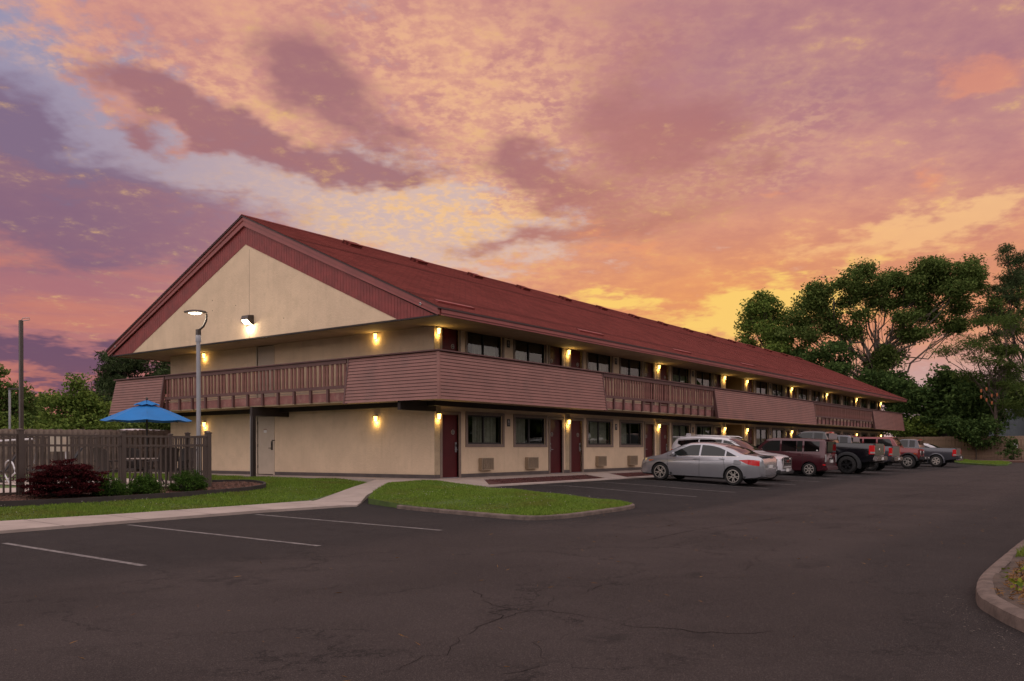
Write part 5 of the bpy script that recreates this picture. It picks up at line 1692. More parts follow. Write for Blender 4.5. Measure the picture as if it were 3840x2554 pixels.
for i in range(7):
    link('pod', pm_, po, (RT[0] * (i % 4 - 1.5) * 0.45, RT[1] * (i % 4 - 1.5) * 0.45, -0.3 * (i // 2) + rnd.uniform(-0.2, 0.2)))

# --- trees behind the pool
def rows_tree(name, label, px_, w_, rows, leaf, size, seed, per=4.6, m=42, bark='bark', asp=0.55, th=3.5, sp=0.38, r0=0.2):
    x, y = far_px(px_, w_)
    return tree(name, label, (x, y, -0.1), px_lobes(px_, w_, rows, -0.1, rg), th, r0, leaf, size, per, m, seed, bark, 0.65, sp, 0.5, aspect=asp, group=None)


rows_tree('round_tree', 'dark rounded tree behind the two grey poles past the pool', 40, 70, [(-60, 1470, 90, 50), (20, 1460, 60, 40), (60, 1490, 60, 45), (-20, 1530, 100, 50), (80, 1550, 70, 50), (0, 1590, 110, 45), (-120, 1540, 90, 60), (30, 1620, 100, 40), (-100, 1620, 90, 40)], 'leaf_oak', 0.15, 31)
rows_tree('low_tree', 'low bright green tree at the foot of the left grey pole', -10, 62, [(-10, 1590, 60, 34), (-60, 1580, 70, 40), (10, 1620, 50, 30), (-40, 1630, 80, 30)], 'leaf_bright', 0.13, 32)
rows_tree('thin_tree', 'hazy thin topped tree between the tall dark pole and the bright tree', 150, 86, [(148, 1510, 20, 16), (130, 1540, 50, 26), (170, 1550, 45, 26), (110, 1580, 60, 34), (180, 1590, 60, 34), (140, 1620, 90, 34), (90, 1610, 60, 30)], 'leaf_oak', 0.16, 33)
rows_tree('bright_tree', 'bright green rounded tree left of the blue umbrella', 280, 60, [(290, 1462, 36, 24), (265, 1490, 50, 30), (320, 1490, 40, 26), (240, 1530, 60, 34), (310, 1540, 60, 36), (210, 1580, 60, 34), (280, 1590, 80, 34), (350, 1560, 50, 34), (230, 1620, 80, 34), (330, 1615, 80, 36), (180, 1610, 40, 34)], 'leaf_bright', 0.13, 34)
rows_tree('dark_conifer', 'dark conifer between the bright tree and the pine beside the motel', 370, 72, [(360, 1480, 40, 26), (375, 1520, 50, 34), (350, 1560, 60, 34), (400, 1580, 60, 40), (380, 1620, 80, 34)], 'leaf_pine', 0.2, 35, asp=0.2)
rows_tree('pine_tree', 'dark pine standing behind the left corner of the motel balcony', 500, 78, [(410, 1345, 22, 14), (450, 1355, 40, 22), (500, 1370, 60, 30), (410, 1395, 26, 16), (460, 1400, 50, 26), (540, 1360, 50, 30), (600, 1380, 50, 34), (430, 1435, 46, 18), (490, 1445, 60, 30), (400, 1440, 24, 14), (560, 1430, 70, 40), (620, 1430, 50, 40), (420, 1490, 50, 26), (480, 1520, 60, 34), (420, 1550, 50, 30), (500, 1590, 80, 34), (430, 1610, 60, 34), (580, 1500, 60, 40), (600, 1590, 70, 40)], 'leaf_pine', 0.22, 36, per=5.0, asp=0.2, th=7.0, bark='bark_dark', r0=0.3)
rows_tree('background_tree', 'green tree low behind the umbrella and board fence', 560, 66, [(520, 1620, 60, 30), (580, 1600, 60, 34), (640, 1610, 60, 34), (460, 1625, 50, 26)], 'leaf_oak', 0.15, 37)
# trees across the drive, mirrored in the room windows
for i, (x, y, h_, r_) in enumerate([(-46, -41, 9, 6), (-33, -44, 10, 7), (-20, -42, 9, 6.5), (-7, -44, 11, 7), (6, -42, 9, 6.5), (19, -45, 11, 7), (32, -42, 10, 7), (46, -44, 11, 7), (62, -42, 10, 7)]):
    rr = np.random.default_rng(80 + i)
    lobes = [(rr.normal() * r_ * 0.42, rr.normal() * r_ * 0.42, h_ * rr.uniform(0.25, 0.85), r_ * 0.42, r_ * 0.42, r_ * 0.32) for _ in range(10)]
    tree('roadside_tree', 'broad leafy tree across the drive, mirrored in the room windows', (x, y, -0.2), lobes, h_ * 0.5, 0.3, 'leaf_oak', 0.55, 1.3, 26, 90 + i, spread=0.7, group='trees across the drive from the motel')


# more of the same trees round the lot: added out of view, to darken reflections in glass and car paint
src = [o for o in bpy.data.objects if o.name.startswith('roadside_tree')][:4]
for i, (x, y) in enumerate([(-58, -30), (-62, -14), (-60, 2), (-58, 16), (-50, 30), (-38, 38), (-26, 40), (76, -30), (84, -40)]):
    o = copy_tree(src[i % len(src)])
    o.location = (x, y, -0.2); o.rotation_euler = (0, 0, i * 1.9)
    o['label'] = 'broad leafy tree added round the lot, seen only in reflections'; o['group'] = 'trees added round the lot'


# --- bed shrubs
def shrub(name, label, base, rx, ry, h, leaf, size, n, seed, aspect=0.5, layers=False, group=None):
    rng = np.random.default_rng(seed)
    root = thing(name, label, 'shrub', base, 0, group)
    K = 260 if layers else 150
    d = unit(rng.normal(size=(K, 3))); d[:, 2] = np.abs(d[:, 2])
    rad = rng.uniform(0.45, 1.0, (K, 1)) ** 0.5 * (1 + 0.10 * rng.normal(size=(K, 1)))
    c = d * rad * np.array([rx, ry, h * 0.86]) + np.array([0, 0, h * 0.10])
    if layers:
        c[:, 2] = np.round(c[:, 2] / 0.13) * 0.13 + rng.normal(size=K) * 0.018 + 0.03
    P = []
    for q in c:
        k = int(n / K * rng.uniform(0.6, 1.4))
        sg_ = (0.075, 0.075, 0.022) if layers else (0.04, 0.04, 0.035)
        P.append(q + rng.normal(size=(k, 3)) * np.array(sg_))
    P = np.concatenate(P); P[:, 2] = np.maximum(P[:, 2], 0.015)
    V, F = leaves(P, size, rng, 0.9 if layers else 0.5, aspect)
    link('foliage', raw_mesh('foliage', V, F, [leaf]), root)
    mb = MB()
    for q in c[:40]:
        mb.tube(bez((0, 0, 0), tuple(q * 0.93), 0.05, 3), [0.014, 0.010, 0.007, 0.003], 5, 0, False)
    mb.build('stems', 'bark_dark', root)
    return root


shrub('red_shrub', 'wide layered dark red shrub in front of the pool fence', (-11.10, 1.05, 0.07), 0.80, 0.55, 0.80, 'leaf_maroon', 0.033, 24000, 41, 0.35, True)
shrub('green_shrub', 'small green bush tucked against the red shrub', (-10.12, 0.98, 0.07), 0.40, 0.34, 0.43, 'leaf_shrub', 0.022, 5000, 42, group=None)
shrub('green_shrub', 'rounded green bush midway along the mulch bed', (-9.22, 1.02, 0.07), 0.42, 0.36, 0.45, 'leaf_shrub', 0.022, 5600, 43)
shrub('green_shrub', 'rounded green bush beside the fence corner post', (-7.95, 1.18, 0.09), 0.47, 0.38, 0.50, 'leaf_shrub', 0.022, 6000, 44)
for i in range(10):
    a = rnd.uniform(-12.3, -9.2); shr = (a, -17.15 - rnd.random() * 1.0)
    rng = np.random.default_rng(200 + i)
    root = thing('ground_sprout', 'yellow green sprout growing in the soil of the kerbed island', 'plant', (shr[0], shr[1], float(zg(*shr)) + 0.11), 0, 'sprouts in the kerbed island')
    k = 16
    P = rng.normal(size=(k, 3)) * np.array([0.06, 0.06, 0.025]) + np.array([0, 0, 0.06]); P[:, 2] = np.maximum(P[:, 2], 0.015)
    V, F = leaves(P, 0.032, rng, 0.8, 0.55)
    link('leaves', raw_mesh('leaves', V, F, ['leaf_yellow']), root)
    MB().tube([(0, 0, -0.01), (0.01, 0, 0.06)], 0.005, 5).build('stem', 'bark_dark', root)


# ------------------------------------------------------------------ grass, mulch, litter
def inside(px, py, poly):
    ins = np.zeros(len(px), bool); n = len(poly)
    for i in range(n):
        x0, y0 = poly[i]; x1, y1 = poly[(i + 1) % n]
        if y0 == y1:
            continue
        c = (y0 > py) != (y1 > py)
        ins ^= c & (px < (x1 - x0) * (py - y0) / (y1 - y0) + x0)
    return ins


def scatter(poly, dens, rng):
    p = np.array(poly); lo = p.min(0); hi = p.max(0)
    n = int((hi - lo).prod() * dens)
    x = rng.uniform(lo[0], hi[0], n); y = rng.uniform(lo[1], hi[1], n)
    k = inside(x, y, poly)
    return x[k], y[k]


def grass(name, label, poly, dens, zfn, seed, h=0.065, w=0.010, flowers=0.0):
    rng = np.random.default_rng(seed)
    x, y = scatter(poly, dens, rng)
    z = np.array([float(zfn(a, b)) for a, b in zip(x, y)])
    # patchy length
    pat = 0.75 + 0.35 * np.sin(x * 1.7 + np.sin(y * 2.1) * 1.3) * np.sin(y * 1.9 + 0.6 * np.sin(x * 1.3))
    n = len(x); B = np.stack([x, y, z], 1)
    a = rng.uniform(0, 2 * np.pi, n); s = np.stack([np.cos(a), np.sin(a), np.zeros(n)], 1) * (w * rng.uniform(0.6, 1.3, n))[:, None]
    lean = rng.normal(size=(n, 3)) * 0.03; lean[:, 2] = 0
    tip = B + lean + np.stack([np.zeros(n), np.zeros(n), h * pat * rng.uniform(0.5, 1.3, n)], 1)
    V = np.stack([B - s, B + s, tip], 1).reshape(-1, 3); F = np.arange(3 * n).reshape(n, 3)
    o = link(name, raw_mesh(name, V, F, ['grass_blade']))
    tag(o, label, 'grass', kind='stuff')
    if flowers:
        k = rng.permutation(n)[:int(n * flowers)]
        cl = np.sin(x[k] * 2.3) + np.sin(y[k] * 1.7 + 1) > 0.2
        k = k[cl]
        C = B[k] + np.array([0, 0, h * 1.0])
        r = 0.009 * rng.uniform(0.5, 1.3, (len(k), 1))
        off = np.array([[1, 0, 0], [0, 1, 0], [-1, 0, 0], [0, -1, 0], [0, 0, 1], [0, 0, -1]], float)
        V = (C[:, None, :] + off[None] * r[:, :, None]).reshape(-1, 3)
        tri = np.array([[0, 1, 4], [1, 2, 4], [2, 3, 4], [3, 0, 4], [1, 0, 5], [2, 1, 5], [3, 2, 5], [0, 3, 5]])
        F = (np.arange(len(k))[:, None, None] * 6 + tri[None]).reshape(-1, 3)
        tag(link('clover_flowers', raw_mesh('clover_flowers', V, F, ['clover_flower'])), 'white clover heads dotted through the grass', 'clover', kind='stuff')


isl_in = inset(ISLD, 0.085)
grass('grass', 'mown green grass on the kerbed island', isl_in, 1900, zi, 51, 0.055, 0.009, 0.005)
grass('grass', 'grass strip between the walk and the mulch bed', [(-17, -1.32), (-13.4, -1.22), (-11.27, -1.31), (-7.9, -1.18), (-6.0, -1.05), (-5.0, -0.54), (-3.2, 0.40), (-1.95, 1.0), (-1.36, 1.3), (-1.36, 6.5), (-5.0, 5.5), (-5.0, 2.2), (-5.15, 1.7), (-5.6, 1.27), (-6.59, 0.86), (-8.17, 0.61), (-10.7, 0.38), (-12.66, 0.45), (-17, 0.47)], 1500, lambda x, y: float(zl(x, y)) - 0.01, 52, 0.065, 0.010, 0.005)
grass('grass', 'grass behind the lamp post along the gable walk', [(-1.36, 6.5), (-1.36, 16), (-4.6, 16), (-4.6, 6.3)], 700, lambda x, y: float(zl(x, y)) - 0.01, 53, 0.07, 0.014)
grass('grass', 'grass tongue in front of the cedar fence', [(46.0, -10.6), (44.9, -10.1), (49.3, -7.3), (52.0, -6.5), (58.4, -2.4), (63.0, -2.2), (63.0, -5.4), (58.4, -6.5), (56.2, -9.4), (52, -10.1)], 220, lambda x, y: float(zg(x, y)) + 0.09, 54, 0.07, 0.02)
grass('grass', 'grass growing behind the yellow sprouts on the kerbed island', [(-9.2, -17.05), (-6.4, -17.03), (-2, -17.1), (-2, -18.6), (-7.2, -18.9), (-8.6, -17.4)], 1800, lambda x, y: float(zg(x, y)) + 0.12, 55, 0.09, 0.008)


mat('grit', (0.12, 0.095, 0.08), 0.9, 0.4, 9.0)


grass('grass', 'grass on the long kerbed verge across the drive', [(-2, -17.1), (20, -17.25), (20, -24), (-6.6, -24), (-7.0, -19.1), (-2, -18.7)], 420, lambda x, y: float(zg(x, y)) + 0.12, 56, 0.09, 0.016)


def chips(name, label, polys, dens, zfn, mat_name, size, seed, long=1.0, cat='mulch'):
    rng = np.random.default_rng(seed)
    X = []; Y = []
    for p in polys:
        a, c = scatter(p, dens, rng); X.append(a); Y.append(c)
    x = np.concatenate(X); y = np.concatenate(Y); n = len(x)
    C = np.stack([x, y, np.array([float(zfn(a, b)) for a, b in zip(x, y)])], 1)
    t = rng.normal(size=(n, 3)); t[:, 2] *= 0.35; t = unit(t); nn = rng.normal(size=(n, 3)) * 0.5; nn[:, 2] += 1; b = unit(np.cross(t, nn)); nn = np.cross(b, t)
    s = size * rng.uniform(0.5, 1.4, (n, 1))
    q = np.stack([C - t * s * long, C + b * s * 0.5, C + t * s * long, C - b * s * 0.5, C + nn * s * 0.55 + t * s * 0.1], 1).reshape(-1, 3)
    tri = np.array([[0, 3, 4], [3, 2, 4], [2, 1, 4], [1, 0, 4]])
    F = (np.arange(n)[:, None, None] * 5 + tri[None]).reshape(-1, 3)
    tag(link(name, raw_mesh(name, q, F, [mat_name])), label, cat, kind='stuff')


chips('mulch_chips', 'brown wood mulch under the bushes by the pool fence', [[(-16, 0.55), (-12.66, 0.56), (-10.7, 0.50), (-8.17, 0.73), (-6.59, 0.98), (-5.6, 1.4), (-5.2, 1.8), (-5.1, 2.3), (-5.4, 2.8), (-6.5, 2.8), (-7.2, 1.9), (-16, 1.9)]], 700, lambda x, y: float(zl(x, y)) + 0.05, 'mulch_chip', 0.022, 61, 1.6)
chips('rock_chips', 'dark red lava rock in the beds along the kerb', [[(a + 0.02, -2.2), (c - 0.02, -2.2), (c - 0.02, -1.33), (a + 0.02, -1.33)] for a, c in beds[:3]], 900, lambda x, y: 0.05 + 0.13 * (y + 2.2), 'lava_chip', 0.024, 62, 1.0, 'gravel')
chips('pine_straw', 'fallen pine needles and bits on the kerbed island', [[(-13.2, -17.75), (-12.0, -17.2), (-8.5, -17.1), (-8.5, -18.6), (-13.2, -18.8)]], 420, lambda x, y: float(zg(x, y)) + 0.115, 'dry_needle', 0.010, 63, 5.5, 'litter')
chips('litter', 'scattered pine needles and grit on the asphalt drive', [[(-19, -16.5), (-8, -16.5), (4, -15.5), (4, -9.2), (-19, -9.0)]], 1.6, lambda x, y: float(zg(x, y)) + 0.004, 'dry_needle', 0.006, 64, 6.0, 'litter')
chips('litter', 'grit gathered along the foot of the near kerb', [[(-14.5, -18.0), (-13.2, -17.45), (-12.4, -17.05), (-11.6, -16.88), (-11.0, -16.7), (-12.4, -16.8), (-13.2, -17.1), (-14.5, -17.7)]], 220, lambda x, y: float(zg(x, y)) + 0.003, 'grit', 0.006, 65, 1.2, 'litter')

# ------------------------------------------------------------------ vehicles
def paint(name, col, rough=0.32, metal=0.35, coat=0.8):
    mat(name, col, rough, 0.04, 1.0, metal=metal, coat=coat)


paint('paint_silver', (0.40, 0.40, 0.43), 0.22, 0.6, 1.0)
paint('paint_white', (0.56, 0.54, 0.57), 0.35, 0.0)
paint('paint_maroon', (0.060, 0.007, 0.013), 0.28, 0.3)
paint('paint_black', (0.008, 0.008, 0.011), 0.16, 0.1)
paint('paint_grey', (0.070, 0.070, 0.084), 0.30, 0.4)
paint('paint_red', (0.19, 0.014, 0.018), 0.28, 0.2)
paint('paint_dark', (0.018, 0.018, 0.024), 0.22, 0.2)
mat('tyre', (0.014, 0.013, 0.013), 0.8, 0.2, 20.0)
mat('alloy', (0.50, 0.46, 0.42), 0.35, 0.05, metal=0.6)
mat('rim_black', (0.012, 0.012, 0.013), 0.25, 0.1)
mat('chrome', (0.62, 0.58, 0.56), 0.14, 0.05, metal=0.95)
mat('black_plastic', (0.016, 0.016, 0.018), 0.6, 0.1)
mat('under', (0.004, 0.004, 0.004), 0.9, 0)
mat('seam', (0.012, 0.011, 0.012), 0.7, 0)
mat('tail_red', (0.42, 0.010, 0.014), 0.15, 0.1, coat=0.6, emit=(0.8, 0.02, 0.02), estr=0.10)
mat('tail_dark', (0.16, 0.006, 0.010), 0.15, 0.1, coat=0.6)
mat('lamp_clear', (0.42, 0.40, 0.40), 0.12, 0.05, metal=0.3, coat=0.6)
mat('amber', (0.55, 0.12, 0.02), 0.2, 0.05, coat=0.5)
mat('car_glass', (0.008, 0.010, 0.010), 0.03, 0.0, spec=0.5)
mat('car_glass_pale', (0.016, 0.019, 0.0185), 0.03, 0.0, spec=0.5)
mat('privacy_glass', (0.003, 0.003, 0.0035), 0.03, 0.0, spec=0.5)


def interp(keys, x):
    """monotone cubic through (x, y) keys"""
    xs = np.array([k[0] for k in keys], float); ys = np.array([k[1] for k in keys], float)
    if x <= xs[0]: return float(ys[0])
    if x >= xs[-1]: return float(ys[-1])
    d = np.diff(ys) / np.diff(xs)
    m = np.zeros(len(xs)); m[0] = d[0]; m[-1] = d[-1]
    for i in range(1, len(xs) - 1):
        m[i] = 0 if d[i - 1] * d[i] <= 0 else 2 * d[i - 1] * d[i] / (d[i - 1] + d[i])
    i = int(np.searchsorted(xs, x) - 1); h = xs[i + 1] - xs[i]; t_ = (x - xs[i]) / h
    return float((2 * t_ ** 3 - 3 * t_ ** 2 + 1) * ys[i] + (t_ ** 3 - 2 * t_ ** 2 + t_) * h * m[i] + (-2 * t_ ** 3 + 3 * t_ ** 2) * ys[i + 1] + (t_ ** 3 - t_ ** 2) * h * m[i + 1])


class Car:
    """body lofted along x (front at +x); y left, z up; ground at 0"""
    def __init__(s, name, label, top, belt, bot, hw, tum=0.30, crown=0.04, paint_mat='paint_silver', group='cars parked along the motel front'):
        s.top, s.belt, s.bot, s.hw, s.tum, s.crown, s.pm = top, belt, bot, hw, tum, crown, paint_mat
        s.x0, s.x1 = hw[0][0], hw[-1][0]
        s.root = thing(name, label, 'car' if 'pickup' not in name else 'pickup', (0, 0, 0), 0, group)

    def ring(s, x):
        T, B, G, W = interp(s.top, x), interp(s.belt, x), interp(s.bot, x), interp(s.hw, x)
        B = min(B, T - 0.02)
        h = max(T - B, 0.02); e = min(1.0, h / 0.35)
        w5 = W * 0.975
        w7 = w5 - s.tum * h
        c = s.crown * (0.4 + 0.6 * e)
        edge = 0.075 * e + 0.03 * (1 - e)
        return [(0.0, G), (W * 0.80, G), (W * 0.955, G + 0.05), (W * 0.985, G + 0.30 * (B - G)), (W, G + 0.62 * (B - G)), (W * 0.995, B - 0.06 * (B - G)), (w5, B),
                (w5 - s.tum * h * 0.45, B + 0.45 * h), (w7 + s.tum * h * 0.12, B + 0.84 * h), (w7 - edge * 0.6, B + 0.965 * h - c * 0.5), (w7 * 0.70, T - c * 0.42), (w7 * 0.36, T - c * 0.12), (0.0, T)]

    def side(s, x, z):
        r = s.ring(x)[1:]
        for a, b in zip(r[:-1], r[1:]):
            if a[1] <= z <= b[1] + 1e-9:
                t_ = (z - a[1]) / max(b[1] - a[1], 1e-6); return a[0] + (b[0] - a[0]) * t_
        return r[-1][0]

    def body(s, wheels, arch_r, n=74):
        xs = s.x0 + (s.x1 - s.x0) * (0.5 - 0.5 * np.cos(np.pi * np.linspace(0, 1, n))) * 0.35 + (s.x1 - s.x0) * np.linspace(0, 1, n) * 0.65
        V = []; F = []; k = None
        for x in xs:
            h = s.ring(x); r = [(y, z) for y, z in h] + [(-y, z) for y, z in h[-2:0:-1]]
            k = len(r); V += [(x, y, z) for y, z in r]
        for i in range(n - 1):
            for j in range(k):
                q = (j + 1) % k; F.append((i * k + j, i * k + q, (i + 1) * k + q, (i + 1) * k + j))
        F.append(tuple(range(k - 1, -1, -1))); F.append(tuple((n - 1) * k + j for j in range(k)))
        me = bpy.data.meshes.new('body'); me.from_pydata(V, [], F)
        me.materials.append(MATS[s.pm]); me.materials.append(MATS['under'])
        fix_normals(me)
        # wheel wells
        cut = MB()
        W = max(w for _, w in s.hw)
        for wx, wz, r in wheels:
            for sd in (-1, 1):
                cut.lathe([(0.0, sd * (W - 0.34)), (r, sd * (W - 0.34)), (r, sd * (W + 0.2)), (0.0, sd * (W + 0.2))], 32, 1, 'y', (wx, 0, wz))
        cm = cut.mesh('wells', ['under', 'under']); fix_normals(cm)
        o = link('body', me, s.root); c = link('wells', cm)
        md = o.modifiers.new('wells', 'BOOLEAN'); md.operation = 'DIFFERENCE'; md.object = c; md.solver = 'EXACT'
        dg = bpy.context.evaluated_depsgraph_get()
        me2 = bpy.data.meshes.new_from_object(o.evaluated_get(dg))
        o.modifiers.clear(); o.data = me2
        bpy.data.objects.remove(c)
        smooth(me2, 32)
        s.b = o
        return o

    def patch(s, name, mats, x0, x1, lo, hi, parent=None, off=0.006, nx=14, nz=6, both=True, depth=0.0):
        """panel that follows the side of the body: lo/hi are heights as numbers or keys over x"""
        out = []
        for sd in ((1, -1) if both else (1,)):
            mb = MB(); g = []
            for i in range(nx + 1):
                x = x0 + (x1 - x0) * i / nx
                a = interp(lo, x) if isinstance(lo, list) else lo
                b = interp(hi, x) if isinstance(hi, list) else hi
                g.append([(x, sd * (s.side(x, a + (b - a) * j / nz) + off), a + (b - a) * j / nz) for j in range(nz + 1)])
            for i in range(nx):
                for j in range(nz):
                    mb.quad(g[i][j], g[i + 1][j], g[i + 1][j + 1], g[i][j + 1])
            o = mb.build(name, mats, parent or s.root); fix_normals(o.data)
            if sd < 0 or True:
                bm = bmesh.new(); bm.from_mesh(o.data)
                av = sum((f.normal.y for f in bm.faces)) * sd
                if av < 0: bmesh.ops.reverse_faces(bm, faces=bm.faces)
                bm.to_mesh(o.data); bm.free()
            smooth(o.data, 40)
            out.append(o)
        return out

    def glass_over(s, name, x0, x1, u0, u1, mat_name='car_glass', inset=0.0, n=10, off=0.006):
        """windscreen or back light lying on the upper shell; u0,u1 = share of half width at the ends"""
        mb = MB(); g = []
        for i in range(n + 1):
            x = x0 + (x1 - x0) * i / n; r = s.ring(x); up = r[6:]
            row = []
            um = u0 + (u1 - u0) * i / n
            for j in range(-8, 9):
                y = abs(j) / 8 * um * up[0][0]
                z = up[-1][1]
                for a, b in zip(up[:-1], up[1:]):
                    if b[0] <= y <= a[0]:
                        t_ = (a[0] - y) / max(a[0] - b[0], 1e-6); z = a[1] + (b[1] - a[1]) * t_
                row.append((x, y if j >= 0 else -y, z + off))
            g.append(row)
        for i in range(n):
            for j in range(16):
                mb.quad(g[i][j], g[i][j + 1], g[i + 1][j + 1], g[i + 1][j])
        o = mb.build(name, mat_name, s.root); smooth(o.data, 40)
        bm = bmesh.new(); bm.from_mesh(o.data)
        bmesh.ops.recalc_face_normals(bm, faces=bm.faces)
        if sum(f.normal.z for f in bm.faces) < 0: bmesh.ops.reverse_faces(bm, faces=bm.faces)
        for v_ in bm.verts:
            v_.co += v_.normal * 0.004
        bm.to_mesh(o.data); bm.free()
        return o

    def seam_x(s, x, z0, z1, tilt=0.0):
        for sd in (1, -1):
            mb = MB(); P = []
            for j in range(9):
                z = z0 + (z1 - z0) * j / 8; xx = x + tilt * (j / 8) ** 2
                P.append((xx, sd * (s.side(xx, z) + 0.004), z))
            for a, b in zip(P[:-1], P[1:]):
                mb.quad((a[0] - 0.006, a[1], a[2]), (a[0] + 0.006, a[1], a[2]), (b[0] + 0.006, b[1], b[2]), (b[0] - 0.006, b[1], b[2]))
            mb.build('door_seam', 'seam', s.root)

    def handle(s, x, z, m='chrome', L=0.20):
        for sd in (1, -1):
            y = s.side(x, z)
            o = MB().box(x - L / 2, x + L / 2, sd * (y - 0.004) if sd > 0 else -(y + 0.028), sd * (y + 0.028) if sd > 0 else -(y - 0.004), z - 0.014, z + 0.018).build('door_handle', m, s.root)

    def mirror(s, x, z, m=None):
        for sd in (1, -1):
            y = s.side(x, z)
            mb = MB().lathe([(0.0, -0.09), (0.05, -0.08), (0.075, 0.0), (0.07, 0.06), (0.0, 0.075)], 12, 0, 'y', (0, 0, 0))
            o = mb.build('mirror', m or s.pm, s.root, (x, sd * (y + 0.11), z + 0.03), sm=50)
            o.scale = (1.0, 1.0, 1.0)
            MB().box(x - 0.03, x + 0.03, min(sd * (y - 0.02), sd * (y + 0.06)), max(sd * (y - 0.02), sd * (y + 0.06)), z - 0.03, z).build('mirror_stalk', 'black_plastic', s.root)

    def wheels(s, axles, r, width, spokes, rim_mat, rim_r=0.70, y=None, kind='straight'):
        W = y if y is not None else max(w for _, w in s.hw) - 0.03
        h = width / 2
        ty = MB().lathe([(rim_r * r, -h), (0.90 * r, -h - 0.004), (0.975 * r, -h + 0.025), (r, -h + 0.05), (r, h - 0.05), (0.975 * r, h - 0.025), (0.90 * r, h + 0.004), (rim_r * r, h), (rim_r * r - 0.02, h - 0.03), (rim_r * r - 0.02, -h + 0.03)], 40, 0, 'y', close=True).mesh('tyre', 'tyre')
        fix_normals(ty); smooth(ty, 50)
        R = rim_r * r
        rm_ = MB().lathe([(R, h - 0.004), (R - 0.025, h + 0.002), (R - 0.035, h - 0.03), (R - 0.04, h - 0.11), (0.0, h - 0.115)], 36, 1, 'y')
        rm_.lathe([(R + 0.002, h - 0.012), (R + 0.002, h + 0.004), (R - 0.022, h + 0.006), (R - 0.028, h - 0.012)], 36, 0, 'y')
        rm_.lathe([(0.0, h - 0.012), (0.05, h - 0.014), (0.065, h - 0.03), (0.07, h - 0.11)], 18, 0, 'y')
        for i in range(spokes):
            a = 2 * math.pi * i / spokes + 0.3
            prs = ((-0.085, 0.02), (0.085, 0.02)) if kind == 'twin' else ((0.0, 0.036 if kind == 'straight' else 0.055),)
            for off, wd in prs:
                ca, sa = math.cos(a), math.sin(a)
                q = []
                for rr, ww_, dy in ((0.035, wd * 0.9, -0.018), (R - 0.015, wd * (1.15 if kind != 'twin' else 1.0), -0.012)):
                    o2 = off * (rr / R) * 1.6 * r
                    for sgn in (-1, 1):
                        u_, v_ = rr, o2 + sgn * ww_ * r * 1.9
                        q.append((u_ * ca - v_ * sa, h + dy, u_ * sa + v_ * ca))
                rm_.prism([q[0], q[1], q[3], q[2]], (0, -0.035, 0))
        rmm = rm_.mesh('rim', [rim_mat, 'under']); fix_normals(rmm); smooth(rmm, 35)
        hub = MB().lathe([(0.0, h - 0.002), (0.024, h - 0.004), (0.03, h - 0.02)], 12, 0, 'y').mesh('hub_cap', 'black_plastic' if rim_mat != 'rim_black' else 'rim_black', 40)
        for ax in axles:
            for sd in (1, -1):
                w_ = bpy.data.objects.new('wheel', ty); COL.objects.link(w_); w_.parent = s.root
                w_.location = (ax, sd * (W - h), r); w_.rotation_euler = (0, ax * 1.3, 0) if sd > 0 else (0, ax * 0.7, math.pi)
                link('rim', rmm, w_); link('hub_cap', hub, w_)

    def place(s, x, y, rz, z=None):
        s.root.location = (x, y, float(zg(x, y)) if z is None else z)
        s.root.rotation_euler = (0, 0, rz)
        # the stalls slope a little towards the drive
        d = (math.cos(rz), math.sin(rz))
        za, zb = float(zg(x + d[0] * 1.4, y + d[1] * 1.4)), float(zg(x - d[0] * 1.4, y - d[1] * 1.4))
        s.root.location.z = (za + zb) / 2
        s.root.rotation_euler = Matrix.Rotation(rz, 3, 'Z').to_4x4().to_euler()
        s.root.rotation_mode = 'XYZ'
        pitch = math.atan2(za - zb, 2.8)
        s.root.rotation_euler = (Matrix.Rotation(rz, 3, 'Z') @ Matrix.Rotation(-pitch, 3, 'Y')).to_euler()

    def box(s, name, m, *a, bev=0.0):
        me = MB().box(*a).mesh(name, m)
        if bev: bevel(me, bev, 2); smooth(me, 50)
        return link(name, me, s.root)


def flare(car, ax, r, y0, y1, z, th=0.07, m='black_plastic', a0=-0.25, a1=math.pi + 0.25):
    """wheel arch flare standing out from the body"""
    for sd in (1, -1):
        mb = MB(); P = []
        for a in np.linspace(a0, a1, 19):
            c, n = math.cos(a), math.sin(a)
            P.append([(ax + r * c, sd * y0, z + r * n), (ax + (r - 0.01) * c, sd * y1, z + (r - 0.01) * n), (ax + (r + th * 0.75) * c, sd * (y1 - 0.01), z + (r + th * 0.75) * n), (ax + (r + th * 1.25) * c, sd * y0, z + (r + th * 1.25) * n)])
        for a, b in zip(P[:-1], P[1:]):
            for j in range(4):
                mb.quad(a[j], b[j], b[(j + 1) % 4], a[(j + 1) % 4])
        mb.poly(P[0]); mb.poly(P[-1][::-1])
        o = mb.build('wheel_arch', m, car.root); fix_normals(o.data); smooth(o.data, 45)


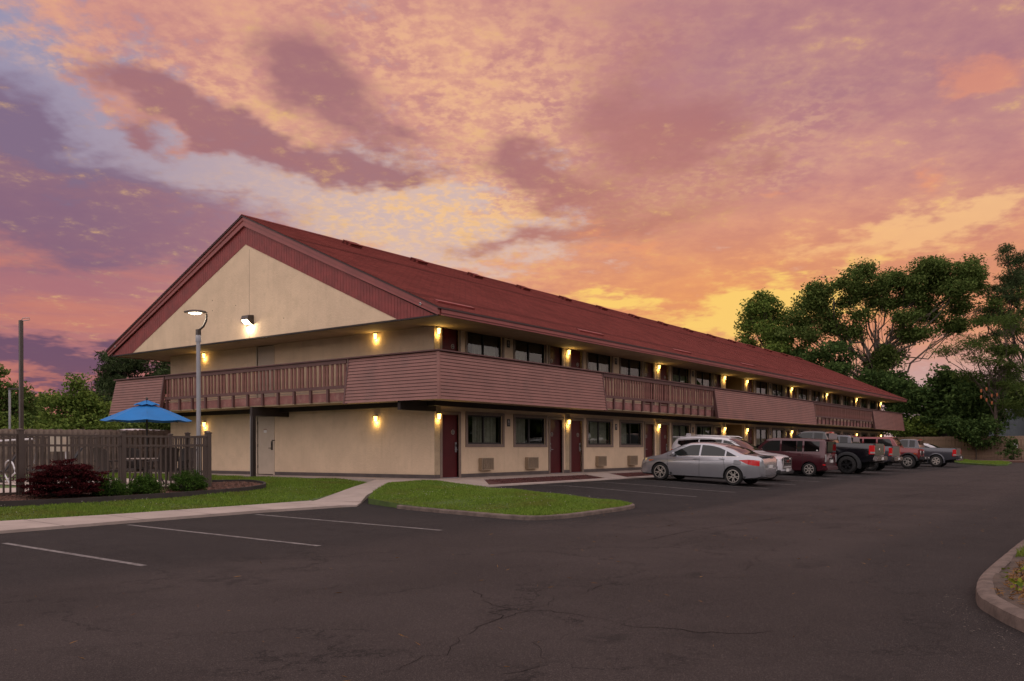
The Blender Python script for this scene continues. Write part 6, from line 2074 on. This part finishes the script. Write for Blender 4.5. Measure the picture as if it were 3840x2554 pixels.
# --- silver sedan, nose to the rooms
c = Car('silver_sedan', 'silver four door sedan parked nose in, in front of the white SUV',
        top=[(-2.41, 0.62), (-2.38, 0.92), (-2.30, 1.03), (-2.0, 1.085), (-1.72, 1.11), (-1.30, 1.29), (-0.75, 1.425), (-0.2, 1.47), (0.3, 1.445), (0.75, 1.30), (1.20, 1.05), (1.42, 0.955), (1.9, 0.86), (2.2, 0.74), (2.36, 0.60), (2.41, 0.45)],
        belt=[(-2.41, 0.60), (-2.35, 0.90), (-1.9, 0.99), (-1.2, 0.985), (0.0, 0.945), (1.0, 0.90), (1.5, 0.84), (2.1, 0.70), (2.41, 0.42)],
        bot=[(-2.41, 0.36), (-2.2, 0.27), (-1.5, 0.21), (1.5, 0.19), (2.2, 0.20), (2.41, 0.27)],
        hw=[(-2.41, 0.52), (-2.38, 0.70), (-2.25, 0.82), (-1.9, 0.895), (-1.3, 0.915), (0.5, 0.915), (1.4, 0.905), (1.9, 0.86), (2.2, 0.74), (2.36, 0.55), (2.41, 0.42)], tum=0.36)
c.body([(1.40, 0.325, 0.365), (-1.40, 0.325, 0.365)], 0.365)
c.patch('side_window', 'car_glass_pale', -0.10, 1.02, [(-0.10, 0.975), (1.02, 0.935)], [(-0.10, 1.36), (0.20, 1.345), (0.55, 1.22), (0.85, 1.07), (1.02, 0.95)])
c.patch('side_window', 'car_glass_pale', -1.06, -0.17, [(-1.06, 1.005), (-0.17, 0.98)], [(-1.06, 1.21), (-0.8, 1.30), (-0.45, 1.355), (-0.17, 1.365)])
c.patch('quarter_window', 'car_glass', -1.50, -1.12, [(-1.50, 1.02), (-1.12, 1.008)], [(-1.50, 1.03), (-1.12, 1.19)])
c.patch('window_trim', 'chrome', -1.58, 1.10, [(-1.58, 1.0), (-1.1, 0.99), (1.10, 0.915)], [(-1.58, 1.014), (-1.1, 1.004), (1.10, 0.929)], off=0.008, nz=1)
c.glass_over('windscreen', 0.48, 1.26, 0.86, 0.86)
c.glass_over('rear_window', -1.72, -1.02, 0.70, 0.80)
for x_, z0_, tl in ((1.08, 0.26, 0.06), (-0.14, 0.26, 0.0), (-1.10, 0.42, 0.10)):
    c.seam_x(x_ - (0.30 if x_ < -1 else 0) + (0.30 if x_ < -1 else 0), z0_, 0.97, tl)
c.patch('side_crease', 'seam', -1.55, 1.30, [(-1.55, 0.855), (0.2, 0.81), (1.30, 0.70)], [(-1.55, 0.862), (0.2, 0.818), (1.30, 0.708)], off=0.003, nz=1)
c.handle(-0.02, 0.86, 'paint_silver'); c.handle(-0.98, 0.90, 'paint_silver')
c.mirror(0.86, 0.97)
c.patch('tail_lamp', 'tail_red', -2.30, -1.62, [(-2.30, 0.72), (-2.0, 0.75), (-1.62, 0.885)], [(-2.30, 0.91), (-2.0, 0.925), (-1.62, 0.895)], off=0.010)
c.patch('head_lamp', 'lamp_clear', 1.72, 2.22, [(1.72, 0.72), (2.22, 0.56)], [(1.72, 0.74), (1.95, 0.735), (2.22, 0.66)], off=0.010)
c.patch('indicator', 'amber', 1.66, 1.86, [(1.66, 0.74), (1.86, 0.69)], [(1.66, 0.755), (1.86, 0.745)], off=0.014)
c.patch('fuel_door', 'seam', -1.66, -1.42, 0.745, 0.885, off=0.002, nx=4, nz=3, both=True); c.patch('fuel_door', 'paint_silver', -1.65, -1.43, 0.755, 0.875, off=0.005, nx=4, nz=3)
c.box('bumper_groove', 'seam', -2.425, -2.30, -0.45, 0.45, 0.40, 0.415)
c.box('number_plate', 'white_paint', -2.428, -2.40, -0.16, 0.16, 0.66, 0.76)
c.box('grille', 'black_plastic', 2.36, 2.43, -0.38, 0.38, 0.44, 0.54, bev=0.02)
c.box('boot_lip', 'paint_silver', -2.40, -2.10, -0.62, 0.62, 1.055, 1.075, bev=0.012)
c.patch('mud_flap', 'black_plastic', 0.92, 1.00, 0.20, 0.34, off=0.012, nx=2, nz=2); c.patch('mud_flap', 'black_plastic', -1.86, -1.78, 0.20, 0.34, off=0.012, nx=2, nz=2)
c.wheels((1.40, -1.40), 0.325, 0.205, 5, 'alloy', 0.69, kind='twin')
c.place(8.92, -5.25, math.pi / 2)

# --- white SUV, nose to the drive
c = Car('white_suv', 'white SUV backed into its stall, its dark grille showing past the silver sedan',
        top=[(-2.31, 0.70), (-2.28, 1.10), (-2.16, 1.42), (-1.98, 1.60), (-1.6, 1.66), (-0.6, 1.68), (0.0, 1.65), (0.45, 1.50), (0.95, 1.20), (1.20, 1.10), (1.75, 1.04), (2.10, 0.96), (2.26, 0.82), (2.31, 0.60)],
        belt=[(-2.31, 0.66), (-2.25, 1.05), (-1.8, 1.13), (0.0, 1.07), (1.1, 1.02), (1.8, 0.94), (2.2, 0.80), (2.31, 0.56)],
        bot=[(-2.31, 0.42), (-2.0, 0.30), (1.9, 0.26), (2.2, 0.28), (2.31, 0.34)],
        hw=[(-2.31, 0.62), (-2.26, 0.78), (-2.0, 0.88), (-1.3, 0.92), (1.4, 0.92), (1.9, 0.90), (2.15, 0.82), (2.27, 0.70), (2.31, 0.58)], tum=0.28, paint_mat='paint_white')
c.body([(1.36, 0.36, 0.41), (-1.36, 0.36, 0.41)], 0.41)
c.patch('side_window', 'car_glass', 0.02, 1.0, [(0.02, 1.10), (1.0, 1.06)], [(0.02, 1.53), (0.3, 1.47), (0.7, 1.25), (1.0, 1.075)])
c.patch('side_window', 'privacy_glass', -0.98, -0.05, [(-0.98, 1.13), (-0.05, 1.10)], [(-0.98, 1.53), (-0.05, 1.55)])
c.patch('quarter_window', 'privacy_glass', -1.95, -1.04, [(-1.95, 1.34), (-1.6, 1.20), (-1.04, 1.135)], [(-1.95, 1.46), (-1.04, 1.535)])
c.patch('window_trim', 'chrome', -1.95, 0.95, [(-1.95, 1.48), (-1.0, 1.55), (0.0, 1.56), (0.95, 1.10)], [(-1.95, 1.495), (-1.0, 1.567), (0.0, 1.577), (0.95, 1.115)], off=0.008, nz=1)
c.glass_over('windscreen', 0.20, 1.06, 0.86, 0.86)
c.glass_over('rear_window', -2.24, -2.04, 0.70, 0.74, 'privacy_glass')
c.patch('tail_lamp', 'tail_red', -2.25, -1.95, [(-2.25, 0.92), (-1.95, 1.02)], [(-2.25, 1.10), (-1.95, 1.09)], off=0.010)
c.patch('head_lamp', 'lamp_clear', 1.70, 2.18, [(1.70, 0.86), (2.18, 0.76)], [(1.70, 0.90), (2.0, 0.91), (2.18, 0.86)], off=0.010)
c.patch('head_lamp_rim', 'black_plastic', 1.66, 2.20, [(1.66, 0.85), (2.20, 0.72)], [(1.66, 0.92), (2.0, 0.93), (2.20, 0.88)], off=0.007)
c.patch('side_vent', 'black_plastic', 2.02, 2.22, [(2.02, 0.56), (2.22, 0.46)], [(2.02, 0.64), (2.22, 0.58)], off=0.010)
for i, z_ in enumerate((0.60, 0.685, 0.77)):
    pass
gr = c.box('grille', 'black_plastic', 2.20, 2.335, -0.42, 0.42, 0.54, 0.90, bev=0.05)
for z_ in (0.62, 0.72, 0.82):
    MB().box(2.33, 2.352, -0.38, 0.38, z_ - 0.018, z_ + 0.018).build('grille_bar', 'chrome', gr)
for a_ in ((2.315, 2.348, -0.47, -0.42, 0.52, 0.92), (2.315, 2.348, 0.42, 0.47, 0.52, 0.92), (2.315, 2.348, -0.42, 0.42, 0.90, 0.935), (2.315, 2.348, -0.42, 0.42, 0.505, 0.54)):
    MB().box(*a_).build('grille_surround', 'chrome', gr)
link('badge', text_mesh('GMC', 0.15, 'alarm_red', 0.004), gr, (2.358, 0, 0.77), (math.pi / 2, 0, math.pi / 2))
c.box('lower_bumper', 'black_plastic', 2.02, 2.34, -0.80, 0.80, 0.28, 0.44, bev=0.04)
c.box('number_plate', 'white_paint', 2.335, 2.36, -0.16, 0.16, 0.38, 0.50)
c.box('roof_fin', 'paint_white', -1.95, -1.75, -0.02, 0.02, 1.64, 1.76, bev=0.01)
c.box('spoiler', 'paint_white', -2.30, -1.92, -0.60, 0.60, 1.585, 1.625, bev=0.015)
for sd in (-1, 1):
    MB().tube([(-1.75, sd * 0.60, 1.67), (-1.6, sd * 0.60, 1.70), (0.1, sd * 0.60, 1.685), (0.25, sd * 0.60, 1.63)], 0.016, 6).build('roof_rail', 'chrome', c.root)
c.mirror(0.80, 1.06)
c.seam_x(0.98, 0.34, 1.05); c.seam_x(-0.02, 0.34, 1.08); c.seam_x(-1.0, 0.5, 1.1, 0.06)
c.handle(0.12, 0.98); c.handle(-0.85, 1.0)
c.wheels((1.36, -1.36), 0.36, 0.22, 5, 'alloy', 0.68)
c.place(12.72, -4.62, -math.pi / 2)

# --- dark car deep in its stall between the SUV and the van
c = Car('black_hatchback', 'low black car mostly hidden behind the maroon van, beside the black pickup',
        top=[(-2.1, 0.60), (-2.05, 0.95), (-1.9, 1.12), (-1.5, 1.34), (-0.9, 1.44), (-0.2, 1.46), (0.3, 1.42), (0.8, 1.24), (1.2, 1.03), (1.7, 0.93), (2.0, 0.78), (2.1, 0.5)],
        belt=[(-2.1, 0.58), (-2.0, 0.93), (0, 0.93), (1.2, 0.90), (2.0, 0.66), (2.1, 0.48)], bot=[(-2.1, 0.36), (-1.8, 0.22), (1.8, 0.20), (2.1, 0.28)],
        hw=[(-2.1, 0.6), (-2.0, 0.78), (-1.5, 0.88), (1.4, 0.88), (1.9, 0.78), (2.1, 0.52)], tum=0.34, paint_mat='paint_dark')
c.body([(1.28, 0.31, 0.35), (-1.28, 0.31, 0.35)], 0.35)
c.patch('side_window', 'car_glass', -0.05, 0.95, [(-0.05, 0.97), (0.95, 0.94)], [(-0.05, 1.34), (0.3, 1.30), (0.95, 0.96)])
c.patch('side_window', 'privacy_glass', -1.35, -0.12, [(-1.35, 1.0), (-0.12, 0.97)], [(-1.35, 1.20), (-0.7, 1.34), (-0.12, 1.35)])
c.glass_over('windscreen', 0.42, 1.16, 0.86, 0.86); c.glass_over('rear_window', -1.92, -1.45, 0.74, 0.78, 'privacy_glass')
c.patch('roof_trim', 'chrome', -1.4, 0.9, [(-1.4, 1.22), (-0.7, 1.365), (0.2, 1.365), (0.9, 1.0)], [(-1.4, 1.235), (-0.7, 1.378), (0.2, 1.378), (0.9, 1.015)], off=0.008, nz=1)
c.patch('tail_lamp', 'tail_dark', -2.05, -1.75, 0.72, 0.88, off=0.01)
c.mirror(0.78, 0.97)
c.wheels((1.28, -1.28), 0.31, 0.2, 7, 'alloy', 0.67)
c.place(20.42, -4.2, math.pi / 2)

# --- maroon boxy van
c = Car('maroon_van', 'maroon boxy van with tinted rear glass parked between the white SUV and the black pickup',
        top=[(-1.97, 0.62), (-1.955, 1.30), (-1.92, 1.58), (-1.85, 1.635), (-0.8, 1.665), (0.4, 1.658), (0.68, 1.615), (1.0, 1.31), (1.20, 1.12), (1.60, 1.04), (1.85, 0.92), (1.97, 0.66)],
        belt=[(-1.97, 0.58), (-1.95, 1.02), (-1.5, 1.045), (1.0, 1.03), (1.5, 0.96), (1.85, 0.82), (1.97, 0.60)],
        bot=[(-1.97, 0.30), (-1.6, 0.20), (1.6, 0.19), (1.97, 0.26)],
        hw=[(-1.97, 0.76), (-1.94, 0.80), (-1.8, 0.835), (1.3, 0.845), (1.7, 0.80), (1.9, 0.70), (1.97, 0.56)], tum=0.11, crown=0.02, paint_mat='paint_maroon')
c.body([(1.22, 0.305, 0.345), (-1.26, 0.305, 0.345)], 0.345)
c.patch('side_window', 'car_glass_pale', 0.06, 1.0, [(0.06, 1.075), (1.0, 1.07)], [(0.06, 1.54), (0.45, 1.53), (0.75, 1.36), (1.0, 1.10)])
c.patch('side_window', 'privacy_glass', -0.68, -0.02, 1.075, 1.545)
c.patch('side_window', 'car_glass_pale', -0.94, -0.70, 1.075, 1.545, nx=4)
c.patch('quarter_window', 'privacy_glass', -1.68, -1.02, [(-1.68, 1.10), (-1.02, 1.08)], [(-1.68, 1.53), (-1.02, 1.55)])
c.glass_over('windscreen', 0.56, 1.18, 0.90, 0.90)
rw = c.box('rear_window', 'privacy_glass', -1.985, -1.93, -0.64, 0.64, 1.02, 1.54, bev=0.02)
c.box('roof_spoiler', 'paint_maroon', -2.06, -1.78, -0.62, 0.62, 1.60, 1.635, bev=0.015)
for sd in (-1, 1):
    c.box('tail_lamp', 'lamp_clear', -1.975, -1.90, min(sd * 0.66, sd * 0.80), max(sd * 0.66, sd * 0.80), 0.64, 0.98, bev=0.01)
    c.box('reflector', 'tail_red', -1.965, -1.86, min(sd * 0.74, sd * 0.838), max(sd * 0.74, sd * 0.838), 0.50, 0.55)
c.box('rear_bumper', 'paint_maroon', -2.05, -1.80, -0.80, 0.80, 0.28, 0.46, bev=0.03)
c.box('number_plate', 'white_paint', -2.01, -1.96, -0.16, 0.16, 0.62, 0.74)
c.box('plate_lamp_bar', 'black_plastic', -2.0, -1.95, -0.24, 0.24, 0.78, 0.82, bev=0.008)
lathe_b = MB().lathe([(0.0, -0.008), (0.05, -0.008), (0.05, 0.0)], 14, 0, 'x').build('badge', 'chrome', c.root, (-1.985, 0, 0.92))
c.patch('sticker', 'white_paint', -1.62, -1.56, 1.12, 1.17, off=0.010, nx=2, nz=2)
c.patch('fuel_door', 'seam', -1.40, -1.18, 0.78, 0.90, off=0.002, nx=3, nz=3); c.patch('fuel_door', 'paint_maroon', -1.39, -1.19, 0.79, 0.89, off=0.005, nx=3, nz=3)
c.seam_x(1.02, 0.24, 1.05); c.seam_x(0.02, 0.24, 1.06); c.seam_x(-0.98, 0.40, 1.06)
c.handle(0.14, 0.93, 'paint_maroon'); c.handle(-0.84, 0.93, 'paint_maroon')
c.mirror(0.86, 1.08)
c.patch('head_lamp', 'lamp_clear', 1.66, 1.90, 0.74, 0.86, off=0.01)
c.wheels((1.22, -1.26), 0.305, 0.195, 7, 'alloy', 0.68)
c.place(18.35, -5.02, math.pi / 2)


def pickup(name, label, L, wb, H, hood, bedz, W, pm, r, rim, spokes, rimr, lift, bumper, tail, group, flares=False, tail_w=0.13, kind='straight', cabx=None, tail_h=(0.0, 0.0)):
    """crew cab pickup: front at +x"""
    f = L / 2; b = -L / 2
    fa = wb / 2 + 0.08; ra = -wb / 2 + 0.08 - 0.02
    cx0, cx1 = cabx                              # rear and front of the cab roof
    bt = hood - 0.06 + 0
    c = Car(name, label,
            top=[(b, bedz - 0.15), (b + 0.02, bedz), (b + 0.2, bedz), (cx0 - 0.06, bedz + 0.015), (cx0 - 0.03, bedz + 0.02), (cx0, bedz + 0.20), (cx0 + 0.10, H - 0.06), (cx0 + 0.28, H - 0.01), ((cx0 + cx1) / 2, H), (cx1 - 0.1, H - 0.015), (cx1 + 0.25, H - 0.16), (cx1 + 0.85, hood + 0.06), (cx1 + 0.95, hood), (f - 0.4, hood - 0.05), (f - 0.1, hood - 0.12), (f, hood - 0.30)],
            belt=[(b, bedz - 0.2), (b + 0.05, bedz - 0.03), (cx0, bedz - 0.02), (cx1 + 0.8, bedz - 0.04), (f - 0.3, hood - 0.10), (f, hood - 0.34)],
            bot=[(b, lift + 0.12), (b + 0.5, lift + 0.02), (0, lift), (f - 0.4, lift + 0.02), (f, lift + 0.12)],
            hw=[(b, W - 0.035), (b + 0.04, W - 0.012), (b + 0.4, W), (f - 0.8, W), (f - 0.3, W - 0.03), (f - 0.08, W - 0.12), (f, W - 0.22)], tum=0.20, crown=0.035, paint_mat=pm, group=group)
    c.body([(fa, r, r * 1.18), (ra, r, r * 1.18)], r)
    zt = H - 0.10
    c.patch('side_window', 'car_glass_pale', (cx0 + cx1) / 2 + 0.12, cx1 + 0.62, bedz + 0.03, [((cx0 + cx1) / 2 + 0.12, zt), (cx1 - 0.05, zt - 0.01), (cx1 + 0.35, bedz + 0.24), (cx1 + 0.62, bedz + 0.05)])
    c.patch('side_window', 'privacy_glass', cx0 + 0.22, (cx0 + cx1) / 2 + 0.02, bedz + 0.03, [(cx0 + 0.22, zt - 0.03), ((cx0 + cx1) / 2 + 0.02, zt)])
    c.glass_over('windscreen', cx1 + 0.10, cx1 + 0.86, 0.88, 0.90)
    c.box('rear_window', 'privacy_glass', cx0 - 0.015, cx0 + 0.12, -(W - 0.28), W - 0.28, bedz + 0.06, H - 0.13, bev=0.02)
    c.box('bed_floor', 'under', b + 0.06, cx0 - 0.10, -(W - 0.12), W - 0.12, bedz - 0.01, bedz + 0.017)
    c.box('tailgate', pm, b - 0.012, b + 0.06, -(W - 0.17), W - 0.17, lift + 0.36, bedz - 0.005, bev=0.015)
    c.box('bumper', bumper, b - 0.16, b + 0.05, -(W - 0.02), W - 0.02, lift + 0.14, lift + 0.34, bev=0.03)
    c.box('bumper_step', 'black_plastic', b - 0.165, b - 0.02, -0.35, 0.35, lift + 0.335, lift + 0.352)
    c.box('number_plate', 'white_paint', b - 0.175, b - 0.15, -0.16, 0.16, lift + 0.18, lift + 0.30)
    for sd in (-1, 1):
        y0, y1 = sd * (W - 0.16), sd * (W + 0.006)
        c.box('tail_lamp', tail, b - 0.014, b + tail_w, min(y0, y1), max(y0, y1), bedz - 0.50 + tail_h[0], bedz - 0.08 + tail_h[1], bev=0.015)
        c.box('reverse_lamp', 'lamp_clear', b - 0.018, b + tail_w * 0.7, min(y0, y1) + 0.01, max(y0, y1) + 0.002, bedz - 0.46 + tail_h[0], bedz - 0.38 + tail_h[0])
    c.box('stop_lamp', 'tail_red', cx0 - 0.01, cx0 + 0.10, -0.14, 0.14, H - 0.085, H - 0.05)
    mid_ = (cx0 + cx1) / 2 + 0.07
    c.seam_x(mid_, lift + 0.12, bedz); c.seam_x(cx0 - 0.02, lift + 0.25, bedz - 0.02); c.seam_x(cx1 + 0.72, lift + 0.12, bedz - 0.02)
    c.handle(mid_ + 0.14, bedz - 0.12, pm); c.handle(cx0 + 0.24, bedz - 0.12, pm)
    c.mirror(cx1 + 0.48, bedz + 0.02, 'black_plastic')
    c.patch('head_lamp', 'lamp_clear', f - 0.30, f - 0.04, hood - 0.42, hood - 0.22, off=0.01)
    c.box('grille', 'black_plastic', f - 0.06, f + 0.02, -(W - 0.40), W - 0.40, lift + 0.40, hood - 0.18, bev=0.02)
    c.box('front_bumper', bumper, f - 0.10, f + 0.10, -(W - 0.06), W - 0.06, lift + 0.06, lift + 0.30, bev=0.03)
    if flares:
        for ax in (fa, ra):
            flare(c, ax, r * 1.16, W - 0.05, W + 0.07, r, 0.12)
    MB().tube([(b - 0.10, -0.45, lift + 0.06), (b + 0.6, -0.45, lift + 0.06)], 0.045, 10).build('exhaust', 'chrome', c.root)
    MB().box(b + 0.3, f - 0.3, -0.5, 0.5, r * 0.75, lift + 0.1).build('chassis', 'under', c.root)
    c.wheels((fa, ra), r, 0.29 if flares else 0.25, spokes, rim, rimr, y=W + (0.05 if flares else -0.01), kind=kind)
    return c


G_ = 'cars parked along the motel front'
c = pickup('black_pickup', 'black lifted pickup with wide arch flares and black wheels beside the maroon van', 5.85, 3.57, 2.05, 1.36, 1.46, 1.0, 'paint_black', 0.43, 'rim_black', 5, 0.62, 0.52, 'chrome', 'tail_red', G_, True, 0.24, 'wide', (-0.75, 0.45))
link('badge', MB().lathe([(0.0, -0.012), (0.09, -0.012), (0.10, 0.0)], 6, 0, 'x').mesh('badge', 'chrome'), c.root, (-2.94, 0, 1.16))
c.place(22.75, -5.02, math.pi / 2)
c = pickup('grey_pickup', 'grey pickup with chrome bumper between the black pickup and the red jeep', 5.6, 3.57, 1.92, 1.22, 1.32, 0.95, 'paint_grey', 0.39, 'alloy', 6, 0.62, 0.42, 'chrome', 'tail_red', G_, False, 0.16, 'straight', (-0.75, 0.45))
c.place(28.5, -4.62, math.pi / 2)
c = pickup('grey_pickup', 'charcoal grey pickup with two tone wheels, last before the cedar fence', 5.39, 3.24, 1.80, 1.14, 1.22, 0.93, 'paint_grey', 0.385, 'alloy', 6, 0.62, 0.40, 'black_plastic', 'tail_red', G_, False, 0.20, 'wide', (-0.50, 0.55))
for ax in (1.70, -1.56):
    flare(c, ax, 0.46, 0.88, 0.955, 0.385, 0.06, 'paint_grey')
c.box('bumper_chrome', 'chrome', -2.87, -2.70, -0.90, 0.90, 0.44, 0.52, bev=0.02)
c.place(40.75, -5.75, math.pi / 2)

# --- red jeep, nose to the drive
c = Car('red_jeep', 'red boxy off road jeep with black arches backed in beside the grey pickup',
        top=[(-2.10, 0.75), (-2.09, 1.55), (-2.06, 1.82), (-1.95, 1.86), (0.30, 1.87), (0.42, 1.84), (0.78, 1.32), (0.86, 1.25), (1.5, 1.22), (1.85, 1.19), (1.92, 1.14), (1.95, 0.8)],
        belt=[(-2.10, 0.72), (-2.08, 1.20), (0.7, 1.20), (0.9, 1.17), (1.85, 1.10), (1.95, 0.75)],
        bot=[(-2.10, 0.50), (-1.8, 0.46), (1.8, 0.48), (1.95, 0.56)],
        hw=[(-2.10, 0.74), (-2.06, 0.78), (0.7, 0.78), (0.9, 0.75), (1.80, 0.66), (1.95, 0.62)], tum=0.10, crown=0.02, paint_mat='paint_red')
c.body([(1.38, 0.41, 0.47), (-1.40, 0.41, 0.47)], 0.47)
c.patch('side_window', 'car_glass_pale', -0.35, 0.52, 1.24, [(-0.35, 1.74), (0.28, 1.74), (0.52, 1.30)])
c.patch('side_window', 'privacy_glass', -1.15, -0.45, 1.24, 1.74)
c.patch('quarter_window', 'privacy_glass', -1.98, -1.25, 1.24, 1.74)
c.glass_over('windscreen', 0.46, 0.78, 0.86, 0.90)
for ax in (1.38, -1.40):
    flare(c, ax, 0.50, 0.55, 0.93, 0.41, 0.05, 'black_plastic', 0.15, math.pi - 0.15)
gr = c.box('grille', 'paint_red', 1.90, 1.98, -0.60, 0.60, 0.72, 1.16, bev=0.02)
for i in range(7):
    y_ = -0.27 + i * 0.09
    MB().box(1.972, 1.985, y_ - 0.025, y_ + 0.025, 0.78, 1.08).build('grille_slot', 'seam', gr)
for sd in (-1, 1):
    MB().lathe([(0.0, 0.03), (0.085, 0.025), (0.095, 0.0)], 18, 0, 'x').build('head_lamp', 'lamp_clear', c.root, (1.975, sd * 0.43, 0.97), sm=40)
    c.box('indicator', 'amber', 1.70, 1.86, sd * 0.84 - 0.07, sd * 0.84 + 0.07, 0.86, 0.91, bev=0.01)
    MB().lathe([(0.0, 0.03), (0.05, 0.025), (0.055, 0.0)], 14, 0, 'x').build('fog_lamp', 'lamp_clear', c.root, (2.26, sd * 0.46, 0.64), sm=40)
c.box('front_bumper', 'black_plastic', 2.0, 2.26, -0.78, 0.78, 0.55, 0.73, bev=0.03)
c.box('bumper_mount', 'black_plastic', 1.85, 2.05, -0.35, 0.35, 0.58, 0.70)
c.box('chassis', 'under', -1.9, 1.9, -0.45, 0.45, 0.34, 0.5)
c.mirror(0.55, 1.24, 'black_plastic')
c.seam_x(0.62, 0.55, 1.2); c.seam_x(-0.40, 0.55, 1.2); c.seam_x(-1.20, 0.75, 1.2)
c.handle(-0.28, 1.08, 'black_plastic'); c.handle(-1.08, 1.08, 'black_plastic')
c.wheels((1.38, -1.40), 0.41, 0.25, 5, 'alloy', 0.60, y=0.90, kind='twin')
c.place(35.0, -5.45, -math.pi / 2)

# --- white car past the last pickup
c = Car('white_sedan', 'white car with roof bars mostly hidden behind the charcoal pickup',
        top=[(-2.2, 0.6), (-2.15, 1.0), (-1.9, 1.2), (-1.3, 1.45), (-0.5, 1.52), (0.2, 1.48), (0.8, 1.25), (1.25, 1.03), (1.8, 0.93), (2.1, 0.76), (2.2, 0.5)],
        belt=[(-2.2, 0.58), (-2.1, 0.97), (0, 0.95), (1.2, 0.91), (2.1, 0.66), (2.2, 0.48)], bot=[(-2.2, 0.36), (-1.8, 0.24), (1.8, 0.22), (2.2, 0.28)],
        hw=[(-2.2, 0.6), (-2.1, 0.78), (-1.5, 0.89), (1.4, 0.89), (1.9, 0.80), (2.2, 0.52)], tum=0.33, paint_mat='paint_white')
c.body([(1.32, 0.32, 0.36), (-1.32, 0.32, 0.36)], 0.36)
c.patch('side_window', 'car_glass', -0.05, 0.98, [(-0.05, 0.99), (0.98, 0.95)], [(-0.05, 1.40), (0.3, 1.34), (0.98, 0.97)])
c.patch('side_window', 'privacy_glass', -1.5, -0.12, [(-1.5, 1.03), (-0.12, 0.99)], [(-1.5, 1.22), (-0.8, 1.40), (-0.12, 1.41)])
c.glass_over('windscreen', 0.40, 1.18, 0.86, 0.86); c.glass_over('rear_window', -2.0, -1.4, 0.74, 0.78, 'privacy_glass')
for x_ in (-0.2, -0.9):
    MB().tube([(x_, -0.62, 1.56), (x_, 0.62, 1.56)], 0.02, 6).build('roof_bar', 'chrome', c.root)
c.patch('tail_lamp', 'tail_red', -2.15, -1.85, 0.76, 0.92, off=0.01)
c.mirror(0.8, 0.98)
c.wheels((1.32, -1.32), 0.32, 0.2, 7, 'alloy', 0.67)
c.place(47.2, -4.2, math.pi / 2)

# --- white van whose roof shows over the board fence behind the pool
c = Car('white_van', 'white van roof just showing over the board fence behind the umbrella pole',
        top=[(-2.5, 0.8), (-2.47, 1.9), (-2.35, 2.22), (-1.5, 2.30), (0.4, 2.30), (1.0, 2.18), (1.6, 1.45), (1.9, 1.25), (2.3, 1.1), (2.5, 0.8)],
        belt=[(-2.5, 0.75), (-2.4, 1.30), (1.2, 1.28), (2.2, 0.98), (2.5, 0.75)], bot=[(-2.5, 0.4), (-2.2, 0.3), (2.2, 0.3), (2.5, 0.4)],
        hw=[(-2.5, 0.9), (-2.4, 0.98), (1.6, 0.98), (2.3, 0.85), (2.5, 0.65)], tum=0.10, crown=0.05, paint_mat='paint_white', group=None)
c.body([(1.6, 0.36, 0.42), (-1.6, 0.36, 0.42)], 0.42)
c.patch('side_window', 'privacy_glass', 0.1, 1.2, 1.34, [(0.1, 2.0), (0.8, 1.95), (1.2, 1.5)]); c.patch('side_window', 'privacy_glass', -2.2, -0.1, 1.34, 2.0)
c.glass_over('windscreen', 1.05, 1.62, 0.9, 0.9)
c.wheels((1.6, -1.6), 0.36, 0.22, 5, 'alloy', 0.66)
x, y = far_px(512, 46)
c.root.location = (x, y, -0.02); c.root.rotation_euler = (0, 0, YAW + math.pi - 0.1)
